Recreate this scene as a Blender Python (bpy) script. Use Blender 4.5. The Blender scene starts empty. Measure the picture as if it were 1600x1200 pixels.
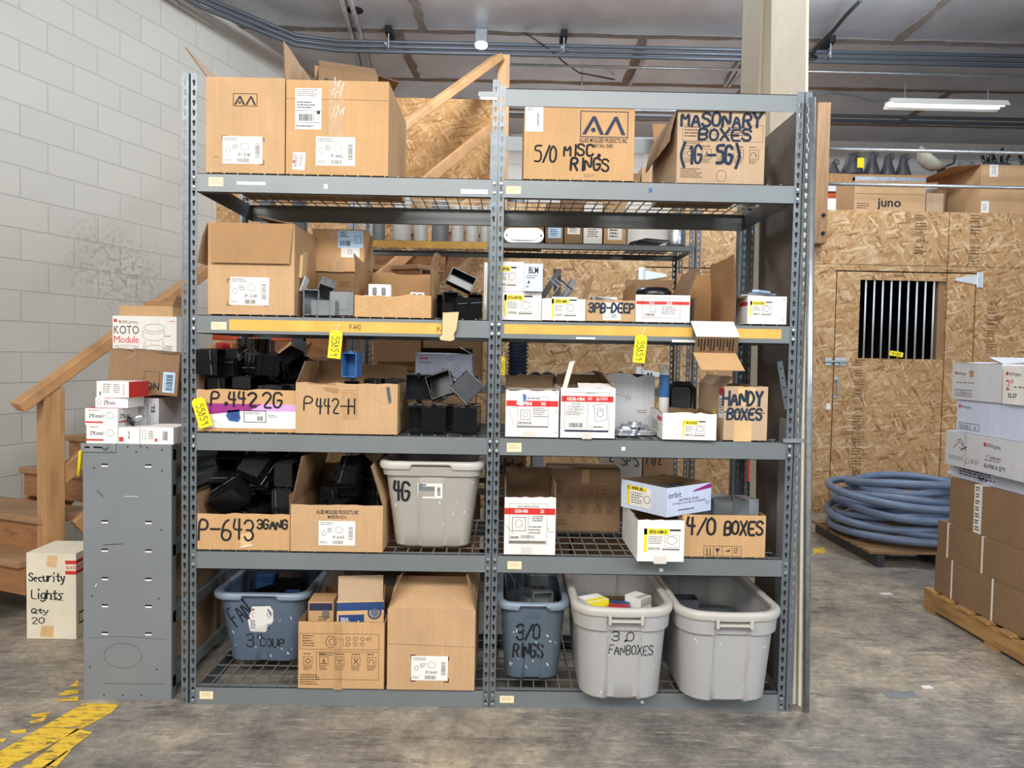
import bpy, bmesh, math, random
from mathutils import Vector, Matrix, Quaternion, Euler
PI = math.pi
R = math.radians
scene = bpy.context.scene
col = scene.collection
rnd = random.Random(7)

# ------------------------------------------------------------------ camera
YAW, PIT, ROLL, CAMH, FPX = 0.0111, -0.0374, 0.0180, 1.3933, 1150.0
_f = Vector((math.sin(YAW) * math.cos(PIT), math.cos(YAW) * math.cos(PIT), math.sin(PIT)))
_r0 = Vector((math.cos(YAW), -math.sin(YAW), 0))
_u0 = _r0.cross(_f)
_r = _r0 * math.cos(ROLL) + _u0 * math.sin(ROLL)
_u = -_r0 * math.sin(ROLL) + _u0 * math.cos(ROLL)
CAM = Vector((0, 0, CAMH))
cam_data = bpy.data.cameras.new('camera')
cam = bpy.data.objects.new('camera', cam_data)
col.objects.link(cam)
cam.matrix_world = Matrix(((_r.x, _u.x, -_f.x, CAM.x), (_r.y, _u.y, -_f.y, CAM.y), (_r.z, _u.z, -_f.z, CAM.z), (0, 0, 0, 1)))
cam_data.sensor_fit = 'HORIZONTAL'
cam_data.sensor_width = 36.0
cam_data.lens = FPX / 1600.0 * 36.0
cam_data.clip_start = 0.05
cam_data.clip_end = 200
scene.camera = cam


def at(px, py, Y):
    d = _f * FPX + _r * (px - 800.0) - _u * (py - 600.0)
    t = Y / d.y
    return CAM + d * t


def atz(px, py, z):
    d = _f * FPX + _r * (px - 800.0) - _u * (py - 600.0)
    t = (z - CAM.z) / d.z
    return CAM + d * t


# ------------------------------------------------------------------ light and exposure
scene.view_settings.view_transform = 'Standard'
scene.view_settings.look = 'None'
scene.view_settings.gamma = 1.0
scene.view_settings.use_curve_mapping = False
scene.view_settings.exposure = 0.0
world = bpy.data.worlds.new('sky')
scene.world = world
world.use_nodes = True
_bg = world.node_tree.nodes['Background']
_bg.inputs['Color'].default_value = (0.80, 0.90, 1.0, 1)
_bg.inputs['Strength'].default_value = 0.16


def area(name, loc, target, sx, sy, power, color):
    l = bpy.data.lights.new(name, 'AREA')
    l.shape = 'RECTANGLE'
    l.size = sx
    l.size_y = sy
    l.energy = power
    l.color = color
    o = bpy.data.objects.new(name, l)
    col.objects.link(o)
    o.location = loc
    o.rotation_euler = (Vector(target) - Vector(loc)).to_track_quat('-Z', 'Y').to_euler()
    return o


# daylight: roll-up doors behind the photographer (cool on the right) and skylights in the roof
area('skylight', (-0.6, -1.2, 4.36), (-0.3, 1.8, 0.6), 6.0, 1.8, 620, (1.0, 0.985, 0.955))
area('door_daylight', (-2.6, -4.6, 3.4), (-0.8, 3.2, 1.6), 4.2, 1.6, 120, (1.0, 0.96, 0.90))
area('side_door_daylight', (5.4, -1.8, 3.3), (0.8, 3.2, 1.2), 3.4, 1.6, 200, (0.76, 0.87, 1.0))
area('mezzanine_skylight', (1.2, 8.6, 4.3), (1.2, 8.4, 0), 4.0, 1.2, 60, (0.95, 0.97, 1.0))

# ------------------------------------------------------------------ materials
M = {}


def lin(c):
    return tuple((x / 255.0 / 12.92) if x / 255.0 <= 0.04045 else ((x / 255.0 + 0.055) / 1.055) ** 2.4 for x in c) + (1,)


class NT:
    def __init__(s, name):
        s.m = bpy.data.materials.new(name)
        s.m.use_nodes = True
        s.t = s.m.node_tree
        s.b = s.t.nodes['Principled BSDF']

    def n(s, typ, **kw):
        nd = s.t.nodes.new(typ)
        for k, v in kw.items():
            if k.startswith('i_'):
                nd.inputs[int(k[2:]) if k[2:].isdigit() else k[2:].replace('_', ' ')].default_value = v
            else:
                setattr(nd, k, v)
        return nd

    def l(s, a, b):
        s.t.links.new(a, b)

    def coord(s, scale=(1, 1, 1), rot=(0, 0, 0), src='Object'):
        tc = s.n('ShaderNodeTexCoord')
        mp = s.n('ShaderNodeMapping')
        mp.inputs['Scale'].default_value = scale
        mp.inputs['Rotation'].default_value = rot
        s.l(tc.outputs[src], mp.inputs['Vector'])
        return mp.outputs['Vector']

    def noise(s, vec, scale, detail=3, rough=0.55):
        nd = s.n('ShaderNodeTexNoise')
        nd.inputs['Scale'].default_value = scale
        nd.inputs['Detail'].default_value = detail
        nd.inputs['Roughness'].default_value = rough
        s.l(vec, nd.inputs['Vector'])
        return nd.outputs['Fac']

    def ramp(s, fac, stops, interp='LINEAR'):
        nd = s.n('ShaderNodeValToRGB')
        cr = nd.color_ramp
        cr.interpolation = interp
        while len(cr.elements) < len(stops):
            cr.elements.new(0.5)
        for e, (p, c) in zip(cr.elements, stops):
            e.position = p
            e.color = c if len(c) == 4 else tuple(c) + (1,)
        s.l(fac, nd.inputs['Fac'])
        return nd.outputs['Color']

    def mix(s, fac, a, b, mode='MIX'):
        nd = s.n('ShaderNodeMix', data_type='RGBA', blend_type=mode)
        for sock, v in ((nd.inputs[0], fac), (nd.inputs[6], a), (nd.inputs[7], b)):
            if hasattr(v, 'is_linked') or hasattr(v, 'links'):
                s.l(v, sock)
            else:
                sock.default_value = v
        return nd.outputs[2]

    def bump(s, h, strength=0.2, dist=0.01):
        nd = s.n('ShaderNodeBump')
        nd.inputs['Strength'].default_value = strength
        nd.inputs['Distance'].default_value = dist
        s.l(h, nd.inputs['Height'])
        s.l(nd.outputs['Normal'], s.b.inputs['Normal'])


def mat(key, rgb, rough=0.6, metal=0.0, var=0.12, scale=9, spec=None, bump=0.0):
    t = NT(key)
    c = lin(rgb)
    v = t.coord()
    f = t.noise(v, scale, 4)
    lo = tuple(x * (1 - var) for x in c[:3])
    hi = tuple(min(1, x * (1 + var)) for x in c[:3])
    t.l(t.ramp(f, [(0.3, lo), (0.7, hi)]), t.b.inputs['Base Color'])
    t.b.inputs['Roughness'].default_value = rough
    t.b.inputs['Metallic'].default_value = metal
    if spec is not None:
        t.b.inputs['Specular IOR Level'].default_value = spec
    if bump:
        t.bump(t.noise(v, scale * 6, 2), bump, 0.004)
    M[key] = t.m
    return t


def card(key, rgb, var=0.1):
    """corrugated board: faint vertical fluting, soft blotches, creases"""
    t = NT(key)
    c = lin(rgb)
    v = t.coord()
    f = t.noise(v, 5, 5)
    base = t.ramp(f, [(0.25, tuple(x * (1 - var) for x in c[:3])), (0.75, tuple(x * (1 + var) for x in c[:3]))])
    v2 = t.coord((90, 90, 4))
    g = t.noise(v2, 1.0, 2)
    tone = t.ramp(g, [(0.35, (0.96, 0.96, 0.96)), (0.65, (1.02, 1.02, 1.02))])
    t.l(t.mix(1.0, base, tone, 'MULTIPLY'), t.b.inputs['Base Color'])
    t.b.inputs['Roughness'].default_value = 0.8
    t.b.inputs['Specular IOR Level'].default_value = 0.25
    t.bump(t.noise(v, 7, 3), 0.25, 0.02)
    M[key] = t.m


card('card', (193, 156, 116))
card('card_gold', (197, 156, 110))
card('card_pale', (188, 160, 130))
card('card_dark', (146, 114, 82))
card('card_in', (168, 130, 90))
card('card_brown', (140, 112, 84))
card('card_white', (232, 228, 222), 0.05)
card('card_grey', (206, 206, 210), 0.05)
card('card_blue', (205, 212, 232), 0.04)
mat('corr_edge', (112, 92, 74), 0.9, var=0.35, scale=60)
mat('paper', (236, 232, 224), 0.6, var=0.03)
mat('paper_cream', (240, 222, 178), 0.6, var=0.05)
mat('paper_blue', (186, 216, 244), 0.6, var=0.03)
mat('ink', (34, 34, 38), 0.7, var=0.1)
mat('ink_soft', (120, 112, 104), 0.7, var=0.1)
mat('ink_brown', (92, 66, 42), 0.7, var=0.1)
mat('ink_navy', (36, 44, 72), 0.7, var=0.1)
mat('marker', (18, 20, 25), 0.8, var=0.2)
mat('marker_blue', (22, 40, 62), 0.8, var=0.35, scale=30)
mat('red', (206, 44, 40), 0.5, var=0.06)
mat('magenta', (150, 36, 122), 0.5, var=0.12)
mat('lilac', (206, 158, 210), 0.5, var=0.08)
mat('blue', (38, 92, 160), 0.5, var=0.1)
mat('navy', (40, 70, 120), 0.5, var=0.1)
mat('yellow', (246, 222, 20), 0.5, var=0.05)
mat('label_yellow', (240, 218, 40), 0.5, var=0.05)
mat('tape_yellow', (222, 172, 78), 0.55, var=0.12, scale=14)
mat('tape_clear', (182, 142, 98), 0.45, var=0.15, scale=40)
mat('tape_beige', (216, 208, 196), 0.4, var=0.05)
mat('board_taupe', (104, 93, 82), 0.75, var=0.12)
mat('sheet_grey', (150, 150, 150), 0.5, var=0.06)
mat('tape_tan', (216, 178, 128), 0.5, var=0.1)
mat('steel_grey', (122, 127, 128), 0.42, 0.25, var=0.07, scale=3)
mat('steel_grey_dark', (84, 90, 98), 0.42, 0.25, var=0.08, scale=3)
mat('steel_post', (112, 119, 124), 0.38, 0.45, var=0.18, scale=30)
mat('panel_grey', (124, 128, 130), 0.45, 0.1, var=0.06, scale=3)
mat('galvanized', (186, 192, 196), 0.32, 0.8, var=0.18, scale=25)
mat('wire', (152, 150, 144), 0.4, 0.5, var=0.1)
mat('black_plastic', (17, 18, 20), 0.3, var=0.3, scale=20)
mat('black_gloss', (13, 14, 16), 0.2, var=0.3, scale=20)
mat('dark_grey', (58, 60, 64), 0.5, var=0.2)
mat('grey_plastic', (120, 124, 126), 0.45, var=0.1)
mat('pale_plastic', (202, 202, 198), 0.4, var=0.06)
mat('white_plastic', (236, 234, 228), 0.4, var=0.03)
mat('cream_plastic', (226, 212, 170), 0.45, var=0.06)
mat('blue_plastic', (60, 112, 170), 0.4, var=0.1)
mat('blue_hose', (30, 44, 70), 0.3, var=0.2)
mat('tote_grey', (168, 162, 152), 0.42, var=0.06, scale=4)
mat('tote_lilac', (172, 170, 168), 0.42, var=0.05, scale=4)
mat('tote_blue', (92, 106, 124), 0.40, var=0.08, scale=5)
mat('tote_slate', (88, 102, 114), 0.40, var=0.08, scale=5)
mat('rim_pale', (188, 183, 174), 0.4, var=0.04)
mat('rim_blue', (132, 146, 160), 0.35, var=0.08)
mat('bowl', (176, 172, 156), 0.4, var=0.12)
mat('orange_steel', (206, 84, 40), 0.45, 0.1, var=0.12)
mat('timber_orange', (214, 124, 62), 0.6, var=0.15)
mat('conduit_blue', (108, 122, 146), 0.4, var=0.12, scale=14)
mat('black_cable', (30, 31, 33), 0.5, var=0.2)
mat('hinge_white', (216, 220, 222), 0.4, 0.3, var=0.04)
mat('black_and_shade', (16, 16, 18), 0.9, var=0.2)  # black parts, also the shade of slots, holes and gaps put in as colour
mat('cream_board', (226, 216, 194), 0.55, var=0.08, scale=6)
mat('steel_column', (152, 138, 114), 0.6, var=0.1, scale=3)
mat('tear_brown', (132, 124, 118), 0.8, var=0.25, scale=12)
mat('scuff_white', (226, 226, 222), 0.5, var=0.05)
mat('foam_white', (238, 240, 242), 0.6, var=0.03)
mat('ink_rust', (140, 84, 62), 0.7, var=0.15)
mat('rust_pale', (206, 176, 150), 0.6, var=0.1)


def wood(key, rgb, scale=(3, 3, 26), dark=0.62):
    t = NT(key)
    c = lin(rgb)
    v = t.coord(scale)
    f = t.noise(v, 2.2, 6, 0.65)
    t.l(t.ramp(f, [(0.28, tuple(x * dark for x in c[:3])), (0.5, c), (0.75, tuple(min(1, x * 1.18) for x in c[:3]))]), t.b.inputs['Base Color'])
    t.b.inputs['Roughness'].default_value = 0.6
    M[key] = t.m


wood('timber', (182, 138, 92), (14, 14, 1.6))
wood('timber_dark', (142, 106, 70), (14, 14, 1.6))
wood('timber_flat', (168, 124, 84), (1.8, 14, 14))
wood('timber_rail', (184, 138, 92), (3, 3, 3))
wood('tread', (150, 116, 84), (1.6, 12, 12))
wood('riser', (152, 106, 68), (1.8, 10, 14), 0.55)
wood('pallet', (178, 136, 84), (12, 1.6, 12), 0.5)


def osb(key, tint=(1, 1, 1)):
    t = NT(key)
    tc = t.n('ShaderNodeTexCoord')
    sep = t.n('ShaderNodeSeparateXYZ')
    t.l(tc.outputs['Object'], sep.inputs[0])
    comb = t.n('ShaderNodeCombineXYZ')
    t.l(sep.outputs[0], comb.inputs[0])
    t.l(sep.outputs[2], comb.inputs[1])
    warp = t.n('ShaderNodeTexNoise', i_Scale=7.0)
    t.l(comb.outputs[0], warp.inputs['Vector'])
    add = t.n('ShaderNodeVectorMath', operation='MULTIPLY_ADD')
    add.inputs[1].default_value = (0.06, 0.06, 0)
    t.l(warp.outputs['Color'], add.inputs[0])
    t.l(comb.outputs[0], add.inputs[2])

    def layer(angle, sx, sy, seed):
        mp = t.n('ShaderNodeMapping')
        mp.inputs['Rotation'].default_value = (0, 0, angle)
        mp.inputs['Location'].default_value = (seed, seed * 1.7, 0)
        t.l(add.outputs[0], mp.inputs['Vector'])
        m2 = t.n('ShaderNodeMapping')
        m2.inputs['Scale'].default_value = (sx, sy, 1)
        t.l(mp.outputs['Vector'], m2.inputs['Vector'])
        vo = t.n('ShaderNodeTexVoronoi', voronoi_dimensions='2D')
        vo.inputs['Scale'].default_value = 1.0
        t.l(m2.outputs['Vector'], vo.inputs['Vector'])
        s2 = t.n('ShaderNodeSeparateColor')
        t.l(vo.outputs['Color'], s2.inputs[0])
        return s2.outputs[0], s2.outputs[1]
    ls = [layer(0.7, 8, 46, 0), layer(-0.85, 9, 50, 3.1), layer(1.35, 8, 52, 7.7), layer(2.3, 10, 58, 5.3), layer(1.0, 9, 54, 9.9), layer(-0.2, 10, 60, 2.2)]

    def sw(f, x, y, th):
        gt = t.n('ShaderNodeMath', operation='GREATER_THAN')
        gt.inputs[1].default_value = th
        t.l(f, gt.inputs[0])
        mx = t.n('ShaderNodeMix')
        t.l(gt.outputs[0], mx.inputs[0])
        t.l(x, mx.inputs[2])
        t.l(y, mx.inputs[3])
        return mx.outputs[0]
    v = ls[0][0]
    for q in ls[1:]:
        v = sw(q[1], v, q[0], 0.70)
    k = lambda r, g, bl: tuple(x * y for x, y in zip(lin((r, g, bl))[:3], tint))
    colr = t.ramp(v, [(0.0, k(150, 108, 66)), (0.10, k(182, 138, 90)), (0.4, k(196, 154, 106)), (0.7, k(206, 168, 122)), (0.9, k(218, 184, 142)), (1.0, k(228, 200, 162))])
    big = t.noise(comb.outputs[0], 1.1, 3)
    tone = t.ramp(big, [(0.3, (0.86, 0.85, 0.84)), (0.7, (1.06, 1.06, 1.07))])
    fib = t.n('ShaderNodeTexNoise', i_Scale=60.0, i_Detail=3.0)
    t.l(comb.outputs[0], fib.inputs['Vector'])
    speck = t.ramp(fib.outputs['Fac'], [(0.30, (0.70, 0.68, 0.66)), (0.42, (1, 1, 1))])
    t.l(t.mix(1.0, t.mix(1.0, colr, tone, 'MULTIPLY'), speck, 'MULTIPLY'), t.b.inputs['Base Color'])
    t.b.inputs['Roughness'].default_value = 0.65
    t.b.inputs['Specular IOR Level'].default_value = 0.3
    t.bump(v, 0.15, 0.003)
    M[key] = t.m


osb('osb', (0.86, 0.85, 0.84))
osb('osb_warm', (0.82, 0.72, 0.55))


def block_wall(key, rgb, stain=None):
    t = NT(key)
    tc = t.n('ShaderNodeTexCoord')
    sep = t.n('ShaderNodeSeparateXYZ')
    t.l(tc.outputs['Object'], sep.inputs[0])
    comb = t.n('ShaderNodeCombineXYZ')
    t.l(sep.outputs[0], comb.inputs[0])
    ph = t.n('ShaderNodeMath', operation='ADD')
    ph.inputs[1].default_value = 0.06
    t.l(sep.outputs[2], ph.inputs[0])
    t.l(ph.outputs[0], comb.inputs[1])
    br = t.n('ShaderNodeTexBrick')
    br.offset = 0.5
    br.inputs['Scale'].default_value = 1.0
    br.inputs['Brick Width'].default_value = 0.406
    br.inputs['Row Height'].default_value = 0.203
    br.inputs['Mortar Size'].default_value = 0.0055
    br.inputs['Mortar Smooth'].default_value = 0.4
    t.l(comb.outputs[0], br.inputs['Vector'])
    c = lin(rgb)
    br.inputs['Color1'].default_value = c
    br.inputs['Color2'].default_value = tuple(x * 0.95 for x in c[:3]) + (1,)
    br.inputs['Mortar'].default_value = tuple(x * 0.82 for x in c[:3]) + (1,)
    n1 = t.noise(comb.outputs[0], 1.3, 4)
    n2 = t.noise(comb.outputs[0], 26, 5, 0.7)
    mask = t.n('ShaderNodeMath', operation='MULTIPLY')
    area_ = t.ramp(n1, [(0.52, (0, 0, 0)), (0.68, (1, 1, 1))])
    if stain:
        ds = t.n('ShaderNodeVectorMath', operation='DISTANCE')
        ds.inputs[1].default_value = (stain[0], stain[1], 0)
        t.l(comb.outputs[0], ds.inputs[0])
        jd = t.n('ShaderNodeMath', operation='MULTIPLY_ADD')
        jd.inputs[1].default_value = 0.9
        t.l(n1, jd.inputs[0])
        t.l(ds.outputs['Value'], jd.inputs[2])
        area_ = t.ramp(jd.outputs[0], [(0.55, (1, 1, 1)), (1.15, (0, 0, 0))])
    t.l(area_, mask.inputs[0])
    t.l(t.ramp(n2, [(0.50, (0, 0, 0)), (0.60, (1, 1, 1))]), mask.inputs[1])
    scal = t.n('ShaderNodeMath', operation='MULTIPLY')
    scal.inputs[1].default_value = 0.55
    t.l(mask.outputs[0], scal.inputs[0])
    t.l(t.mix(scal.outputs[0], br.outputs['Color'], lin((112, 104, 98))), t.b.inputs['Base Color'])
    t.b.inputs['Roughness'].default_value = 0.55
    h = t.n('ShaderNodeMath', operation='MULTIPLY_ADD')
    h.inputs[1].default_value = -1.0
    t.l(br.outputs['Fac'], h.inputs[0])
    h2 = t.n('ShaderNodeMath', operation='MULTIPLY')
    h2.inputs[1].default_value = -0.5
    t.l(mask.outputs[0], h2.inputs[0])
    t.l(h2.outputs[0], h.inputs[2])
    t.bump(h.outputs[0], 0.5, 0.012)
    M[key] = t.m


block_wall('block', (200, 197, 188), (1.05, 2.05))
block_wall('block_far', (214, 214, 210))


def concrete():
    t = NT('concrete')
    v = t.coord()
    a = t.noise(v, 0.7, 6, 0.62)
    b = t.noise(v, 5.5, 9, 0.75)
    c1 = t.ramp(a, [(0.3, lin((108, 104, 101))), (0.48, lin((134, 127, 118))), (0.58, lin((158, 146, 129))), (0.74, lin((174, 162, 143)))])
    e = t.noise(v, 30, 6, 0.8)
    c2 = t.ramp(b, [(0.38, (0.62, 0.61, 0.60)), (0.48, (0.92, 0.92, 0.92)), (0.55, (1.08, 1.07, 1.05)), (0.64, (1.42, 1.38, 1.30))])
    c3 = t.ramp(e, [(0.36, (0.74, 0.74, 0.74)), (0.5, (1.0, 1.0, 1.0)), (0.62, (1.2, 1.19, 1.17))])
    base = t.mix(1.0, t.mix(1.0, c1, c2, 'MULTIPLY'), c3, 'MULTIPLY')
    for rot, sc, lo, amt in ((0.5, (1.4, 14, 1), 0.56, 0.5), (-0.35, (1.2, 16, 1), 0.58, 0.45), (1.2, (1.6, 18, 1), 0.59, 0.4)):
        d = t.noise(t.coord(sc, (0, 0, rot)), 3.2, 9, 0.8)
        base = t.mix(t.ramp(d, [(lo, (0, 0, 0)), (lo + 0.05, (amt, amt, amt))]), base, lin((196, 190, 180)))
    d = t.noise(t.coord((1.2, 4, 1), (0, 0, 0.2)), 2.2, 8, 0.75)
    base = t.mix(t.ramp(d, [(0.54, (0, 0, 0)), (0.62, (0.55, 0.55, 0.55))]), base, lin((72, 68, 66)))
    t.l(base, t.b.inputs['Base Color'])
    t.l(t.ramp(b, [(0.3, (0.42, 0.42, 0.42)), (0.7, (0.66, 0.66, 0.66))]), t.b.inputs['Roughness'])
    t.bump(b, 0.2, 0.004)
    M['concrete'] = t.m


concrete()


def worn_paint():
    t = NT('worn_yellow_paint')
    v = t.coord((6, 22, 1), (0, 0, 0.15))
    n = t.noise(v, 2.2, 8, 0.72)
    t.l(t.ramp(n, [(0.3, lin((206, 160, 40))), (0.7, lin((238, 202, 66)))]), t.b.inputs['Base Color'])
    t.l(t.ramp(n, [(0.40, (0, 0, 0)), (0.46, (1, 1, 1))]), t.b.inputs['Alpha'])
    t.b.inputs['Roughness'].default_value = 0.6
    M['worn_paint'] = t.m


worn_paint()


def foil():
    t = NT('foil_ceiling')
    v = t.coord()
    n = t.noise(v, 2.2, 5)
    n2 = t.noise(t.coord((3, 3, 3)), 6, 6, 0.75)
    c = t.ramp(n, [(0.3, lin((176, 180, 188))), (0.7, lin((200, 204, 212)))])
    spots = t.ramp(n2, [(0.73, (0, 0, 0)), (0.76, (0.8, 0.8, 0.8))])
    t.l(t.mix(spots, c, lin((70, 66, 62))), t.b.inputs['Base Color'])
    t.b.inputs['Metallic'].default_value = 0.45
    t.b.inputs['Roughness'].default_value = 0.36
    t.bump(t.noise(v, 1.2, 4), 0.3, 0.05)
    M['foil'] = t.m


foil()


def glow(key, rgb, strength):
    t = NT(key)
    t.b.inputs['Base Color'].default_value = lin(rgb)
    t.b.inputs['Emission Color'].default_value = lin(rgb)
    t.b.inputs['Emission Strength'].default_value = strength
    M[key] = t.m


glow('lamp_glow', (244, 248, 255), 1.4)
glow('sensor_glow', (220, 240, 240), 1.0)


# ------------------------------------------------------------------ mesh helpers
class MB:
    def __init__(s):
        s.v = []
        s.f = []
        s.m = []
        s.names = []

    def mi(s, mat):
        if mat not in s.names:
            s.names.append(mat)
        return s.names.index(mat)

    def add(s, vs, fs, mat):
        o = len(s.v)
        s.v += [tuple(p) for p in vs]
        i = s.mi(mat)
        for f in fs:
            s.f.append(tuple(o + k for k in f))
            s.m.append(i)

    def box(s, x0, y0, z0, x1, y1, z1, mat):
        s.hexa([(x0, y0, z0), (x1, y0, z0), (x1, y1, z0), (x0, y1, z0), (x0, y0, z1), (x1, y0, z1), (x1, y1, z1), (x0, y1, z1)], mat)

    def hexa(s, p, mat):
        s.add(p, [(0, 3, 2, 1), (4, 5, 6, 7), (0, 1, 5, 4), (1, 2, 6, 5), (2, 3, 7, 6), (3, 0, 4, 7)], mat)

    def slab(s, o, a, b, c, mat):
        """parallelepiped from corner o with edge vectors a, b, c"""
        o, a, b, c = Vector(o), Vector(a), Vector(b), Vector(c)
        if a.cross(b).dot(c) < 0:
            a, b = b, a
        s.hexa([o, o + a, o + a + b, o + b, o + c, o + a + c, o + a + b + c, o + b + c], mat)

    def tube(s, pts, r, mat, n=8, closed=False, caps=True):
        pts = [Vector(p) for p in pts]
        N = len(pts)
        rs = r if isinstance(r, (list, tuple)) else [r] * N
        vs = []
        prev = None
        for i, p in enumerate(pts):
            if closed:
                t = (pts[(i + 1) % N] - pts[i - 1]).normalized()
            else:
                t = (pts[min(i + 1, N - 1)] - pts[max(i - 1, 0)]).normalized()
            if prev is None:
                a = Vector((0, 0, 1)) if abs(t.z) < 0.9 else Vector((1, 0, 0))
            else:
                a = prev
            x = (a - t * a.dot(t)).normalized()
            prev = x
            y = t.cross(x)
            for k in range(n):
                g = 2 * PI * k / n
                vs.append(p + (x * math.cos(g) + y * math.sin(g)) * rs[i])
        fs = []
        for i in range(N if closed else N - 1):
            j = (i + 1) % N
            for k in range(n):
                fs.append((i * n + k, i * n + (k + 1) % n, j * n + (k + 1) % n, j * n + k))
        if caps and not closed:
            fs.append(tuple(range(n - 1, -1, -1)))
            fs.append(tuple((N - 1) * n + k for k in range(n)))
        s.add(vs, fs, mat)

    def lathe(s, prof, mat, n=20, c=(0, 0, 0), M4=None):
        vs = []
        for (r, z) in prof:
            for k in range(n):
                g = 2 * PI * k / n
                p = Vector((r * math.cos(g), r * math.sin(g), z))
                p = (M4 @ p) if M4 else p + Vector(c)
                vs.append(p)
        fs = []
        for i in range(len(prof) - 1):
            for k in range(n):
                fs.append((i * n + k, i * n + (k + 1) % n, (i + 1) * n + (k + 1) % n, (i + 1) * n + k))
        s.add(vs, fs, mat)

    def build(s, name, parent=None, smooth=False, bevel=0.0, loc=None, solid=0.0):
        me = bpy.data.meshes.new(name)
        me.from_pydata(s.v, [], s.f)
        for nm in s.names:
            me.materials.append(M[nm])
        me.polygons.foreach_set('material_index', s.m)
        if smooth:
            me.polygons.foreach_set('use_smooth', [True] * len(s.f))
        me.update()
        o = bpy.data.objects.new(name, me)
        col.objects.link(o)
        if parent:
            o.parent = parent
        if loc is not None:
            o.location = loc
        if solid:
            md = o.modifiers.new('thickness', 'SOLIDIFY')
            md.thickness = solid
            md.offset = -1
        if bevel:
            md = o.modifiers.new('bevel', 'BEVEL')
            md.width = bevel
            md.segments = 2
            md.limit_method = 'ANGLE'
            md.angle_limit = R(40)
        if smooth and len(s.f):
            md = o.modifiers.new('normals', 'WEIGHTED_NORMAL') if bevel else None
        return o


def tag(o, label, cat, group=None, kind=None):
    o['label'] = label
    o['category'] = cat
    if group:
        o['group'] = group
    if kind:
        o['kind'] = kind
    return o


def thing(name, label, cat, loc=(0, 0, 0), rz=0.0, group=None):
    o = bpy.data.objects.new(name, None)
    o.empty_display_size = 0.1
    col.objects.link(o)
    o.location = loc
    o.rotation_euler = (0, 0, rz)
    return tag(o, label, cat, group)


def struct(o):
    o['kind'] = 'structure'
    return o


def dup(root, loc=None, rot=None, label=None):
    r = root.copy()
    col.objects.link(r)
    if loc is not None:
        r.location = loc
    if rot is not None:
        if isinstance(rot, Quaternion):
            r.rotation_mode = 'QUATERNION'
            r.rotation_quaternion = rot
        else:
            r.rotation_euler = rot
    if label:
        r['label'] = label
    for ch in list(root.children):
        c = ch.copy()
        col.objects.link(c)
        c.parent = r
        for g in ch.children:
            d = g.copy()
            col.objects.link(d)
            d.parent = c
    return r


# ------------------------------------------------------------------ lettering
GL = {}


def load_glyphs():
    chars = 'ABCDEFGHIJKLMNOPQRSTUVWXYZabcdefghijklmnopqrstuvwxyz0123456789.,-"\'/&+()®'
    for bold in (0, 1):
        obs = []
        for c in chars:
            cu = bpy.data.curves.new('g', 'FONT')
            cu.body = c
            cu.size = 1.0
            cu.offset = 0.022 if bold else 0.0
            cu.resolution_u = 3
            o = bpy.data.objects.new('g', cu)
            col.objects.link(o)
            obs.append((c, o))
        bpy.context.view_layer.update()
        dg = bpy.context.evaluated_depsgraph_get()
        for c, o in obs:
            ev = o.evaluated_get(dg)
            me = ev.to_mesh()
            vs = [(v.co.x, v.co.y) for v in me.vertices]
            fs = [tuple(p.vertices) for p in me.polygons]
            ev.to_mesh_clear()
            GL[(c, bold)] = (vs, fs, min((v[0] for v in vs), default=0), max((v[0] for v in vs), default=0.3))
        for c, o in obs:
            cu = o.data
            bpy.data.objects.remove(o)
            bpy.data.curves.remove(cu)


load_glyphs()

# single stroke marker hand: x 0-4, y 0-6 (a = -1, b = -2)
SF = {'A': '00 26 40;12 32', 'B': '00 06 36 45 44 33 03;33 42 41 30 00', 'C': '45 36 16 05 01 10 30 41', 'D': '00 06 26 44 42 20 00',
      'E': '40 00 06 46;03 33', 'F': '00 06 46;03 33', 'G': '45 36 16 05 01 10 30 42 43 23', 'H': '00 06;40 46;03 43', 'I': '20 26',
      'J': '46 41 30 10 01', 'K': '00 06;46 02;13 40', 'L': '06 00 40', 'M': '00 06 22 46 40', 'N': '00 06 40 46', 'O': '26 05 01 20 41 45 26',
      'P': '00 06 36 45 44 33 03', 'Q': '26 05 01 20 41 45 26;22 50', 'R': '00 06 36 45 44 33 03;23 40', 'S': '45 36 16 05 04 33 42 41 30 10 01', 'T': '06 46;26 20',
      'U': '06 01 10 30 41 46', 'V': '06 20 46', 'W': '06 10 23 30 46', 'X': '00 46;06 40', 'Y': '06 23 46;23 20', 'Z': '06 46 00 40',
      '0': '26 05 01 20 41 45 26', '1': '15 26 20', '2': '05 16 36 45 44 00 40', '3': '05 16 36 45 44 33 13;33 42 41 30 10 01',
      '4': '16 03 43;36 30', '5': '46 06 04 34 43 41 30 00', '6': '36 15 02 01 10 30 41 42 33 13 02', '7': '06 46 10', '8': '24 15 26 35 24 02 10 30 42 24', '9': '44 24 15 36 45 40',
      '/': '00 46', '-': '03 43', '.': '20 21 31 30 20', '"': '16 14;36 34', '(': '37 14 12 3a', ')': '17 34 32 1a', "'": '26 24',
      'e': '02 42 33 13 02 10 30', 'c': '43 13 02 10 40', 'u': '04 01 10 30 41;44 40', 'r': '04 00;02 24 44', 'i': '14 10;16 17', 't': '26 21 30 41;04 44',
      'y': '04 11 21;44 2b 0b', 'g': '44 14 02 10 41;44 4a 2b 0a', 'h': '06 00;03 24 43 40', 's': '44 14 03 32 20 00', 'l': '16 10', 'd': '43 13 01 20 42;46 40', 'o': '24 02 20 42 24',
      'p': '04 0b;04 34 42 20 00', 'n': '04 00;03 24 43 40', 'a': '43 13 01 20 42;44 40', 'f': '46 26 20;04 44'}


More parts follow.
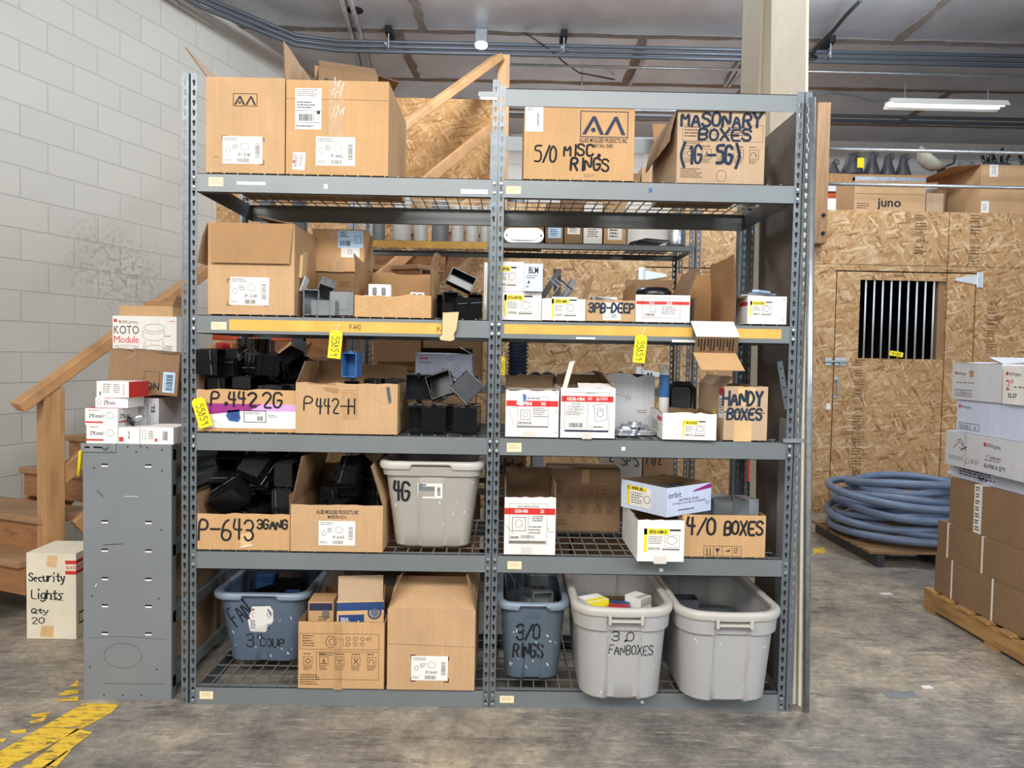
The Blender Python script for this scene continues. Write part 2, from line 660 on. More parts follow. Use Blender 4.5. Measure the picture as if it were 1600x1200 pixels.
def chaikin(p, k=2):
    for _ in range(k):
        if len(p) < 3:
            return p
        q = [p[0]]
        for a, b in zip(p[:-1], p[1:]):
            q += [a * 0.75 + b * 0.25, a * 0.25 + b * 0.75]
        q.append(p[-1])
        p = q
    return p


class Face:
    """a flat (or warped) side of a thing that takes printing; rect = its outline in photograph pixels"""

    def __init__(s, mb, o, u, v, n, W, H, rect, warp=None):
        s.mb, s.o, s.u, s.v, s.n, s.W, s.H, s.rect, s.warp = mb, Vector(o), Vector(u), Vector(v), Vector(n), W, H, rect, warp
        s.lift = 0.0006

    def uv(s, x, y):
        x0, y0, x1, y1 = s.rect
        return (x - x0) / (x1 - x0) * s.W, (y1 - y) / (y1 - y0) * s.H

    def P(s, uv, lift):
        if s.warp:
            return s.warp(uv[0], uv[1], lift)
        return s.o + s.u * uv[0] + s.v * uv[1] + s.n * lift

    def poly(s, pts, mat, lift=None, mb=None):
        L = s.lift if lift is None else lift
        (mb or s.mb).add([s.P(s.uv(*p), L) for p in pts], [tuple(range(len(pts)))[::-1]], mat)

    def rect_(s, r, mat, lift=None, mb=None):
        x0, y0, x1, y1 = r
        if s.warp:
            n = 4
            for i in range(n):
                a, b = x0 + (x1 - x0) * i / n, x0 + (x1 - x0) * (i + 1) / n
                s.poly([(a, y0), (b, y0), (b, y1), (a, y1)], mat, lift, mb)
        else:
            s.poly([(x0, y0), (x1, y0), (x1, y1), (x0, y1)], mat, lift, mb)

    def frame(s, r, mat, w=1.0, lift=None, mb=None):
        x0, y0, x1, y1 = r
        for q in ((x0, y0, x1, y0 + w), (x0, y1 - w, x1, y1), (x0, y0, x0 + w, y1), (x1 - w, y0, x1, y1)):
            s.rect_(q, mat, lift, mb)

    def line(s, pts, w, mat, lift=None, mb=None):
        s.ribbon([Vector(p) for p in pts], w, mat, lift, mb)

    def ribbon(s, p, w, mat, lift=None, mb=None):
        L = s.lift if lift is None else lift
        n = len(p)
        vs, fs = [], []
        for i in range(n):
            t = p[min(i + 1, n - 1)] - p[max(i - 1, 0)]
            if t.length < 1e-6:
                t = Vector((1, 0))
            t.normalize()
            q = Vector((-t.y, t.x)) * w * 0.5
            e = Vector((0, 0))
            if i == 0:
                e = -t * w * 0.4
            if i == n - 1:
                e = t * w * 0.4
            vs += [s.P(s.uv(*(p[i] + q + e)), L + i * 1e-5), s.P(s.uv(*(p[i] - q + e)), L + i * 1e-5)]
        for i in range(n - 1):
            fs.append((2 * i, 2 * i + 2, 2 * i + 3, 2 * i + 1))
        (mb or s.mb).add(vs, fs, mat)

    def hand(s, text, r, w=3.0, mat='marker', slant=0.0, lift=None, jit=0.25, mb=None, rot=0.0):
        """marker handwriting that fills the pixel rect r"""
        x0, y0, x1, y1 = r
        adv = {'I': 3.2, '.': 3.0, '1': 4.0, ' ': 3.0, 'l': 3.2, 'i': 3.4, '-': 5.0, '"': 4.4, "'": 3.5, '/': 4.6}
        tot = sum(adv.get(c, 5.4) for c in text) - 1.4
        sx, sy = (x1 - x0) / tot, (y1 - y0) / 6.0
        cx = 0.0
        ca, sa = math.cos(rot), math.sin(rot)
        mxx, myy = (x0 + x1) / 2, (y0 + y1) / 2
        rr = random.Random(text + str(x0))
        L0 = s.lift if lift is None else lift
        for c in text:
            if c != ' ':
                off = (rr.uniform(-0.2, 0.2), rr.uniform(-jit, jit))
                for st in SF[c].split(';'):
                    pl = []
                    for k in st.split():
                        yy = {'a': -1, 'b': -2}.get(k[1]) if k[1] in 'ab' else int(k[1])
                        gx = cx + int(k[0]) + off[0] + rr.uniform(-jit, jit) * 0.5 + slant * yy
                        gy = yy + off[1] + rr.uniform(-jit, jit) * 0.5
                        X, Y = x0 + gx * sx - mxx, y1 - gy * sy - myy
                        pl.append(Vector((mxx + X * ca - Y * sa, myy + X * sa + Y * ca)))
                    s.ribbon(chaikin(pl), w * rr.uniform(0.88, 1.12), mat, L0, mb)
                    L0 += 1e-4
            cx += adv.get(c, 5.4)

    def text(s, text, r, mat='ink', bold=0, lift=None, mb=None, vert=False):
        """printed lettering that fills the pixel rect r"""
        L = s.lift if lift is None else lift
        x0, y0, x1, y1 = r
        items, cx = [], 0.0
        for c in text:
            if c == ' ':
                cx += 0.32
                continue
            vs, fs, a, b = GL[(c, bold)]
            items.append((cx - a, vs, fs))
            cx += (b - a) + 0.07
        tot = max(cx - 0.07, 0.01)
        for ox, vs, fs in items:
            out = []
            for (gx, gy) in vs:
                a = (gx + ox) / tot
                b = gy / 0.72
                if vert:
                    X, Y = x0 + (x1 - x0) * (1 - b), y0 + (y1 - y0) * (1 - a) if vert != 'down' else y0 + (y1 - y0) * a
                    if vert == 'down':
                        X = x0 + (x1 - x0) * b
                else:
                    X, Y = x0 + (x1 - x0) * a, y1 - (y1 - y0) * b
                out.append(s.P(s.uv(X, Y), L))
            (mb or s.mb).add(out, fs, mat)

    def fine(s, r, rows, mat='ink_soft', lift=None, mb=None, seed=1, thick=0.45):
        """small print too fine to read: rows of short dashes"""
        x0, y0, x1, y1 = r
        g = random.Random(seed + int(x0 * 7 + y0))
        dy = (y1 - y0) / rows
        for i in range(rows):
            x = x0
            end = x1 - g.random() * (x1 - x0) * 0.35
            while x < end:
                w = g.uniform(1.2, 4.0)
                s.rect_((x, y0 + i * dy, min(x + w, end), y0 + (i + thick) * dy), mat, lift, mb)
                x += w + g.uniform(0.5, 1.0)

    def bars(s, r, mat='ink', vert=False, lift=None, mb=None, n=14):
        x0, y0, x1, y1 = r
        g = random.Random(int(x0 * 13 + y0 * 7))
        for i in range(n):
            a, b = (i + 0.0) / n, (i + g.uniform(0.3, 0.75)) / n
            if vert:
                s.rect_((x0, y0 + (y1 - y0) * a, x1, y0 + (y1 - y0) * b), mat, lift, mb)
            else:
                s.rect_((x0 + (x1 - x0) * a, y0, x0 + (x1 - x0) * b, y1), mat, lift, mb)

    def circle(s, cx, cy, rx, ry, w, mat, lift=None, mb=None, n=18):
        p = [Vector((cx + rx * math.cos(2 * PI * i / n), cy + ry * math.sin(2 * PI * i / n))) for i in range(n + 1)]
        s.ribbon(p, w, mat, lift, mb)

    def disc(s, cx, cy, rx, ry, mat, lift=None, mb=None, n=16):
        s.poly([(cx + rx * math.cos(-2 * PI * i / n), cy + ry * math.sin(-2 * PI * i / n)) for i in range(n)][::-1], mat, lift, mb)

    def logo(s, r, mat='ink_navy'):
        """the framed pair of peaks with a dot"""
        x0, y0, x1, y1 = r
        w, h = x1 - x0, y1 - y0
        s.frame(r, mat, w * 0.018)
        px = lambda a, b: (x0 + w * a, y0 + h * b)
        t = w * 0.062

        def peak(a0, a1):
            m = (a0 + a1) / 2
            s.poly([px(a0, 0.9), px(m - 0.015, 0.2), px(m + 0.06, 0.2), px(a0 + 0.085, 0.9)], mat)
            s.poly([px(m - 0.03, 0.2), px(m + 0.05, 0.2), px(a1, 0.9), px(a1 - 0.085, 0.9)], mat, s.lift + 0.0001)
        peak(0.04, 0.50)
        peak(0.50, 0.95)
        s.disc(x0 + w * 0.275, y0 + h * 0.72, w * 0.05, w * 0.05, mat)


def sticker(face, r, parent, name='label', base='paper', items=None, skew=0.0, label=None):
    """a paper label stuck on a face: its own mesh, printed by items(face, mb)"""
    mb = MB()
    x0, y0, x1, y1 = r
    face.poly([(x0 + skew, y0), (x1 + skew, y0 + skew * 0.3), (x1, y1), (x0, y1 - skew * 0.3)], base, 0.0010, mb)
    face.poly([(x0 + skew, y0), (x1 + skew, y0 + skew * 0.3), (x1, y1), (x0, y1 - skew * 0.3)], base, 0.0002, mb)
    if items:
        old = face.lift
        face.lift = 0.0015
        items(face, mb)
        face.lift = old
    o = mb.build(name, parent)
    if label:
        o['label'] = label
    return o


def label_std(code=None, r=None):
    """items for a typical white carton label in rect r"""
    def it(F, mb):
        x0, y0, x1, y1 = r
        w, h = x1 - x0, y1 - y0
        F.fine((x0 + w * .05, y0 + h * .06, x0 + w * .5, y0 + h * .2), 2, 'ink_soft', None, mb)
        F.circle(x0 + w * .14, y0 + h * .5, w * .05, h * .1, 0.7, 'ink_soft', None, mb)
        F.circle(x0 + w * .56, y0 + h * .36, w * .1, h * .13, 0.6, 'ink_soft', None, mb)
        F.fine((x0 + w * .24, y0 + h * .3, x0 + w * .42, y0 + h * .5), 3, 'ink_soft', None, mb)
        F.bars((x0 + w * .82, y0 + h * .25, x0 + w * .94, y0 + h * .8), 'ink_soft', True, None, mb, 12)
        F.bars((x0 + w * .38, y0 + h * .8, x0 + w * .68, y0 + h * .95), 'ink_soft', False, None, mb, 14)
        if code:
            F.text(code, (x0 + w * .40, y0 + h * .60, x0 + w * .70, y0 + h * .73), 'ink', 0, None, mb)
        F.fine((x0 + w * .04, y0 + h * .84, x0 + w * .25, y0 + h * .94), 2, 'ink_soft', None, mb)
    return it


def yellow_label(code, r):
    """items for the white label with a yellow head and yellow left bar"""
    def it(F, mb):
        x0, y0, x1, y1 = r
        w, h = x1 - x0, y1 - y0
        F.rect_((x0, y0, x0 + w * .68, y0 + h * .26), 'label_yellow', 0.0013, mb)
        F.rect_((x0, y0, x0 + w * .08, y1), 'label_yellow', 0.0013, mb)
        F.text(code, (x0 + w * .14, y0 + h * .06, x0 + w * .62, y0 + h * .21), 'ink', 1, 0.0017, mb)
        F.rect_((x0 + w * .7, y0 + h * .02, x0 + w, y0 + h * .1), 'ink', None, mb)
        F.fine((x0 + w * .12, y0 + h * .34, x0 + w * .52, y0 + h * .7), 4, 'ink_soft', None, mb)
        F.circle(x0 + w * .76, y0 + h * .5, w * .15, h * .17, 0.8, 'ink_soft', None, mb)
        F.frame((x0 + w * .56, y0 + h * .28, x0 + w * .98, y0 + h * .8), 'ink_soft', 0.5, None, mb)
        F.bars((x0 + w * .12, y0 + h * .8, x0 + w * .45, y0 + h * .93), 'ink_soft', False, None, mb, 12)
        F.rect_((x0 + w * .5, y0 + h * .86, x0 + w * .98, y0 + h * .93), 'ink_soft', None, mb)
    return it


# ------------------------------------------------------------------ cartons
def _row(x, z, Y=2.8713):
    d = Vector((x, Y, z)) - CAM
    return 600 - FPX * d.dot(_u) / d.dot(_f)


class Carton:
    def __init__(s, label, cx, cy, z, w, d, h, rz=0.0, mat='card', inner=None, name='cardboard_box', cat='box', group=None, open_=True,
                 hs=None, rag=0.0, th=0.005, rect=None, bow=0.0, tilt=None, seed=1):
        s.w, s.d, s.h, s.mat, s.open, s.th = w, d, h, mat, open_, th
        s.inner = inner or ('card_in' if mat.startswith('card') and mat not in ('card_white', 'card_grey', 'card_blue') else 'card_brown')
        s.root = thing(name, label, cat, (cx, cy, z), rz, group)
        if tilt:
            s.root.rotation_euler = (tilt[0], tilt[1], rz)
        s.hs = dict(f=h, b=h, l=h, r=h)
        if hs:
            s.hs.update(hs)
        s.mb = mb = MB()
        s.flaps = []
        g = random.Random(seed)
        W2, D2 = w / 2, d / 2
        if not open_:
            mb.box(-W2, -D2, 0, W2, D2, h, mat)
        else:
            mb.box(-W2 + th, -D2 + th, 0, W2 - th, D2 - th, th, s.inner)
            for k in 'fblr':
                a, b, n = s.edge(k)
                L = (b - a).length
                N = 10 if rag else 1
                t = (b - a) / N
                tops = [s.hs[k] + (g.uniform(-rag, rag) if rag and 0 < i < N else 0) for i in range(N + 1)]
                a0, t0 = a, t
                inn = -n * th
                for i in range(N):
                    p, q = a + t * i, a + t * (i + 1)
                    zt, zq = Vector((0, 0, tops[i])), Vector((0, 0, tops[i + 1]))
                    pi, qi = p + inn, q + inn
                    dir_ = (b - a).normalized()
                    if i == 0:
                        pi = pi + dir_ * th
                    if i == N - 1:
                        qi = qi - dir_ * th
                    mb.add([p, q, q + zq, p + zt], [(0, 1, 2, 3)], mat)
                    mb.add([pi, qi, qi + zq, pi + zt], [(3, 2, 1, 0)], s.inner)
                    mb.add([p + zt, q + zq, qi + zq, pi + zt], [(0, 1, 2, 3)], 'corr_edge' if rag else s.inner)
                    mb.add([p, q, qi, pi], [(3, 2, 1, 0)], mat)
                # wall ends, closing the step where neighbouring walls differ in height
                for e, ei, tz in ((a, a + inn + (b - a).normalized() * th, tops[0]), (b, b + inn - (b - a).normalized() * th, tops[-1])):
                    mb.add([e, ei, ei + Vector((0, 0, tz)), e + Vector((0, 0, tz))], [(0, 1, 2, 3), ], 'corr_edge')
        s.rect = rect
        s.front = Face(mb, (-W2, -D2, 0), (1, 0, 0), (0, 0, 1), (0, -1, 0), w, s.hs['f'], rect)
        s.k = 0

    def edge(s, k):
        W2, D2 = s.w / 2, s.d / 2
        c = {'f': ((-W2, -D2, 0), (W2, -D2, 0), (0, -1, 0)), 'r': ((W2, -D2, 0), (W2, D2, 0), (1, 0, 0)),
             'b': ((W2, D2, 0), (-W2, D2, 0), (0, 1, 0)), 'l': ((-W2, D2, 0), (-W2, -D2, 0), (-1, 0, 0))}[k]
        return tuple(Vector(p) for p in c)

    def side(s, k, rect):
        a, b, n = s.edge(k)
        return Face(s.mb, a, (b - a).normalized(), (0, 0, 1), n, (b - a).length, s.hs[k], rect)

    def topface(s, rect):
        W2, D2 = s.w / 2, s.d / 2
        return Face(s.mb, (-W2, -D2, s.h), (1, 0, 0), (0, 1, 0), (0, 0, 1), s.w, s.d, rect)

    def flap(s, k, ang, L, taper=0.0, rag=0.0, inset=0.004, mat=None, label=None, curl=0.0, a0=0.0, a1=1.0):
        """hinged on the top edge of wall k; ang 0 upright, 90 level outwards, 180 hanging down, negative inwards"""
        a, b, n = s.edge(k)
        z = Vector((0, 0, s.hs[k]))
        d = (b - a).normalized()
        full = (b - a).length
        A, B = a + d * (inset + a0 * full), a + d * (full * a1 - inset)
        mb = MB()
        th = s.th * 0.8
        g = random.Random(int(L * 1000) + s.k)
        s.k += 1
        N = 8
        ring_o, ring_i = [], []
        o = s.mat
        p0 = A + z
        segs = 3
        for j in range(segs + 1):
            f = j / segs
            an = R(ang + curl * f)
            if j:
                up_ = Vector((0, 0, math.cos(an))) + n * math.sin(an)
                cur = cur + up_ * (L / segs)
            else:
                up_ = Vector((0, 0, math.cos(R(ang)))) + n * math.sin(R(ang))
                cur = Vector((0, 0, 0)) + n * 0.0008
            nrm = n * math.cos(an) - Vector((0, 0, math.sin(an)))
            for i in range(N + 1):
                q = A + (B - A) * (i / N)
                if taper:
                    q = q + d * (taper * f * (1 - 2 * i / N))
                extra = up_ * (g.uniform(-rag, rag) if rag and j == segs else 0)
                ring_o.append(q + z + cur + extra)
                ring_i.append(q + z + cur + extra - nrm * th)
        W = N + 1
        fo, fi, fe = [], [], []
        for j in range(segs):
            for i in range(N):
                fo.append((j * W + i, j * W + i + 1, (j + 1) * W + i + 1, (j + 1) * W + i))
        mb.add(ring_o, fo, mat or s.mat)
        mb.add(ring_i, [f[::-1] for f in fo], s.inner)
        T = segs * W
        for i in range(N):
            mb.add([ring_o[T + i], ring_o[T + i + 1], ring_i[T + i + 1], ring_i[T + i]], [(0, 1, 2, 3)], 'corr_edge')
        for j in range(segs):
            mb.add([ring_o[j * W], ring_o[(j + 1) * W], ring_i[(j + 1) * W], ring_i[j * W]], [(0, 1, 2, 3)], 'corr_edge')
            e = j * W + N
            mb.add([ring_o[e], ring_o[e + W], ring_i[e + W], ring_i[e]], [(3, 2, 1, 0)], 'corr_edge')
        s.flaps.append(mb.build('flap', s.root))
        if label:
            s.flaps[-1]['label'] = label
        return s.flaps[-1]

    def stick(s, r, items=None, base='paper', face=None, name='label', skew=0.0, label=None):
        return sticker(face or s.front, r, s.root, name, base, items, skew, label)

    def tape(s, r, mat='tape_clear', face=None):
        mb = MB()
        (face or s.front).rect_(r, mat, 0.0005, mb)
        (face or s.front).rect_(r, mat, 0.0001, mb)
        o = mb.build('packing_tape', s.root)
        return o

    def done(s):
        s.body = s.mb.build('box_body', s.root)
        return s


def pxbox(label, rect, Y, z, d, rz=0.0, **kw):
    """a carton whose front face fills the pixel rect at depth Y and stands on height z"""
    x0, y0, x1, y1 = rect
    xm, ym = (x0 + x1) / 2, (y0 + y1) / 2
    a, b = at(x0, ym, Y), at(x1, ym, Y)
    h = at(xm, y0, Y).z - z
    cx = (a.x + b.x) / 2
    rect = (x0, y0, x1, _row(cx, z, Y))
    ca = Vector((cx, Y)) + Vector((-math.sin(rz), math.cos(rz))) * d / 2
    return Carton(label, ca.x, ca.y, z, b.x - a.x, d, h, rz, rect=rect, **kw)


# ------------------------------------------------------------------ the building
def wallbox(name, x0, y0, z0, x1, y1, z1, mat):
    mb = MB()
    mb.box(x0, y0, z0, x1, y1, z1, mat)
    return struct(mb.build(name))


CEIL = 4.41
BW = 6.70          # front face of the chipboard wall
DECK = 2.762        # mezzanine floor
wallbox('floor', -8, -5, -0.1, 9, 10.3, 0, 'concrete')
wallbox('ceiling', -8, -5, CEIL, 9, 10.3, CEIL + 0.1, 'foil')
wallbox('wall_far', -5, 10.1, 0, 9, 10.3, CEIL, 'block_far')
# left block wall runs at an angle to the racks
WA = Vector((-3.26, 4.72, 0))
WANG = math.atan2(1.0, 0.327)
mb = MB()
mb.box(-11, 0, 0, 7.0, 0.2, CEIL, 'block')
w = struct(mb.build('wall_left'))
w.location = WA
w.rotation_euler = (0, 0, WANG)
w.location = WA


def wallx(Y):
    return WA.x + 0.327 * (Y - WA.y)


# chipboard wall with two barred door windows
def holes_wall(name, x0, x1, z0, z1, y0, y1, holes, mat):
    mb = MB()
    xs = sorted({x0, x1} | {h[0] for h in holes} | {h[1] for h in holes})
    for a, b in zip(xs[:-1], xs[1:]):
        hh = [h for h in holes if h[0] <= a + 1e-6 and h[1] >= b - 1e-6]
        z = z0
        for h in sorted(hh, key=lambda q: q[2]):
            mb.box(a, y0, z, b, y1, h[2], mat)
            z = h[3]
        mb.box(a, y0, z, b, y1, z1, mat)
    return struct(mb.build(name))


p = at(1307, 422, BW)
q = at(1511, 805, BW)
dx0, dx1, dzt = p.x, q.x, p.z
ex0, ex1 = at(1007, 425, BW).x, at(1007, 425, BW).x + (dx1 - dx0)
holes_wall('wall_back', -4.2, 8.0, 0, 2.776, BW, BW + 0.04, [(dx0, dx1, 0.0, dzt), (ex0, ex1, 0.0, dzt)], 'osb')
# left part carries on up as a solid guard beside the stairs
gx1 = at(779, 200, BW).x
wallbox('wall_back_upper', -4.2, BW, 2.776, gx1, BW + 0.04, at(600, 152, BW).z, 'osb_warm')
wallbox('mezzanine_floor', -4.2, BW + 0.04, DECK - 0.2, 8.5, 10.1, DECK, 'timber_flat')
# thin seams between the sheets, and the stamped ink bands on them
mb = MB()
for x in (1271, 1482):
    s = at(x, 380, BW).x
    mb.box(s - 0.002, BW - 0.0015, 0.0, s + 0.002, BW, 2.776, 'black_and_shade')
zs = at(1400, 420, BW).z + 0.03
mb.box(at(1260, 400, BW).x, BW - 0.0015, zs, 6, BW, zs + 0.003, 'black_and_shade')
struct(mb.build('trim_1'))


def stamp(x, y0, y1, w, seed, yy=BW):
    """rows of faint stamped print on chipboard, as strips of ink"""
    g = random.Random(seed)
    a, b = at(x, y0, yy), at(x, y1, yy)
    F = Face(MB(), (a.x - w / 2, yy, b.z), (1, 0, 0), (0, 0, 1), (0, -1, 0), w, a.z - b.z, (0, 0, 24, (y1 - y0)))
    y = 0
    while y < y1 - y0 - 16:
        h = g.uniform(8, 16)
        k = g.random()
        if k < 0.45:
            F.frame((1, y, 23, y + h), 'ink_brown', 0.7)
            F.fine((3, y + 2, 21, y + h - 1.5), 2, 'ink_brown', seed=seed)
        elif k < 0.93:
            F.fine((2, y, 22, y + h), 3, 'ink_brown', seed=seed + 3)
        else:
            F.text('APA', (4, y + 1, 20, y + h - 3), 'ink_brown', 1)
        y += h + g.uniform(1, 5)
    o = F.mb.build('trim_2')
    return struct(o)


stamp(1440, 336, 418, 0.13, 3)
stamp(1526, 336, 424, 0.13, 5)
stamp(1552, 470, 560, 0.11, 8)


def barred_door(name, x0, x1, z1, winrect, hinge_right, rects):
    """chipboard door set flush in its opening, with a barred window"""
    wx0, wz1, wx1, wz0 = at(winrect[0], winrect[1], BW).x, at(winrect[0], winrect[1], BW).z, at(winrect[2], winrect[3], BW).x, at(winrect[2], winrect[3], BW).z
    root = bpy.data.objects.new(name, None)
    col.objects.link(root)
    root.location = (x0, BW, 0)
    struct(root)
    g = 0.011
    mb = MB()
    X0, X1, Z0, Z1 = g, x1 - x0 - g, 0.02, z1 - g
    a, b, c, d = wx0 - x0, wx1 - x0, wz0, wz1
    for q in ((X0, Z0, a, Z1), (b, Z0, X1, Z1), (a, Z0, b, c), (a, d, b, Z1)):
        mb.box(q[0], 0.004, q[1], q[2], 0.03, q[3], 'osb')
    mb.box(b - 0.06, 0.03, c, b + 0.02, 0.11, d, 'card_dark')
    mb.build('door_panel', root)
    n = 9
    for i in range(n):
        m2 = MB()
        x = a + (b - a) * (i + 0.75) / (n + 1.1)
        m2.tube([(x, 0.02, c - 0.0), (x, 0.02, d)], 0.0085, 'hinge_white', 8)
        m2.build('window_bar', root, smooth=True)
    return root


d1 = barred_door('door_1', dx0, dx1, dzt, (1345, 437, 1475, 562), True, None)
d2 = barred_door('door_2', ex0, ex1, dzt, (1092, 435, 1222, 560), False, None)


def stamp_door(px, y0, y1, seed):
    o = stamp(px, y0, y1, 0.12, seed, BW + 0.004)
    o.name = 'printed_stamp'
    o.parent = d1
    o.location = (-dx0, -BW, 0)
    return o


stamp_door(1344, 562, 800, 11)


def hinge(root, x0, z, side):
    """strap hinge: a plate on the wall and a tapering strap on the door"""
    mb = MB()
    s = -1 if side == 'r' else 1
    mb.box(x0 - (0.0 if side == 'r' else 0.055), -0.008, z - 0.07, x0 + (0.055 if side == 'r' else 0.0), 0.0, z + 0.07, 'hinge_white')
    a, b, c = 0.045, 0.012, 0.20
    pts = [(x0, z - a), (x0 + s * c, z - b), (x0 + s * c, z + b), (x0, z + a)]
    vs = [(x, -0.007, zz) for x, zz in pts] + [(x, 0.003, zz) for x, zz in pts]
    mb.add(vs, [(0, 1, 2, 3), (7, 6, 5, 4), (0, 4, 5, 1), (1, 5, 6, 2), (2, 6, 7, 3), (3, 7, 4, 0)], 'hinge_white')
    mb.tube([(x0, -0.012, z - 0.07), (x0, -0.012, z + 0.07)], 0.008, 'hinge_white', 8)
    mb.build('hinge', root)


hinge(d1, dx1 - dx0, at(1511, 437, BW).z, 'r')
hinge(d1, dx1 - dx0, 0.4, 'r')
hinge(d2, 0.0, at(1007, 430, BW).z, 'l')
hinge(d2, 0.0, at(1007, 585, BW).z, 'l')
# sliding bolt and pull handle of the right door
mb = MB()
z = at(1310, 565, BW).z
mb.box(-0.075, -0.006, z - 0.035, -0.02, 0.0, z + 0.035, 'galvanized')
mb.box(0.01, -0.006, z - 0.035, 0.11, 0.004, z + 0.035, 'galvanized')
mb.tube([(-0.09, -0.016, z), (0.12, -0.016, z)], 0.011, 'galvanized', 10)
mb.tube([(0.06, -0.016, z), (0.06, -0.04, z - 0.02)], 0.007, 'galvanized', 8)
mb.build('sliding_bolt', d1)
z0, z1 = at(1306, 618, BW).z, at(1306, 592, BW).z
mb = MB()
mb.tube([(0.035, 0.004, z0), (0.035, -0.035, z0 + 0.015), (0.035, -0.035, z1 - 0.015), (0.035, 0.004, z1)], 0.008, 'galvanized', 8)
mb.box(0.015, 0.0, z0 - 0.02, 0.055, 0.004, z0 + 0.02, 'galvanized')
mb.box(0.015, 0.0, z1 - 0.02, 0.055, 0.004, z1 + 0.02, 'galvanized')
mb.build('pull_handle', d1)
# store behind the doors, its darkness painted as a black wall
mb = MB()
mb.box(-4.2, 8.9, 0, 8.5, 8.95, DECK - 0.2, 'black_and_shade')
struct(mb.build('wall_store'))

# ceiling seams: torn foil tape along the board joints
g = random.Random(5)


def seam(p0, p1, w, n, name='trim_3', mat='tear_brown'):
    mb = MB()
    a, b = Vector(p0), Vector(p1)
    d = (b - a).normalized()
    s = Vector((-d.y, d.x, 0))
    L, Rr = [], []
    for i in range(n + 1):
        c = a.lerp(b, i / n)
        L.append(c + s * w * g.uniform(0.25, 0.6))
        Rr.append(c - s * w * g.uniform(0.25, 0.6))
    vs = L + Rr + [v + Vector((0, 0, 0.004)) for v in L + Rr]
    N = n + 1
    fs = []
    for i in range(n):
        fs += [(i, i + 1, N + i + 1, N + i), (i, 2 * N + i, 2 * N + i + 1, i + 1), (N + i, N + i + 1, 3 * N + i + 1, 3 * N + i)]
    mb.add(vs, fs, mat)
    return struct(mb.build(name))


zc = CEIL - 0.004
for Y in (4.55, 5.77, 6.99, 8.2, 9.4):
    seam((-3.4, Y, zc), (8, Y, zc), 0.10, 60)
for (x0, Y0, x1, Y1) in ((-0.85, 5.77, -0.8, 6.99), (-1.05, 6.99, -1.0, 8.2), (1.25, 6.99, 1.28, 8.2), (2.95, 6.99, 2.97, 8.2), (2.6, 8.2, 2.63, 9.4), (3.6, 5.77, 3.62, 6.99),
                         (4.9, 8.2, 4.9, 9.4), (1.8, 4.55, 1.8, 5.77)):
    seam((x0, Y0, zc - 0.001), (x1, Y1, zc - 0.001), 0.09, 14)
# bare steel ribs on the ceiling over the left wall and behind the column
for (a, b) in ((at(527, 60, 6.1), at(565, 127, 8.0)), (at(540, 60, 6.1), at(580, 127, 8.0)), (at(1010, 95, 7.3), at(985, 131, 8.1)), (at(1163, 98, 7.3), at(1133, 134, 8.1)), (at(1172, 98, 7.3), at(1140, 134, 8.1))):
    mb = MB()
    mb.tube([(a.x, a.y, CEIL - 0.03), (b.x, b.y, CEIL - 0.03)], 0.022, 'galvanized', 8)
    tag(mb.build('ceiling_conduit', smooth=True), 'grey pipe clipped flat to the foil ceiling, running away from the camera', 'pipe', 'pipes running back along the ceiling')

# ------------------------------------------------------------------ conduits, lamps, ceiling fittings


def pipe(pts, r, label, mat='galvanized', name='conduit_pipe', n=8, group=None, cat='pipe'):
    mb = MB()
    mb.tube(pts, r, mat, n)
    return tag(mb.build(name, smooth=True), label, cat, group)


zp = 4.27
wl = lambda Y: wallx(Y) + 0.14
for i, (dy, dz, lb) in enumerate(((0, 0.045, 'upper grey conduit of the ceiling bundle, bending from the left block wall across the room'),
                                  (0.07, 0.0, 'middle grey conduit of the ceiling bundle, bending from the left block wall across the room'),
                                  (0.14, -0.045, 'lowest grey conduit of the ceiling bundle, bending from the left block wall across the room'))):
    Y = 7.02
    pts = [(wl(2.5) + 0, 2.5, zp + dz), (wl(5.4) + 0, 5.4, zp + dz), (wl(6.2) + 0.08 + 0, 6.2, zp + dz)]
    cx = wl(6.6) + 0.25
    pts += [(cx + 0.02 + 0, 6.6, zp + dz), (cx + 0.28, Y - 0.10, zp + dz), (cx + 0.65, Y, zp + dz), (1.0, Y, zp + dz), (8, Y, zp + dz)]
    pipe(pts, 0.019, lb, 'steel_grey_dark')
pipe([(0.0, 7.25, 4.22), (8, 7.25, 4.22)], 0.014, 'thin conduit running just below the ceiling bundle behind the tall wooden post')
for i in range(2):
    pipe([(-2.2, 8.45 + i * 0.08, 4.20 - i * 0.03), (8, 8.45 + i * 0.08, 4.20 - i * 0.03)], 0.02,
         ('front' if i == 0 else 'rear') + ' pipe of the far pair passing under the fluorescent fixtures', 'steel_grey_dark')
hang_px = ((609, 'holding the conduits over the stair rail'), (880, 'holding the conduits right of the round ceiling sensor'), (1292, 'holding the conduits right of the beige column'))
for px, lb in hang_px:
    x = at(px, 80, 7.0).x
    t = thing('pipe_hanger', 'black strut hanger ' + lb, 'hanger', (x, 7.0, CEIL))
    mb = MB()
    mb.box(-0.03, -0.12, -0.06, 0.03, 0.14, 0.0, 'black_and_shade')
    mb.build('strut', t)
    mb = MB()
    mb.tube([(0, -0.08, -0.05), (0, -0.08, -0.19)], 0.008, 'galvanized', 6)
    mb.tube([(-0.02, -0.12, -0.165), (-0.02, 0.06, -0.165)], 0.012, 'galvanized', 6)
    mb.build('clamp', t)
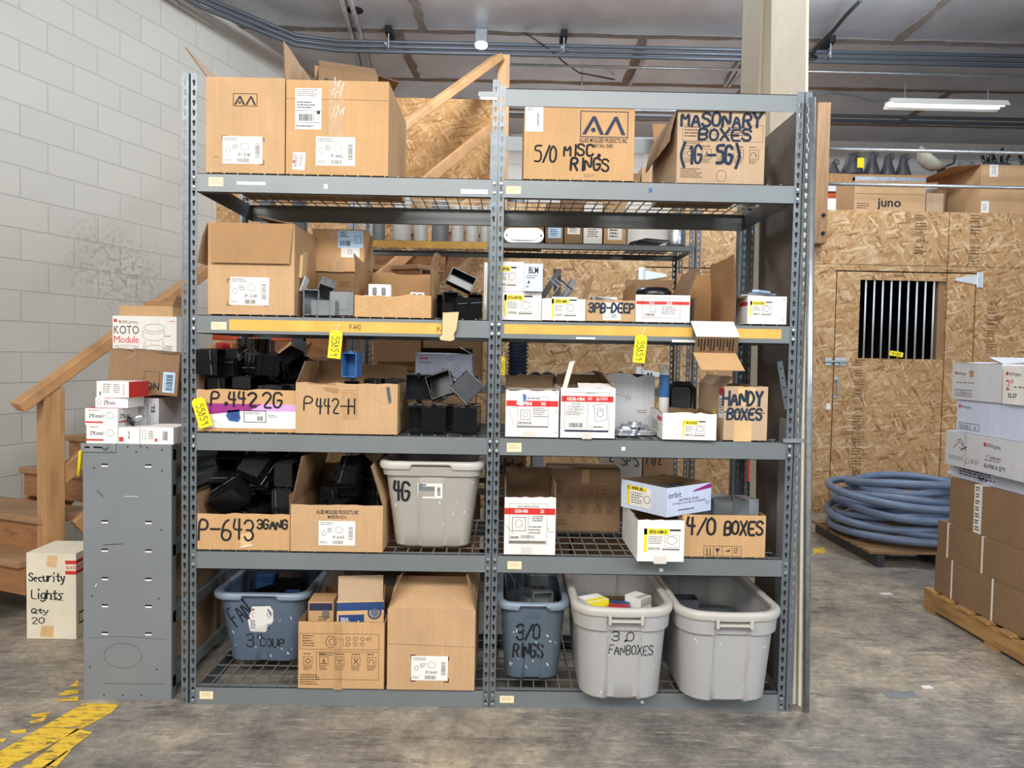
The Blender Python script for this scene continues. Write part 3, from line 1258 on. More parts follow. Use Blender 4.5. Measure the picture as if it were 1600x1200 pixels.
# round sensor
c = at(752, 50, 6.9)
t = thing('ceiling_sensor', 'small square grey box with a lit white oval face hanging from the ceiling seam', 'sensor', (c.x, 6.95, CEIL))
mb = MB()
mb.box(-0.055, -0.05, -0.12, 0.055, 0.05, 0, 'grey_plastic')
mb.build('housing', t, bevel=0.008)
mb = MB()
mb.lathe([(0.001, -0.16), (0.05, -0.158), (0.06, -0.145), (0.06, -0.12)], 'sensor_glow', 20)
mb.build('lens', t, smooth=True)
# ceiling spots
for px, py, Y, rr, lb in ((555, 24, 6.6, 0.07, 'dark round hole in the foil ceiling at the upper left'), (722, 152, 8.9, 0.13, 'dark round opening in the ceiling above the chipboard, left of the tall wooden post')):
    c = at(px, py, Y)
    mb = MB()
    mb.lathe([(0.001, -0.012), (rr * .8, -0.012), (rr, -0.006), (rr, 0)], 'black_and_shade', 20)  # black disc painted in for the shade inside the hole
    o = mb.build('ceiling_hole', loc=(c.x, c.y, CEIL - 0.001))
    struct(o)
# loose cables
pipe([(at(820, 56, 6.9).x, 6.95, CEIL - .01), (at(850, 75, 6.9).x, 7.0, CEIL - .10), (at(868, 92, 7).x, 7.05, CEIL - .16), (at(880, 105, 7.2).x, 7.2, CEIL - .17), (at(905, 120, 7.6).x, 7.6, CEIL - .12), (at(960, 129, 8).x, 8.0, CEIL - .03)], 0.008,
     'thin black cable sagging from the ceiling near the round sensor', 'black_cable', 'ceiling_cable', 6, cat='cable')
pipe([at(1345, 0, 5.9) + Vector((0, 0, .0)), at(1320, 26, 6.3), at(1302, 48, 6.6), at(1284, 66, 6.75), at(1272, 80, 6.85), at(1268, 86, 6.9), at(1275, 90, 6.95)], 0.016,
     'black flexible cable coming down the ceiling to the strut hanger right of the column', 'black_cable', 'ceiling_cable', 8, cat='cable')
pipe([at(1256, 149, 7.6), at(1300, 145, 7.6), at(1340, 150, 7.6), at(1365, 158, 7.6), at(1390, 157, 7.55)], 0.009,
     'thin grey cable sagging to the left end of the right fluorescent fixture', 'steel_grey_dark', 'ceiling_cable', 6, cat='cable')


def fixture(x, Y, z, L, label):
    t = thing('fluorescent_fixture', label, 'lamp', (x, Y, z))
    mb = MB()
    prof = [(-0.11, -0.03), (-0.06, 0.035), (0.06, 0.035), (0.11, -0.03), (0.10, -0.03), (0.052, 0.027), (-0.052, 0.027), (-0.10, -0.03)]
    n = len(prof)
    vs = [(-L / 2, a, b) for a, b in prof] + [(L / 2, a, b) for a, b in prof]
    mb.add(vs, [(i, (i + 1) % n, n + (i + 1) % n, n + i) for i in range(n)] + [(7, 6, 1, 0), (6, 5, 2, 1), (5, 4, 3, 2), (8, 9, 14, 15), (9, 10, 13, 14), (10, 11, 12, 13)], 'white_plastic')
    mb.build('reflector', t)
    for s in (-1, 1):
        mb = MB()
        mb.tube([(s * L * .36, 0, 0.03), (s * L * .36, 0, CEIL - z)], 0.006, 'galvanized', 6)
        mb.build('hanger_rod', t)
    for s in (-1, 1):
        mb = MB()
        mb.tube([(-L / 2 + 0.02, s * 0.04, -0.01), (L / 2 - 0.02, s * 0.04, -0.01)], 0.016, 'lamp_glow', 8)
        mb.build('tube', t, smooth=True)
    return t


a, b = at(1388, 168, 7.55), at(1568, 172, 7.55)
fixture((a.x + b.x) / 2, 7.55, at(1480, 168, 7.55).z + .03, b.x - a.x, 'white fluorescent fixture under the ceiling at the right above the carton with lower case lettering')
a, b = at(748, 150, 7.7), at(935, 150, 7.7)
fixture((a.x + b.x) / 2, 7.7, at(840, 158, 7.7).z + .03, b.x - a.x, 'white fluorescent fixture half hidden behind the top cross beam of the rack')


def added_strip_lamp(x, Y, label, power):  # lamp added out of view to brighten the ceiling around it
    t = thing('added_strip_lamp', label, 'lamp', (x, Y, CEIL))
    mb = MB()
    mb.box(-0.06, -0.6, -0.14, 0.06, 0.6, 0.0, 'white_plastic')
    mb.build('lamp_body', t, bevel=0.01)
    mb = MB()
    mb.tube([(0, -0.58, -0.165), (0, 0.58, -0.165)], 0.018, 'lamp_glow', 8)
    mb.build('tube', t, smooth=True)
    l = bpy.data.lights.new('ceiling_fill_light', 'POINT')
    l.energy = power
    l.color = (0.8, 0.9, 1.0)
    l.shadow_soft_size = 0.2
    o = bpy.data.objects.new('ceiling_fill_light', l)
    col.objects.link(o)
    o.parent = t
    o.location = (0, 0.2, -0.32)


added_strip_lamp(-0.35, 5.0, 'added unseen strip lamp brightening the ceiling behind the rack', 110)
added_strip_lamp(2.75, 5.0, 'added unseen strip lamp brightening the ceiling beside the barred door', 170)

# ------------------------------------------------------------------ mezzanine guard rails and posts
gp = at(1281, 260, BW - 0.07)
gtop = at(1281, 163, BW - 0.07).z
gbot = at(1281, 382, BW - 0.07).z
t = thing('guard_post', 'square wooden guard post bolted to the chipboard wall right of the column', 'post', (gp.x, BW - 0.071, gbot))
mb = MB()
mb.box(-0.058, -0.058, 0, 0.058, 0.058, gtop - gbot, 'timber_dark')
mb.build('post', t, bevel=0.004)
mb = MB()
mb.box(-0.14, -0.01, 0, -0.06, 0.058, 0.42, 'timber_dark')
mb.build('side_block', t)
for dz in (0.09, 0.25):
    mb = MB()
    mb.tube([(0.02, -0.072, dz), (0.02, -0.055, dz)], 0.016, 'black_and_shade', 10)
    mb.build('bolt', t)
for py, lb in ((236, 'upper'), (290, 'lower')):
    z = at(1450, py + 3, BW).z
    pipe([(gp.x + 0.058, BW - 0.06, z), (8, BW - 0.06, z)], 0.016, lb + ' steel guard rail in front of the cartons on the mezzanine at the right', 'galvanized', 'guard_rail', cat='rail')
# stubs of a further guard that runs back from the post
for k, py in enumerate((158, 222, 285)):
    a = at(1262, py, BW - 0.05)
    b = at(1274, py + 14, BW - 0.1)
    pipe([a + Vector((-0.0, 0.25, 0.06)), (gp.x - 0.085, BW - 0.045, b.z)], 0.012, ('highest', 'middle', 'lowest')[k] + ' of the three short steel rods slanting down into the square wooden guard post', 'galvanized', 'rail_stub', cat='rail')
sx = at(787, 90, 6.6).x
stop = at(787, 86, 6.6).z
for py, lb in ((172, 'upper'), (216, 'middle'), (236, 'lower')):
    z = at(900, py, BW).z
    pipe([(sx + 0.06, BW - 0.03, z), (gp.x - 0.06, BW - 0.03, z)], 0.014, lb + ' steel guard rail between the tall wooden post and the column, behind the rack', 'galvanized', 'guard_rail', cat='rail')

# ------------------------------------------------------------------ stairs
st = thing('wooden_stairs', 'wooden stairs with handrail and newel post climbing from the lower left up behind the rack', 'stairs', (0, 0, 0))
nd = Vector((math.cos(R(22)), -math.sin(R(22)), 0))
hd = Vector((0.63, 0.775, 0)).normalized()
for k in range(1, 15):
    zt = 0.172 * k
    Yk = 3.72 + 0.19 * (k - 2)
    xr = -2.20 + 0.155 * (k - 2)
    r = Vector((xr, Yk - 0.13, 0))
    left = (1.05 if k > 1 else 0.9) if k < 9 else 0.62
    if k == 1:
        r = r + Vector((-0.32, -0.02, 0))
    if k in (2, 3):
        r.x = -2.36
    a = r - nd * left
    back = Vector((0.17, 0.26, 0))
    mb = MB()
    mb.slab(a + Vector((0, 0, zt - 0.035)), nd * left, back, (0, 0, 0.035), 'tread')
    mb.build('tread', st, bevel=0.006)
    mb = MB()
    mb.slab(a + hd * 0.03 + Vector((0, 0, zt - 0.172 if k > 1 else 0)), nd * left, Vector((0.008, 0.015, 0)), (0, 0, 0.137 if k > 1 else 0.137), 'riser')
    mb.build('riser', st)
for off in (0.02, 0.9):
    mb = MB()
    a = Vector((-2.20 - off * 0.95, 3.9 + off * .38, 0.02))
    b = Vector((-0.25 - off * 0.95, 6.29 + off * .0, 2.3))
    mb.slab(a, b - a, Vector((0.03, -0.02, 0)), (0, 0, 0.26), 'riser')
    mb.build('stringer', st)

P0 = Vector((-2.345, 3.83, 1.21))
P1 = Vector((sx - 0.05, 6.58, stop - 0.03))
sr = st
dr = (P1 - P0).normalized()
sd = Vector((dr.y, -dr.x, 0)).normalized()
upv = sd.cross(dr).normalized()


def beam_between(a, b, w, h, mat, name, parent):
    d = (b - a)
    s = Vector((d.y, -d.x, 0)).normalized()
    u = s.cross(d.normalized()).normalized()
    mb = MB()
    mb.slab(a - s * w / 2 - u * h / 2, d, s * w, u * h, mat)
    return mb.build(name, parent, bevel=0.006)


H0 = P0 - dr * 0.19
beam_between(H0, P1, 0.12, 0.055, 'timber_rail', 'handrail', sr)
beam_between(P0 + Vector((0.03, 0, -0.50)), P1 + Vector((0.03, 0, -0.55)), 0.045, 0.085, 'timber_rail', 'mid_rail', sr)
beam_between(P0 + Vector((0.03, 0, -0.84)) + dr * 0.12, P1 + Vector((0.03, 0, -1.05)), 0.045, 0.085, 'timber_rail', 'lower_rail', sr)
t2 = MB()
for sgn in (1,):
    ang = R(38)
    cx, sxx = math.cos(ang), math.sin(ang)
    c = Vector((P0.x + 0.0, P0.y, 0.002))
    a, b = Vector((cx, -sxx, 0)) * 0.105, Vector((sxx, cx, 0)) * 0.095
    t2.slab(c - a / 2 - b / 2, a, b, (0, 0, P0.z - 0.022), 'timber')
t2.build('newel_post', sr, bevel=0.004)
mb = MB()
mb.box(sx - 0.055, BW - 0.115, 2.3, sx + 0.055, BW - 0.006, stop, 'timber')
mb.build('top_post', sr, bevel=0.004)

# ------------------------------------------------------------------ column behind the rack
cl = at(1182, 300, 3.62)
cr_ = at(1236, 300, 3.62)
t = thing('steel_column', 'beige painted steel column standing behind the right end of the rack', 'column', ((cl.x + cr_.x) / 2, 3.76, 0))
W2 = (cr_.x - cl.x) / 2
mb = MB()
for s in (-1, 1):
    mb.box(s * W2 - 0.006, -0.14, 0, s * W2 + 0.006, 0.14, CEIL, 'steel_column')
mb.build('flange', t)
mb = MB()
mb.box(-W2 + 0.006, -0.09, 0, W2 - 0.006, -0.07, CEIL, 'steel_column')
mb.build('web', t)
# floor paint
def floor_poly(pts, name='floor_marking', lift=0.002):
    mb = MB()
    mb.add([(lambda q: (q.x, q.y, lift))(atz(x, y, 0)) for x, y in pts], [tuple(range(len(pts)))], 'worn_paint')
    return struct(mb.build(name))


floor_poly([(130, 1100), (188, 1100), (172, 1116), (0, 1206), (-60, 1210), (-10, 1180), (60, 1140)])
floor_poly([(120, 1139), (145, 1145), (125, 1160), (68, 1204), (30, 1204), (80, 1168)])
floor_poly([(104, 1174), (112, 1172), (84, 1204), (60, 1204)])
floor_poly([(80, 1096), (122, 1088), (122, 1096)])
floor_poly([(88, 1088), (104, 1079), (122, 1079), (122, 1084), (102, 1087)])
floor_poly([(108, 1074), (122, 1062), (122, 1073)])
floor_poly([(48, 1117), (80, 1113), (70, 1121), (50, 1121)])
floor_poly([(46, 1128), (74, 1120), (66, 1129), (48, 1131)])
floor_poly([(16, 1142), (42, 1140), (40, 1146), (18, 1147)])
floor_poly([(-4, 1156), (10, 1154), (6, 1161), (-4, 1162)])
floor_poly([(1270, 858), (1288, 855), (1290, 864), (1272, 866)])
for px, py, w_, h_, lb in ((1408, 1086, 26, 5, 'flat strip of pale litter on the floor beside the foot of the leaning conduit'), (1448, 1074, 8, 2, 'small white scrap on the floor to the right of the pale strip of litter'),
                           (1384, 928, 9, 2, 'thin yellowish scrap on the floor in front of the coil of blue conduit')):
    a = atz(px, py, 0)
    mb = MB()
    k = a.y / FPX
    mb.box(-w_ * k, -h_ * k * 2.2, 0, w_ * k, h_ * k * 2.2, 0.003, 'scuff_white' if w_ < 20 else 'grey_plastic')
    o = mb.build('floor_scrap', loc=(a.x, a.y, 0))
    o.rotation_euler = (0, 0, 0.1)
    tag(o, lb, 'scrap')

# ------------------------------------------------------------------ the rack
D = 2.8713
XL, XM, XR = -1.2213, -0.036, 1.1266
ZS = [2.0764, 1.5328, 1.0762, 0.6110, 0.0696]
DEP = 0.62
BH = 0.072
RH = 2.435
from mathutils.geometry import tessellate_polygon

_post_mesh = {}


def upright(parent, x0, x1, y, h, facing, parentloc, flange_side, name='upright', pitch=0.0381):
    """slotted angle post: a punched face towards the aisle and a plain flange running back"""
    key = (round(x1 - x0, 3), round(h, 2), facing, flange_side)
    if key not in _post_mesh:
        w = x1 - x0
        mb = MB()
        kh = [(0.0065, 0.0235), (0.0046, 0.028), (0, 0.030), (-0.0046, 0.028), (-0.0065, 0.0235), (-0.0052, 0.0185), (-0.0034, 0.0155), (-0.0034, 0.0085), (0, 0.0065), (0.0034, 0.0085), (0.0034, 0.0155), (0.0052, 0.0185)]
        n = int(h / pitch)
        outer = [(0, 0), (w, 0), (w, pitch), (0, pitch)]
        inner = [(w / 2 + a, b) for a, b in kh]
        tris = tessellate_polygon([[Vector((a, b, 0)) for a, b in outer], [Vector((a, b, 0)) for a, b in inner]])
        pts = outer + inner
        for i in range(n):
            mb.add([(a, 0, b + i * pitch) for a, b in pts], [tuple(t) for t in tris], 'steel_post')
        mb.add([(0, 0, n * pitch), (w, 0, n * pitch), (w, 0, h), (0, 0, h)], [(0, 1, 2, 3)], 'steel_post')
        fx = 0 if flange_side == 'l' else w
        d = 0.036 * facing
        mb.add([(fx, 0, 0), (fx, d, 0), (fx, d, h), (fx, 0, h)], [(0, 1, 2, 3)], 'steel_post')
        o = mb.build(name, parent, solid=0.002)
        o.modifiers['thickness'].offset = 0
        _post_mesh[key] = o
    else:
        o = _post_mesh[key].copy()
        col.objects.link(o)
        o.parent = parent
    o.location = (x0 - parentloc[0], y - parentloc[1], 0)
    return o


def rack(name, label, x0, x1, Y, dep, shelves, h, post_l, post_r, bh=BH, header=None, deck=True, cat='rack', wires=0.05):
    """posts given as lists of (xa, xb, flange side)"""
    loc = (0.5 * (x0 + x1), Y + dep / 2, 0)
    t = thing(name, label, cat, loc)
    for (a, b, fs) in post_l + post_r:
        upright(t, a, b, Y, h, 1, loc, fs)
        upright(t, a, b, Y + dep, h, -1, loc, fs)
    a, b = x0 - loc[0], x1 - loc[0]
    f = -dep / 2
    for z in shelves:
        for s in (-1, 1):
            mb = MB()
            yy = s * dep / 2
            i = -s
            mb.box(a, min(yy, yy + i * 0.0025), z - bh, b, max(yy, yy + i * 0.0025), z, 'steel_grey')
            mb.box(a, min(yy, yy + i * 0.03), z - 0.0025, b, max(yy, yy + i * 0.03), z, 'steel_grey')
            mb.box(a, min(yy, yy + i * 0.02), z - bh, b, max(yy, yy + i * 0.02), z - bh + 0.0025, 'steel_grey')
            mb.build('beam', t)
        for xx, i in ((a, 1), (b, -1)):
            mb = MB()
            mb.box(min(xx, xx + i * 0.0025), f + 0.003, z - bh, max(xx, xx + i * 0.0025), -f - 0.003, z - 0.003, 'steel_grey_dark')
            mb.build('side_beam', t)
        if deck:
            mb = MB()
            n = int((b - a) / wires)
            for k in range(1, n):
                x = a + (b - a) * k / n
                mb.box(x - 0.0022, f + 0.001, z - 0.0005, x + 0.0022, -f - 0.001, z + 0.004, 'wire')
            m = int(dep / 0.1)
            for k in range(0, m + 1):
                y = f + 0.006 + (dep - 0.012) * k / m
                mb.box(a + 0.002, y - 0.0022, z - 0.0045, b - 0.002, y + 0.0022, z - 0.0005, 'wire')
            mb.build('wire_deck', t)
    if header:
        mb = MB()
        mb.box(a, f, header - 0.066, b, f + 0.0025, header, 'steel_grey')
        mb.box(a, f, header - 0.0025, b, f + 0.03, header, 'steel_grey')
        mb.build('beam', t)
        mb = MB()
        mb.box(a, -f - 0.0025, header - 0.066, b, -f, header, 'steel_grey')
        mb.build('beam', t)
    return t, loc


rackL, locL = rack('steel_rack', 'left bay of the tall grey steel rack with five wire shelves', XL + 0.028, XM - 0.026, D, DEP, ZS, RH + 0.02,
                   [(XL - 0.030, XL - 0.005, 'r'), (XL + 0.004, XL + 0.028, 'l')], [(XM - 0.026, XM - 0.003, 'r')])
rackR, locR = rack('steel_rack', 'right bay of the tall grey steel rack, with an extra cross beam at its top', XM + 0.024, XR - 0.014, D, DEP, ZS, RH,
                   [(XM + 0.002, XM + 0.024, 'l')], [(XR - 0.014, XR + 0.014, 'r'), (XR + 0.020, XR + 0.046, 'l')], header=RH - 0.012)


def beam_face(k, loc, x0, x1, rect):
    """front of beam k, described by the same stretch of it in the photograph"""
    return Face(None, (x0 - loc[0], -DEP / 2, ZS[k] - BH), (1, 0, 0), (0, 0, 1), (0, -1, 0), x1 - x0, BH, rect)


def on_beam(k, loc, parent, r, name, base, items=None, pad=60, label=None):
    x0, y0, x1, y1 = r
    xm = (x0 + x1) / 2
    a, b = at(x0, y0, D).x, at(x1, y0, D).x
    yt, yb = None, None
    # pixel rows of the beam's edges at this spot
    from_z = lambda z: _row(at(xm, 600, D).x, z)
    F = beam_face(k, loc, a, b, (x0, from_z(ZS[k]), x1, from_z(ZS[k] - BH)))
    mb = MB()
    F.mb = mb
    F.rect_(r, base, 0.0008, mb)
    F.rect_(r, base, 0.0003, mb)
    if items:
        F.lift = 0.0013
        items(F, mb)
    o = mb.build(name, parent)
    if label:
        o['label'] = label
    return o


def mini(r, m='rust_pale'):
    return lambda F, mb: F.fine((r[0] + 3, r[1] + 3, r[2] - 3, r[3] - 3), 2, m, None, mb)


for k, loc, par, r in ((0, locL, rackL, (326, 277, 349, 291)), (1, locL, rackL, (330, 503, 354, 515)), (4, locL, rackL, (312, 1080, 333, 1092)),
                       (0, locR, rackR, (791, 291, 814, 303)), (2, locR, rackR, (792, 692, 815, 706)), (3, locR, rackR, (793, 877, 815, 889)), (4, locR, rackR, (781, 1087, 803, 1098))):
    on_beam(k, loc, par, r, 'shelf_label', 'paper_cream', mini(r))
for k, loc, par, r in ((0, locL, rackL, (506, 288, 512, 295)), (2, locR, rackR, (971, 698, 977, 704)), (3, locR, rackR, (1030, 888, 1036, 893)), (0, locR, rackR, (1014, 294, 1019, 301)), (4, locR, rackR, (1001, 1095, 1006, 1099))):
    on_beam(k, loc, par, r, 'beam_sticker', 'blue' if r[0] == 1014 else 'scuff_white')
on_beam(1, locL, rackL, (358, 502, 690, 519), 'masking_tape', 'tape_yellow', lambda F, mb: (F.text('P-442', (546, 506, 564, 515), 'ink', 0, None, mb), F.text('P-', (683, 508, 690, 516), 'ink', 0, None, mb)), label='strip of yellow tape')
on_beam(1, locR, rackR, (788, 509, 1082, 524), 'masking_tape', 'tape_yellow', label='strip of yellow tape')
on_beam(1, locR, rackR, (1148, 514, 1221, 529), 'masking_tape', 'tape_yellow', label='strip of yellow tape')
for r, k, loc, par in (((370, 284, 415, 289), 0, locL, rackL), ((720, 296, 762, 303), 0, locL, rackL), ((900, 527, 930, 530), 1, locR, rackR), ((1050, 531, 1086, 535), 1, locR, rackR)):
    mb = MB()
    on_beam(k, loc, par, r, 'paint_scuff', 'scuff_white')
# clamp joining the two right posts
mb = MB()
z = at(1233, 688, D).z
mb.box(XR - 0.03 - locR[0], -DEP / 2 - 0.012, z - 0.008, XR + 0.055 - locR[0], -DEP / 2 - 0.002, z + 0.008, 'galvanized')
mb.build('post_clamp', rackR)
mb = MB()
mb.tube([(XR + 0.035 - locR[0], -DEP / 2 - 0.02, z - 0.06), (XR + 0.035 - locR[0], -DEP / 2 + 0.01, z - 0.06)], 0.008, 'galvanized', 8)
mb.build('clamp_bolt', rackR)
# bolts where beams meet posts
for par, loc, xs in ((rackL, locL, (XL + 0.016, XM - 0.0135)), (rackR, locR, (XM + 0.013, XR))):
    for x in xs:
        mb = MB()
        for z in ZS:
            for dz in (0.018, 0.054):
                mb.lathe([(0.008, 0), (0.006, 0.004), (0.001, 0.005)], 'galvanized', 8, M4=Matrix.Translation((x - loc[0], -DEP / 2 - 0.001, z - dz)) @ Matrix.Rotation(R(90), 4, 'X'))
        o = mb.build('rivets', par)
        o['kind'] = 'stuff'


def hang_tag(px0, py0, px1, py1, Y, rot, label, text='55859'):
    xm, ym = (px0 + px1) / 2, (py0 + py1) / 2
    c = at(xm, py0, Y)
    h = (py1 - py0) * Y / FPX
    w = (px1 - px0) * Y / FPX
    t = thing('hang_tag', label, 'tag', c)
    t.rotation_euler = (0.0, rot, 0)
    mb = MB()
    mb.add([(-w * .32, 0, 0), (w * .32, 0, 0), (w / 2, 0, -h * .1), (w / 2, 0, -h), (-w / 2, 0, -h), (-w / 2, 0, -h * .1)], [(0, 1, 2, 3, 4, 5)], 'yellow')
    F = Face(mb, (-w / 2, 0, -h), (1, 0, 0), (0, 0, 1), (0, -1, 0), w, h, (0, 0, 20, 50))
    F.lift = 0.002
    F.mb = m2 = MB()
    # the number runs down the tag
    class T(Face):
        pass
    g = Face(m2, (w / 2 - w * .08, 0, -h * .16), (0, 0, -1), (1, 0, 0), (0, -1, 0), h * .8, w * .8, (0, 0, 50, 16))
    g.o = Vector((-w * .36, 0, -h * .2))
    g.u, g.v, g.W, g.H = Vector((0, 0, -1)), Vector((1, 0, 0)), h * .72, w * .72
    g.lift = 0.002
    g.hand(text, (2, 2, 48, 14), 1.3, 'ink', 0, None, 0.3)
    body = mb.build('tag_paper', t, solid=0.0015)
    m2.build('tag_number', t)
    mb = MB()
    mb.tube([(0, -0.001, -h * .06), (0.004, -0.006, h * .1), (0.01, -0.002, h * .25)], 0.0012, 'paper', 5)
    mb.build('tag_string', t)
    return t


# ------------------------------------------------------------------ the second rack behind
B = 4.50
zB = at(900, 381, B).z
bx0, bxm, bx1 = at(556, 400, B).x, at(771, 400, B).x, at(1084, 400, B).x
bzs = [zB, 1.20, 0.575, 0.09]
rackC, locC = rack('steel_rack', 'left bay of the second grey rack behind, orange tape along its top beam', bx0, bxm - 0.03, B, 0.45, bzs, 2.75,
                   [(bx0 - 0.05, bx0 - 0.018, 'r'), (bx0 - 0.012, bx0 + 0.02, 'l')], [(bxm - 0.03, bxm - 0.002, 'r')], bh=0.034)
rackE, locE = rack('steel_rack', 'right bay of the second grey rack seen through the front rack', bxm + 0.03, bx1, B, 0.45, bzs, 2.75,
                   [(bxm + 0.002, bxm + 0.03, 'l')], [(bx1 - 0.03, bx1 - 0.004, 'r'), (bx1 + 0.012, bx1 + 0.042, 'l')], bh=0.034)
mb = MB()
mb.box(bx0 - locC[0], -0.227, zB - 0.042, bxm - 0.035 - locC[0], -0.2255, zB - 0.001, 'tape_yellow')
mb.build('orange_tape', rackC)
zB += 0.006


def loc_B(px, Y=B):
    return at(px, 380, Y).x


def coupling(px0, px1, Y, h, mat, label, collar=False, tilt=0):
    a, b = loc_B(px0, Y), loc_B(px1, Y)
    r = (b - a) / 2
    t = r * 0.88
    prof = [(t, 0), (r, 0), (r, h), (t, h), (t, 0)]
    if collar:
        prof = [(t * .9, 0), (r * .92, 0), (r * .92, h * .78), (r, h * .8), (r, h), (t * .95, h), (t * .9, 0)]
    mb = MB()
    mb.lathe(prof, mat, 24)
    o = mb.build('pipe_coupling', smooth=False, loc=((a + b) / 2, Y + r, zB))
    for p_ in o.data.polygons:
        p_.use_smooth = True
    md = o.modifiers.new('edge', 'EDGE_SPLIT')
    tag(o, label, 'pipe fitting', 'pipe couplings on the second rack')
    return o


coupling(580, 600, B + .05, .12, 'grey_plastic', 'short dark grey pipe coupling at the left end of the orange taped shelf')
coupling(611, 640, B + .03, .27, 'pale_plastic', 'widest pale grey pipe coupling on the orange taped shelf')
coupling(644, 668, B + .03, .18, 'pale_plastic', 'pale pipe coupling with a raised collar on the orange taped shelf', True)
coupling(673, 700, B + .03, .24, 'grey_plastic', 'dark grey pipe coupling between paler ones on the orange taped shelf')
coupling(704, 724, B + .03, .22, 'pale_plastic', 'pale pipe coupling right of the wide dark grey one')
coupling(727, 747, B + .03, .22, 'pale_plastic', 'pale pipe coupling second from the right end of the orange taped shelf')
coupling(750, 768, B + .05, .22, 'pale_plastic', 'pale pipe coupling at the right end of the orange taped shelf')


def bbox_(px0, px1, h, label, mat='card', Y=B + 0.02, d=0.3, lab=None, base='paper', z=None, name='cardboard_box', marks=None):
    a, b = loc_B(px0, Y), loc_B(px1, Y)
    zz = zB if z is None else z
    y1 = _row((a + b) / 2, zz, Y)
    y0 = _row((a + b) / 2, zz + h, Y)
    c = Carton(label, (a + b) / 2, Y + d / 2, zz, b - a - .004, d, h, 0, mat, open_=False, rect=(px0, y0, px1, y1), name=name)
    if lab:
        c.stick(lab, lambda F, m_: F.fine((lab[0] + 3, lab[1] + 2, lab[2] - 3, lab[3] - 2), 4, 'ink', None, m_), base)
    if marks:
        marks(c.front)
    return c.done()


bbox_(852, 880, .24, 'slim carton with a pale blue label right of the oblong metal plate', 'card_brown', lab=(856, 356, 877, 372), base='paper_blue')
bbox_(881, 910, .26, 'carton with a small white label on the second rack', 'card_brown', lab=(886, 354, 906, 366))
bbox_(911, 941, .25, 'white carton covered by a printed label on the second rack', 'card_white', lab=(914, 356, 938, 374))
bbox_(943, 977, .27, 'tan carton with a large white label on the second rack', 'card', lab=(949, 352, 972, 375))
bbox_(980, 1046, .30, 'plain white carton behind the stack of black plates on the second rack', 'card_white', Y=B + .22, d=.2)
bbox_(783, 850, .17, 'brown carton behind the oblong metal plate on the second rack', 'card_brown', Y=B + .08, d=.3)
# oblong plate
a, b = loc_B(787, B), loc_B(850, B)
t = thing('oblong_plate', 'oblong silver metal box cover leaning against a carton on the second rack', 'metal plate', ((a + b) / 2, B + 0.035, zB))
mb = MB()
for sc, y in ((1, 0), (0.7, -0.008)):
    L, hh = (b - a) / 2 * sc, 0.045 * sc
    ring = []
    for k in range(24):
        g_ = 2 * PI * k / 24
        ring.append(((L - hh) * (1 if math.cos(g_) > 0 else -1) + hh * math.cos(g_), hh * math.sin(g_) + 0.045))
    n = len(ring)
    mb.add([(x, y + .012, z) for x, z in ring] + [(x, y, z) for x, z in ring], [tuple(n + k for k in range(n))[::-1]] + [(k, (k + 1) % n, n + (k + 1) % n, n + k) for k in range(n)], 'galvanized')
mb.build('plate', t)
for s in (-1, 1):
    mb = MB()
    mb.lathe([(0.006, 0), (0.005, 0.004), (0.001, 0.005)], 'black_and_shade', 8, M4=Matrix.Translation((s * (b - a) * .43, 0, 0.045)) @ Matrix.Rotation(R(90), 4, 'X'))
    mb.build('screw', t)
# black plates and round can
for k in range(5):
    mb = MB()
    a = loc_B(990 + 3 * k, B)
    mb.box(-.085, -.09, 0, .085, .09, .006, 'black_plastic')
    o = mb.build('black_plate', loc=(a + .07, B + .11, zB + .0065 * k + (.02 if k else 0)))
    o.rotation_euler = (0, 0, .1 * k)
    o.location.z = zB + 0.0075 * k
    tag(o, 'thin black plate in the small stack on the second rack', 'plate', 'black plates on the second rack')
mb = MB()
mb.lathe([(.001, 0), (.058, 0), (.06, .02), (.06, .20), (.055, .205), (.001, .2)], 'galvanized', 24)
o = mb.build('metal_can', loc=(loc_B(1058, B) + .02, B + .12, zB), smooth=True)
tag(o, 'shiny round metal can at the right end of the second rack', 'can')
# lower shelves of the second rack: stock, plus cartons added to darken the gaps
z3 = 0.575 + 0.006
bbox_(778, 829, .24, 'brown carton with a scrawled black word on the low shelf of the second rack', 'card_brown', z=z3, d=.36,
      marks=lambda F: (F.hand('Kelly', (783, 716, 803, 740), 2.0, 'marker'), F.hand('shop', (800, 718, 825, 735), 2.0, 'marker')))
bbox_(838, 856, .25, 'narrow pale carton on the low shelf of the second rack', 'card_grey', z=z3, d=.36)
bbox_(956, 1012, .24, 'white carton with black figures, cut off by the beam above, on the second rack', 'card_white', z=z3, d=.36,
      marks=lambda F: (F.hand('2', (958, 708, 966, 722), 1.6), F.hand("SP'S", (980, 712, 1006, 728), 1.6)))
bbox_(1013, 1062, .25, 'tan carton with black figures next to the white one on the second rack', 'card', z=z3, d=.36, marks=lambda F: F.hand('1 1/2', (1016, 706, 1042, 726), 1.6))
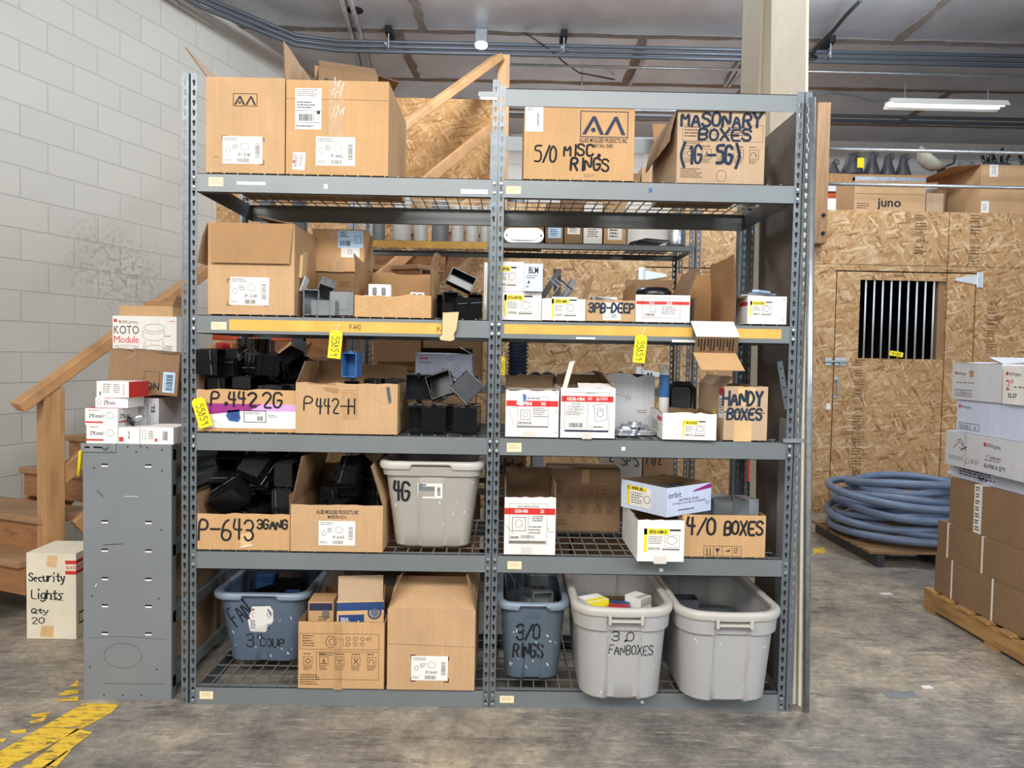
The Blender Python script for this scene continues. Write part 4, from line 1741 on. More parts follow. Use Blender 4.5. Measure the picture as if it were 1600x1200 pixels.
for (p0, p1, zz, h, mt, lb) in ((585, 660, 1.206, .30, 'card_dark', 'added dark carton on the middle shelf of the second rack, behind the left bay'),
                                (663, 755, 1.206, .34, 'card_brown', 'added brown carton on the middle shelf of the second rack, behind the white box'),
                                (575, 650, z3, .42, 'card_brown', 'added brown carton behind the pale tote on the second rack'),
                                (655, 750, z3, .36, 'card_dark', 'added dark brown carton behind the pale tote on the second rack'),
                                (565, 660, .098, .36, 'card_dark', 'added dark brown carton low on the second rack behind the open carton of blue boxes'),
                                (664, 755, .098, .38, 'card_brown', 'added brown carton low on the second rack at its middle posts'),
                                (785, 900, .098, .36, 'card_dark', 'added dark carton low on the second rack behind the slate tote'),
                                (905, 1060, .098, .34, 'card_brown', 'added wide brown carton low on the second rack behind the pale totes')):
    bbox_(p0, p1, h, lb, mt, z=zz, d=.36, Y=B + .05)  # added cartons that keep the view behind the front rack dark
# corrugated black hose standing on the middle shelf
a = at(793, 590, B).x
b = at(826, 590, B).x
r_ = (b - a) / 2
prof = []
for k in range(26):
    prof += [(r_ * (1.0 if k % 2 else 0.86), 0.012 * k), (r_ * (1.0 if k % 2 else 0.86), 0.012 * k + .009)]
mb = MB()
mb.lathe(prof + [(r_ * .7, .312), (r_ * .7, 0)], 'blue_hose', 24)
o = mb.build('corrugated_hose', loc=((a + b) / 2, B + .15, 1.206))
tag(o, 'short length of black corrugated hose standing upright on the second rack', 'hose')
for k, (px, ln) in enumerate(((838, .10), (858, .13))):
    c_ = at(px, 592, B)
    mb = MB()
    mb.tube([(0, 0, 0), (0, ln, 0)], .05, 'conduit_blue', 16, caps=False)
    mb.tube([(0, 0.001, 0), (0, ln, 0)], .042, 'blue_hose', 16, caps=True)
    o = mb.build('pipe_stub', loc=(c_.x, B + .04, 1.206 + .051), smooth=True)
    tag(o, ('left' if k == 0 else 'right') + ' blue grey pipe stub lying end on beside the corrugated hose', 'pipe')
# orange tubes and red tins left of the second rack, on an orange pallet rack
t = thing('orange_rack', 'orange pallet rack with a bright horizontal beam, behind the left bay', 'rack', (at(405, 525, 3.95).x, 3.95, 0))
mb = MB()
z = at(405, 526, 3.95).z
w0, w1 = at(335, 520, 3.95).x - t.location.x, at(476, 520, 3.95).x - t.location.x
mb.box(w0, -.03, z - .022, w1, .03, z + .022, 'orange_steel')
mb.build('beam', t, bevel=0.004)
for x in (w0 + .28, w1 - .03):
    mb = MB()
    mb.box(x - .03, -.035, 0, x + .03, .04, 2.2, 'steel_grey_dark')
    mb.build('upright', t)
mb = MB()
mb.box(w0, 0, z - .17, w1, .4, z - .14, 'steel_grey_dark')
mb.build('shelf_panel', t)
for k, (px, mt, lb) in enumerate(((331, 'red', 'red tin left of the orange beam'), (357, 'timber_orange', 'orange brown tin under the orange beam'), (383, 'red', 'red tin under the left half of the orange beam'))):
    mb = MB()
    mb.lathe([(.001, 0), (.038, 0), (.038, .10), (.035, .105), (.001, .105)], mt, 16)
    o = mb.build('paint_tin', loc=(at(px, 540, 4.07).x, 4.10, z - .139), smooth=True)
    o.location.x += .05
    tag(o, lb + ' on the rack behind', 'tin')
# lone post of another rack next to the column
lp = at(1155, 560, 3.62)
t = thing('slotted_post', 'pair of bare slotted steel posts with a short cross bar, left of the beige column', 'post', (lp.x, 3.62, 0))
_h = at(1155, 357, 3.62).z
upright(t, lp.x - .016, lp.x + .016, 3.62, _h, 1, (lp.x, 3.62, 0), 'l', 'upright')
mb = MB()
mb.box(0.018, -.002, _h - .022, .07, .002, _h, 'steel_post')
mb.build('cross_bar', t)
# red level leaning behind the rack
a = at(1165, 720, 3.60)
t = thing('spirit_level', 'red and black long tool standing upright against the column', 'tool', (at(1165, 760, 3.60).x, 3.60, 0))
mb = MB()
z0 = at(1165, 752, 3.6).z
mb.box(-.016, -.01, z0, .016, .01, 1.05, 'red')
mb.build('red_half', t, bevel=.003)
mb = MB()
mb.box(-.017, -.011, 0.0, .017, .011, z0 - .0005, 'black_plastic')
F = Face(mb, (-.017, -.011, at(1165, 785, 3.6).z), (1, 0, 0), (0, 0, 1), (0, -1, 0), .034, z0 - at(1165, 785, 3.6).z, (0, 0, 12, 33))
F.fine((3, 4, 9, 26), 6, 'scuff_white')
mb.build('black_half', t)
# short slotted brace on the right post
t = thing('slotted_strip', 'short slotted steel strip leaning behind the right posts of the rack', 'steel strip', at(1216, 602, D + .12))
mb = MB()
a, b = at(1214, 565, D + .12) - t.location, at(1226, 640, D + .12) - t.location
mb.slab(a, b - a, (.022, 0, .004), (0, .003, 0), 'steel_post')
for k in range(4):
    c_ = a.lerp(b, .15 + .2 * k) + Vector((.011, -.001, .002))
    mb.lathe([(.004, 0), (.001, .0006)], 'black_and_shade', 8, M4=Matrix.Translation(c_) @ Matrix.Rotation(R(90), 4, 'X'))
mb.build('strip', t)

# ------------------------------------------------------------------ small electrical boxes
def device_box(name, w, h, d, mat_, label, cat, tab='steel_post', ribs=True, cells=0, rim=None):
    """open fronted outlet box, open side up (+z), origin at its middle"""
    mb = MB()
    t = 0.003
    W, H, Z = w / 2, h / 2, d / 2
    o = [(-W, -H), (W, -H), (W, H), (-W, H)]
    i = [(-W + t, -H + t), (W - t, -H + t), (W - t, H - t), (-W + t, H - t)]
    vs = [(x * .97, y * .97, -Z) for x, y in o] + [(x, y, Z) for x, y in o] + [(x, y, Z) for x, y in i] + [(x * .97, y * .97, -Z + t) for x, y in i]
    fs = [(3, 2, 1, 0), (12, 13, 14, 15)]
    for k in range(4):
        j = (k + 1) % 4
        fs += [(k, j, 4 + j, 4 + k), (8 + k, 8 + j, 12 + j, 12 + k)]
    mb.add(vs, fs, mat_)
    rf = []
    for k in range(4):
        j = (k + 1) % 4
        rf.append((4 + k, 4 + j, 8 + j, 8 + k))
    mb.add(vs, rf, rim or mat_)
    if ribs:
        n = max(2, int(w / 0.03))
        for k in range(n):
            x = -W + w * (k + .5) / n
            for s in (-1, 1):
                mb.box(x - .0016, min(s * H, s * (H + .0025)), -Z * .9, x + .0016, max(s * H, s * (H + .0025)), Z, mat_)
        for k in range(2):
            y = -H + h * (k + .5) / 2
            for s in (-1, 1):
                mb.box(min(s * W, s * (W + .0025)), y - .0016, -Z * .9, max(s * W, s * (W + .0025)), y + .0016, Z, mat_)
        mb.box(-W * .5, -H * .5, -Z - .002, W * .5, H * .5, -Z, mat_)
    for k in range(cells):
        x = -W + w * (k + 1) / (cells + 1)
        for s in (-1, 1):
            mb.box(x - .004, s * (H - .008) - .005, -Z + t, x + .004, s * (H - .008) + .005, Z - .001, mat_)
    root = mb.build(name)
    tag(root, label, cat)
    if tab:
        for s in (-1, 1):
            m2 = MB()
            m2.tube([(-W * .9, s * (H + .006), Z * .35), (W * .98, s * (H + .006), Z * .55)], .0018, tab, 6)
            m2.box(-.008, min(s * H, s * (H + .008)), Z * .3, .008, max(s * H, s * (H + .008)), Z * .6, mat_)
            m2.build('nail_mount', root)
    return root


# resting places: x, y, z and quaternion
POSES = {
    'p442': [(-0.918, 2.9408, 1.2257, 0, 0.707, -0.707, -0), (-1.0767, 3.2337, 1.2297, 0.655, -0, -0, -0.756), (-1.1307, 2.9604, 1.2402, 0.706, 0.032, 0.706, -0.032), (-1.1307, 3.1123, 1.2447, 0.539, -0.539, 0.458, -0.458), (-0.8856, 3.0489, 1.2257, 0, 1, -0.003, -0), (-1.1093, 3.2604, 1.3242, 0.704, 0.069, 0.704, -0.069), (-1.0249, 2.9583, 1.2447, 0.446, -0.446, 0.549, -0.549), (-1.1278, 2.9978, 1.3307, 1, -0, 0, -0), None, (-1.133, 3.1295, 1.3542, 0.705, -0.057, 0.705, 0.057), (-1.0457, 3.0949, 1.2432, 0.442, -0.442, -0.552, 0.552), (-1.1357, 2.8633, 1.3516, 0.707, -0.017, 0.707, 0.017), (-0.9577, 3.2649, 1.2257, 1, 0, -0, -0.019), (-1.0311, 3.0125, 1.3661, 0.376, 0.857, -0.142, 0.323), (-0.8842, 3.1471, 1.2742, 0.253, 0.597, 0.7, -0.299), (-0.9813, 3.2564, 1.3234, 0.434, -0.491, 0.566, -0.5), (-0.9622, 2.9348, 1.3439, 0.044, -0.356, -0.933, 0.026), (-1.1039, 3.2506, 1.4147, 0.98, 0, 0, -0.201), (-0.8762, 3.2908, 1.315, 0.57, -0.418, -0.418, 0.57), None, (-0.8852, 3.0598, 1.3478, 0.06, -0.72, 0.421, -0.548), None, None, (-0.8836, 3.1971, 1.3251, 0.287, 0.626, -0.267, -0.674), (-0.9769, 3.1309, 1.3386, 0.518, -0.091, 0.849, 0.051), None, None, None],
    'p442h': [(-0.5484, 3.1279, 1.2382, 0.707, 0.007, 0.707, -0.007), (-0.7015, 3.1172, 1.2172, 0.697, 0.122, 0.697, -0.122), (-0.463, 3.1358, 1.2412, 0.5, -0.5, -0.5, 0.5), None, None, None],
    'p643': [(-0.9727, 3.1379, 0.8314, 0.004, -0.013, -0.963, 0.268), (-1.0646, 3.2458, 0.7325, 0.707, -0, -0, -0.707), (-0.9445, 3.1199, 0.7305, 0, 0.797, 0.604, -0), (-1.0158, 3.0068, 0.7325, 0.39, 0, 0, 0.921), (-1.0849, 2.9352, 0.8141, 0.839, -0.452, -0.143, -0.266), (-1.0307, 3.2843, 0.8274, 0.524, -0.524, -0.474, -0.474), (-0.8827, 2.9813, 0.769, 0.707, 0, -0.707, 0), (-0.9768, 3.0426, 0.8882, 0.713, -0.206, -0.648, 0.171), (-1.1401, 3.1032, 0.7782, 0.277, -0.641, 0.284, -0.657), None, (-1.1024, 3.0086, 0.848, 0.002, 0.004, -0.88, 0.474), None, (-0.9876, 3.2343, 0.9149, 0.689, 0.078, -0.01, 0.72), (-0.8832, 3.2353, 0.9077, 0.683, -0.189, -0.679, 0.19), (-0.8807, 3.0005, 0.901, 0.5, 0.5, 0.5, 0.5), None, None, (-1.1141, 3.1893, 0.8456, 0.161, -0.689, -0.589, -0.391), None, (-1.1195, 3.0586, 0.9176, 0.331, 0.615, -0.63, 0.34), None, None, None, (-0.9904, 2.9466, 0.9289, 0.212, -0.523, 0.734, 0.377), None, None],
    'p64': [(-0.7469, 3.2279, 0.775, 0.707, 0, 0.707, 0), (-0.6168, 3.1938, 0.7625, 0, 0.991, 0.134, 0), None, None, (-0.5666, 3.0713, 0.799, 0.543, 0.453, -0.543, 0.453), (-0.6739, 2.9648, 0.7605, 0.684, -0, 0, -0.729), (-0.6941, 3.23, 0.8633, 0.291, -0, -0.957, 0), (-0.5886, 3.1761, 0.8831, 0, -0.353, 0, -0.936), None, None, (-0.6147, 2.9752, 0.8938, 0.255, 0.659, -0.33, -0.625), (-0.7327, 3.1027, 0.775, 0.7, -0.101, 0.7, 0.101)],
    'p40': [(0.9825, 2.9717, 0.723, 0.998, 0, 0, -0.058), (0.8656, 2.9488, 0.7255, 0, 0.75, -0.662, -0), (0.9614, 3.1543, 0.743, 0.417, -0.571, -0.417, -0.571), (0.9598, 3.2266, 0.7495, 0.438, -0.555, 0.438, 0.555), (0.8593, 3.0528, 0.723, 0.989, -0, -0, 0.148), (0.9857, 2.9437, 0.7945, 0.584, 0.584, -0.399, -0.399), (0.8611, 3.2314, 0.743, 0.55, 0.444, 0.55, -0.444), (0.8609, 3.1611, 0.7495, 0.704, 0.704, 0.065, 0.065)],
    'totF': [(-0.9109, 3.1725, 0.3131, 1, -0, 0, 0.017), (-1.0202, 3.216, 0.3141, 0.465, 0, -0, -0.885), None, (-0.9609, 3.3369, 0.3286, 0.517, -0.482, -0.517, -0.482), (-1.0696, 3.3388, 0.3316, 0.49, -0.49, -0.509, 0.509), None],
    'totG': [(-0.2981, 3.0741, 0.8975, 0.344, -0, 0, 0.939), None, None, None],
    'totR': [(0.1359, 3.2289, 0.3586, 0.964, -0, 0, -0.265), (0.1392, 3.0988, 0.3611, 0.532, -0, 0, 0.847), (0.1728, 3.0271, 0.3786, 0.701, 0.701, 0.091, 0.091), None, (0.1708, 3.2556, 0.4036, 0, 0.707, -0.707, -0), None],
}
SPECS = []


def pile(key, protos, seq, region, label, group, extra=None):
    """seq: which prototype each piece is; region: sim bounds (x0, x1, y0, y1, z0); the resting poses were settled beforehand"""
    SPECS.append((key, [[2 * max(abs(v.co[i]) for q in [p] + list(p.children) for v in q.data.vertices) for i in range(3)] for p in protos], seq, region))
    ps = POSES.get(key)
    out = []
    if not ps:
        return out
    for n, (k, p) in enumerate(zip(seq, ps)):
        if not p:
            continue
        q = Quaternion(p[3:7])
        o = dup(protos[k], Vector(p[:3]), q)
        o['label'] = label if isinstance(label, str) else label[k]
        o['group'] = group if isinstance(group, str) else group[k]
        out.append(o)
    return out


# ------------------------------------------------------------------ top shelf, left bay
ZZ = [z + 0.0045 for z in ZS]
F0 = D + 0.004
c = pxbox('tall open carton with a twin peak emblem at the left end of the top shelf', (322, 121, 445, 270), F0, ZZ[0], .50, inner='card_pale', mat='card', seed=3)
f = c.front
f.frame((364, 146, 402, 166), 'ink', .8)
f.logo((364, 146, 402, 166), 'ink')
for q in ((347, 212, 356, 213), (347, 212, 348, 220), (406, 215, 413, 216), (412, 215, 413, 222), (412, 250, 413, 257), (405, 256, 413, 257)):
    f.rect_(q, 'ink')
f.fine((334, 245, 342, 248), 1, 'ink_soft')
f.line([(322, 158), (327, 158)], .6, 'ink_soft')
c.stick((348, 213, 410, 256), label_std('P-241', (348, 213, 410, 256)))
c.flap('l', 38, .15, taper=.02, rag=.003)
c.flap('r', -5, .15, taper=.02, rag=.003)
c.flap('b', 60, .14)
c.done()

c = pxbox('taped closed carton with a shipping label, second on the left top shelf', (447, 126, 607, 272), F0, ZZ[0], .50, mat='card_gold', open_=False)
f = c.front
for x in range(448, 606, 5):
    f.rect_((x, 155, x + 2.6, 156), 'ink_brown')


def ship(F, m_):
    F.fine((464, 141, 498, 153), 4, 'ink_soft', None, m_)
    F.fine((464, 160, 496, 172), 3, 'ink', None, m_)
    F.rect_((462, 173.5, 502, 174.2), 'ink', None, m_)
    F.bars((467, 179, 492, 190), 'ink', False, None, m_, 16)
    F.rect_((495, 174, 500, 179), 'ink', None, m_)
    F.rect_((462, 192, 501, 192.7), 'ink', None, m_)
    F.fine((463, 197, 499, 201), 1, 'ink', None, m_)


c.tape((513, 127, 537, 232))
c.stick((461, 139, 502, 203), ship, name='shipping_label')
c.stick((494, 214, 555, 259), label_std('P-442', (494, 214, 555, 259)))
c.stick((457, 239, 476, 267), lambda F, m_: (F.fine((460, 243, 466, 263), 7, 'ink', None, m_), F.fine((468, 243, 474, 263), 7, 'ink_soft', None, m_), F.rect_((458, 252, 461, 256), 'red', None, m_)), skew=2)
g = random.Random(2)
for (x, y) in ((518, 186), (524, 184), (531, 180), (536, 178), (521, 176), (529, 173), (523, 152), (532, 150), (519, 148), (534, 140), (528, 134), (522, 131)):
    f.line([(x, y), (x + g.uniform(-1, 1), y - 5), (x + g.uniform(0, 4), y - g.uniform(7, 11))], g.uniform(.7, 1.5), 'scuff_white', .0009)
c.done()
s = c.side('r', (0, 0, 100, 100))
# a half open carton tipped back on top of it
cc = c
tz = ZZ[0] + cc.h
c = Carton('small open carton lying tipped on top of the taped carton, near the ceiling pipes', at(540, 110, D + .30).x, D + .30, tz + .004, .24, .20, .11, 0.35, mat='card_brown', tilt=None, rect=(478, 104, 560, 140))
c.front.text('BULK', (486, 118, 512, 126), 'ink', 1)
c.flap('f', -50, .07)
c.flap('r', 100, .09)
c.flap('b', 20, .09)
c.done()

# ------------------------------------------------------------------ top shelf, right bay
c = pxbox('carton marked MISC RINGS in black marker on the right top shelf', (819, 164, 991, 283), F0, ZZ[0], .36, mat='card_gold', open_=False)
f = c.front
f.logo((906, 173, 981, 214))
f.text('Allied Moulded Products, Inc'.upper(), (905, 215, 980, 222), 'ink', 1)
f.text('BRYAN, OHIO', (928, 224, 958, 230), 'ink', 1)
f.hand('5/0', (836, 229, 869, 254), 3.0, 'marker', .04)
f.hand('MISC.', (881, 226, 934, 243), 3.5, 'marker', .02)
f.hand('RINGS', (893, 247, 951, 266), 3.5, 'marker', .02)
f.fine((913, 272, 932, 278), 2, 'ink_soft')
c.stick((820, 166, 848, 207), lambda F, m_: (F.bars((838, 178, 842, 200), 'ink_soft', True, None, m_, 14), F.fine((824, 170, 834, 176), 2, 'ink_soft', None, m_)), label='torn white label')
c.done()

c = pxbox('open carton marked MASONARY BOXES on the right top shelf', (1058, 173, 1195, 285), F0 + .012, ZZ[0], .48, mat='card_pale', seed=5, rag=.002)
f = c.front


def icons(f, xs, y, w, h, mat_='ink_brown'):
    for i, x in enumerate(xs):
        f.frame((x, y, x + w, y + h), mat_, .7)
        f.fine((x, y - 5, x + w, y - 1), 1, mat_)
        f.fine((x, y + h + 1.5, x + w, y + h + 8), 3, mat_)
        cx_, cy_ = x + w / 2, y + h / 2
        if i % 5 == 0:
            f.circle(cx_, cy_, w * .25, h * .25, 1.2, mat_)
        elif i % 5 == 1:
            f.poly([(cx_ - 2, cy_ + 2), (cx_, cy_ - 5), (cx_ + 2, cy_ + 2)], mat_)
            f.rect_((x + 2, cy_ + 3, x + w - 2, cy_ + 4.5), mat_)
        elif i % 5 == 2:
            f.line([(x + 3, y + 4), (cx_, cy_), (x + w - 3, cy_ - 3)], 1.4, mat_)
            f.line([(cx_, cy_), (x + 4, y + h - 3), (x + w - 4, y + h - 3)], 1.4, mat_)
        elif i % 5 == 3:
            f.line([(x + 4, y + h - 3), (cx_, cy_), (x + w - 4, y + 4)], 1.4, mat_)
            f.line([(cx_ - 3, cy_ - 4), (cx_, cy_), (cx_ + 4, cy_ + 5)], 1.4, mat_)
        else:
            f.line([(x + 3, cy_ + 2), (x + 4, cy_ - 3), (cx_ + 2, cy_ - 3), (cx_ + 3, cy_ + 2)], 1, mat_)
            f.line([(x + w - 4, cy_), (x + w - 4, y + h - 3)], 1, mat_)


f.frame((1066, 195, 1192, 221), 'ink_brown', .5)
f.fine((1069, 198, 1094, 217), 4, 'ink_brown')
f.circle(1118, 204, 9, 7, .6, 'ink_brown')
f.fine((1136, 198, 1178, 214), 4, 'ink_brown')
f.fine((1067, 222, 1105, 227), 2, 'ink_brown')
icons(f, (1070, 1097, 1121, 1147, 1171), 233, 15, 15)
f.fine((1064, 264, 1098, 280), 5, 'ink_brown')
f.hand('MASONARY', (1064, 177, 1188, 198), 4.5, 'marker_blue', .03)
f.hand('BOXES', (1091, 202, 1172, 219), 4.0, 'marker_blue', .03)
f.hand('(1G -5G)', (1062, 228, 1158, 256), 4.6, 'marker_blue', .03)
f.circle(1128, 275, 8, 9, .6, 'ink_brown')
c.flap('b', 25, .12, rag=.003)
c.flap('l', 158, .13, rag=.004, curl=14)
c.flap('r', -75, .12)
c.done()

# ------------------------------------------------------------------ second shelf, left bay
c = pxbox('big carton with its front flap folded down at the left end of the second shelf', (325, 349, 460, 492), F0, ZZ[1], .32, mat='card', seed=8)
f = c.front
for q in ((355, 436, 362, 437), (355, 436, 356, 442), (413, 436, 419, 437), (418, 436, 419, 442), (355, 472, 356, 478), (355, 477, 362, 478), (418, 472, 419, 478), (412, 477, 419, 478)):
    f.rect_(q, 'ink')
c.stick((359, 433, 420, 477), label_std('P-241', (359, 433, 420, 477)), skew=1)
c.flap('f', 177, .155, taper=.012)
c.flap('l', 152, .16, curl=22)
c.flap('r', -78, .15)
s = c.side('r', (0, 0, 100, 100))
c.done()
mb = MB()
mb.slab((c.w / 2 + .002, -c.d / 2 + .05, c.h - .20), (.0, .02, .09), (.0, .07, .02), (.012, 0, 0), 'tape_tan')
mb.slab((c.w / 2 + .002, -c.d / 2 + .06, c.h - .25), (.016, .02, .06), (.0, .06, -.01), (.004, 0, 0), 'scuff_white')
mb.build('torn_tape', c.root)

# stacked at the back
zb_ = at(528, 425, D + .33).z
c = pxbox('brown carton at the back of the second shelf, under the one with the white label', (487, 425, 570, 494), D + .34, ZZ[1], .20, mat='card_dark', open_=False)
c.front.fine((530, 440, 552, 450), 3, 'ink_brown')
c.front.bars((531, 458, 548, 466), 'ink_brown')
c.done()
z2 = ZZ[1] + c.h + .001
c = pxbox('carton with a torn white label at the back of the second shelf, topmost of two', (488, 358, 569, 425), D + .33, z2, .21, mat='card_gold', open_=False)
c.tape((512, 402, 540, 425))
c.tape((512, 359, 528, 376), 'tape_clear')
c.stick((528, 360, 567, 387), lambda F, m_: (F.fine((531, 362, 545, 372), 3, 'ink', None, m_), F.bars((531, 376, 548, 384), 'ink', False, None, m_), F.frame((555, 368, 564, 380), 'ink', .6, None, m_)), 'paper_blue', label='white label with barcode')
c.stick((533, 387, 562, 402), lambda F, m_: F.circle(547, 393, 3, 3, .7, 'ink_soft', None, m_))
c.done()

c = pxbox('open low fronted carton near the middle of the second shelf, white parts inside', (554, 412, 674, 497), D + .012, ZZ[1], .36, mat='card_gold', hs=dict(f=at(610, 461, D).z - ZZ[1]), seed=4, rag=.006)
f = c.front
f.rect = (554, 461, 674, 497)
for a_, b_ in (((556, 492), (592, 468)), ((592, 468), (612, 492)), ((612, 494), (640, 474)), ((640, 474), (668, 492)), ((600, 470), (616, 464))):
    f.line([a_, b_], .7, 'tape_tan')
c.flap('l', 10, .03, rag=.008)
c.flap('r', 16, .05, rag=.014, a0=.0, a1=.55)
c.done()
czx, czy = c.root.location.x, c.root.location.y
for k, (dx, dy, lb) in enumerate(((-.072, -.095, 'white plastic bracket leaning in the low fronted carton, left of the other one'), (.08, -.095, 'small white plastic bracket in the low fronted carton, right of the other one'))):
    mb = MB()
    w_ = .11 if k == 0 else .07
    mb.box(-w_ / 2, -.05, 0, w_ / 2, .05, .05, 'white_plastic')
    mb.box(-w_ * .32, -.045, .05, w_ * .48, .05, .078 if k == 0 else .06, 'white_plastic')
    for q in (-.1, .22):
        mb.box(w_ * q - .008, -.052, .052, w_ * q + .008, -.0449, .07 if k == 0 else .057, 'grey_plastic')
    o = mb.build('plastic_bracket', loc=(czx + dx, czy + dy, ZZ[1] + .0055 + .04), bevel=.003)
    o.rotation_euler = (0, 0, .1)
    mb2 = MB()
    tag(o, lb, 'bracket')
    o.location.z = ZZ[1] + .0052
    o.scale = (1, 1, 1.62)

# ------------------------------------------------------------------ second shelf, right bay
c = pxbox('white carton with a yellow headed label beside the middle posts, lower of two stacked', (784, 456, 846, 499), F0 + .036, ZZ[1], .30, mat='card_white', open_=False)
c.stick((788, 461, 832, 493), yellow_label('FS4PB', (788, 461, 832, 493)))
c.done()
z2 = ZZ[1] + c.h + .001
c1 = pxbox('white carton with a yellow headed label beside the middle posts, upper of two stacked', (783, 409, 819, 454), F0 + .036, z2, .30, mat='card_white', open_=False)
c1.stick((778, 416, 807, 449), yellow_label('3PB', (778, 416, 807, 449)))
c1.done()
c = pxbox('pale blue carton beside the upper white one on the right second shelf', (819, 412, 848, 454), F0 + .01, z2, .26, mat='card_blue', open_=False)
c.front.text('BLM', (826, 417, 841, 427), 'ink', 1)
c.front.fine((823, 430, 840, 437), 2, 'ink_soft')
c.front.text('4', (824, 438, 828, 444), 'ink', 1)
c.front.fine((822, 447, 828, 451), 1, 'ink')
c.done()
c = pxbox('white open carton with a yellow headed label, third along the right second shelf', (847, 467, 915, 500), F0, ZZ[1], .30, mat='card_white', seed=6, rag=.002)
c.stick((862, 464, 901, 496), yellow_label('3PB-MR', (862, 467, 901, 496)))
c.done()
tray = c
c = pxbox('small brown open carton marked 3PB-DEEP in marker', (916, 469, 992, 503), D - .004, ZZ[1], .30, mat='card', hs=dict(b=.11), seed=9, rag=.002)
f = c.front
c.stick((942, 473, 970, 500), lambda F, m_: (F.frame((944, 487, 952, 496), 'ink_soft', .5, None, m_), F.fine((955, 491, 967, 497), 3, 'ink', None, m_)), label='white label under the handwriting')
f.lift = .0026
f.hand('3PB-DEEP', (920, 474, 990, 488), 2.7, 'marker_blue', .03)
c.flap('l', -14, .10, a0=.3)
c.flap('r', 3, .07, rag=.004)
c.done()
deep = c
c = pxbox('white open carton with a red band, fifth along the right second shelf', (993, 461, 1078, 503), D + .0, ZZ[1], .30, mat='card_white', seed=10)
f = c.front
f.rect_((994, 471, 1077, 476), 'red')
f.text('W3', (1014, 472, 1022, 475.5), 'paper', 1, .0009)
f.text('30', (1041, 472, 1050, 475.5), 'paper', 1, .0009)
f.frame((1003, 466, 1063, 497), 'ink_soft', .5)
f.frame((1015, 478, 1025, 488), 'ink_soft', .6)
f.fine((1034, 479, 1058, 492), 5, 'ink_soft')
f.bars((1007, 490, 1024, 494), 'ink_soft')
c.flap('b', -12, .09)
c.flap('r', 6, .12, curl=20, label='white flap with a scribble')
c.done()
redband = c
F = Face(MB(), (.0, .0, 0), (1, 0, 0), (0, 0, 1), (0, -1, 0), 1, 1, (0, 0, 1, 1))
c = pxbox('brown carton lying open, flaps hanging over the right second beam', (1086, 452, 1150, 503), D + .02, ZZ[1], .34, mat='card_brown', inner='card_in', hs=dict(f=.004, b=.17, l=.10, r=.12), seed=11)
c.flap('r', -4, .15, taper=.0, rag=.004)
c.flap('b', 4, .06)
c.done()
lying = c
# its long flap folds over the beam: a pale sill, a fluted strip, a tan tongue
xa, xb = at(1083, 515, D - .03).x - c.root.location.x, at(1150, 515, D - .03).x - c.root.location.x
yF = -c.d / 2
q0, q1, q2, q3 = [Vector((0, y, z)) for y, z in ((yF - .034, .004), (yF - .085, -.058), (yF - .040, -.118), (yF - .10, -.185))]
for nm, lab_, u, v_, dx0_, dx1_, m_ in (('flap', 'pale sill flap', q0, q1, -.006, .010, 'card_white'), ('flap', 'fluted middle flap', q1, q2, .002, .006, 'card_brown'), ('flap', 'tan tongue flap', q2, q3, .004, .018, 'card_gold')):
    mb = MB()
    mb.slab(Vector((xa + dx0_, 0, 0)) + u + Vector((0, 0, -.001)), (xb - xa, 0, 0), v_ - u + Vector((dx1_, 0, .002)), (0, -.002, .003), m_)
    if nm == 'flap' and m_ == 'card_brown':
        for k in range(12):
            p0_ = Vector((xa + .012 + (xb - xa - .02) * k / 12, 0, 0)) + u.lerp(v_, .12) + Vector((0, -.004, .002))
            mb.slab(p0_, (.004, 0, 0), (v_ - u) * (.75 if k % 3 else .5) + Vector((.006, 0, 0)), (0, -.001, .0005), 'black_and_shade')
    mb.build(nm, c.root)['label'] = lab_
c = pxbox('white open carton with a yellow headed label at the right end of the second shelf', (1168, 463, 1229, 505), D - .0, ZZ[1], .30, mat='card_white', seed=12)
c.stick((1172, 471, 1206, 494), yellow_label('42058', (1172, 471, 1206, 494)))
f = c.front
for (x, y) in ((1222, 466), (1225, 466), (1222, 497), (1225, 497)):
    f.line([(x, y + 4), (x + 2, y)], .7, 'ink_soft')
s = c.side('l', (0, 0, 100, 100))
s.rect_((70, 20, 100, 34), 'red')
c.flap('l', 100, .03)
c.done()
tools = c

# ------------------------------------------------------------------ third shelf, left bay
c = pxbox('open carton marked P-442 2G in marker, purple and white print below, full of black boxes', (308, 609, 463, 676), F0, ZZ[2], .46, mat='card_gold', hs=dict(b=.22, l=.25, r=.20), seed=21, rag=.005)
f = c.front
f.rect_((310, 632, 462, 669), 'paper')
f.poly([(310, 631), (410, 631), (392, 641), (330, 648), (310, 647)], 'magenta', .0009)
f.poly([(410, 631), (462, 631), (462, 642), (386, 643)], 'lilac', .0008)
f.fine((318, 634, 327, 645), 3, 'paper', .0012)
f.poly([(356, 642), (374, 640), (376, 655), (372, 660), (358, 658), (353, 650)], 'blue', .0009)
f.poly([(359, 646), (372, 645), (373, 654), (361, 656)], 'navy', .0012)
f.frame((381, 641, 416, 660), 'ink', 1.2, .0009)
f.fine((384, 644, 412, 648), 2, 'ink', .0009)
f.bars((402, 650, 411, 657), 'ink', False, .0009)
f.fine((419, 648, 433, 653), 2, 'ink', .0009)
f.line([(324, 655), (340, 660), (346, 666)], .6, 'ink_soft', .0009)
f.hand('P.442', (330, 613, 400, 634), 3.2, 'marker', .02, .0014)
f.hand('2G', (410, 613, 440, 636), 3.2, 'marker', .02, .0014)
c.flap('l', 8, .04, rag=.006)
c.done()
p442 = c
c = pxbox('battered open carton marked P 442-H in marker with clear tape, on the third shelf', (462, 599, 621, 680), D - .01, ZZ[2], .34, mat='card', seed=22, rag=.003)
f = c.front
f.hand('P', (475, 621, 488, 642), 2.4, 'marker')
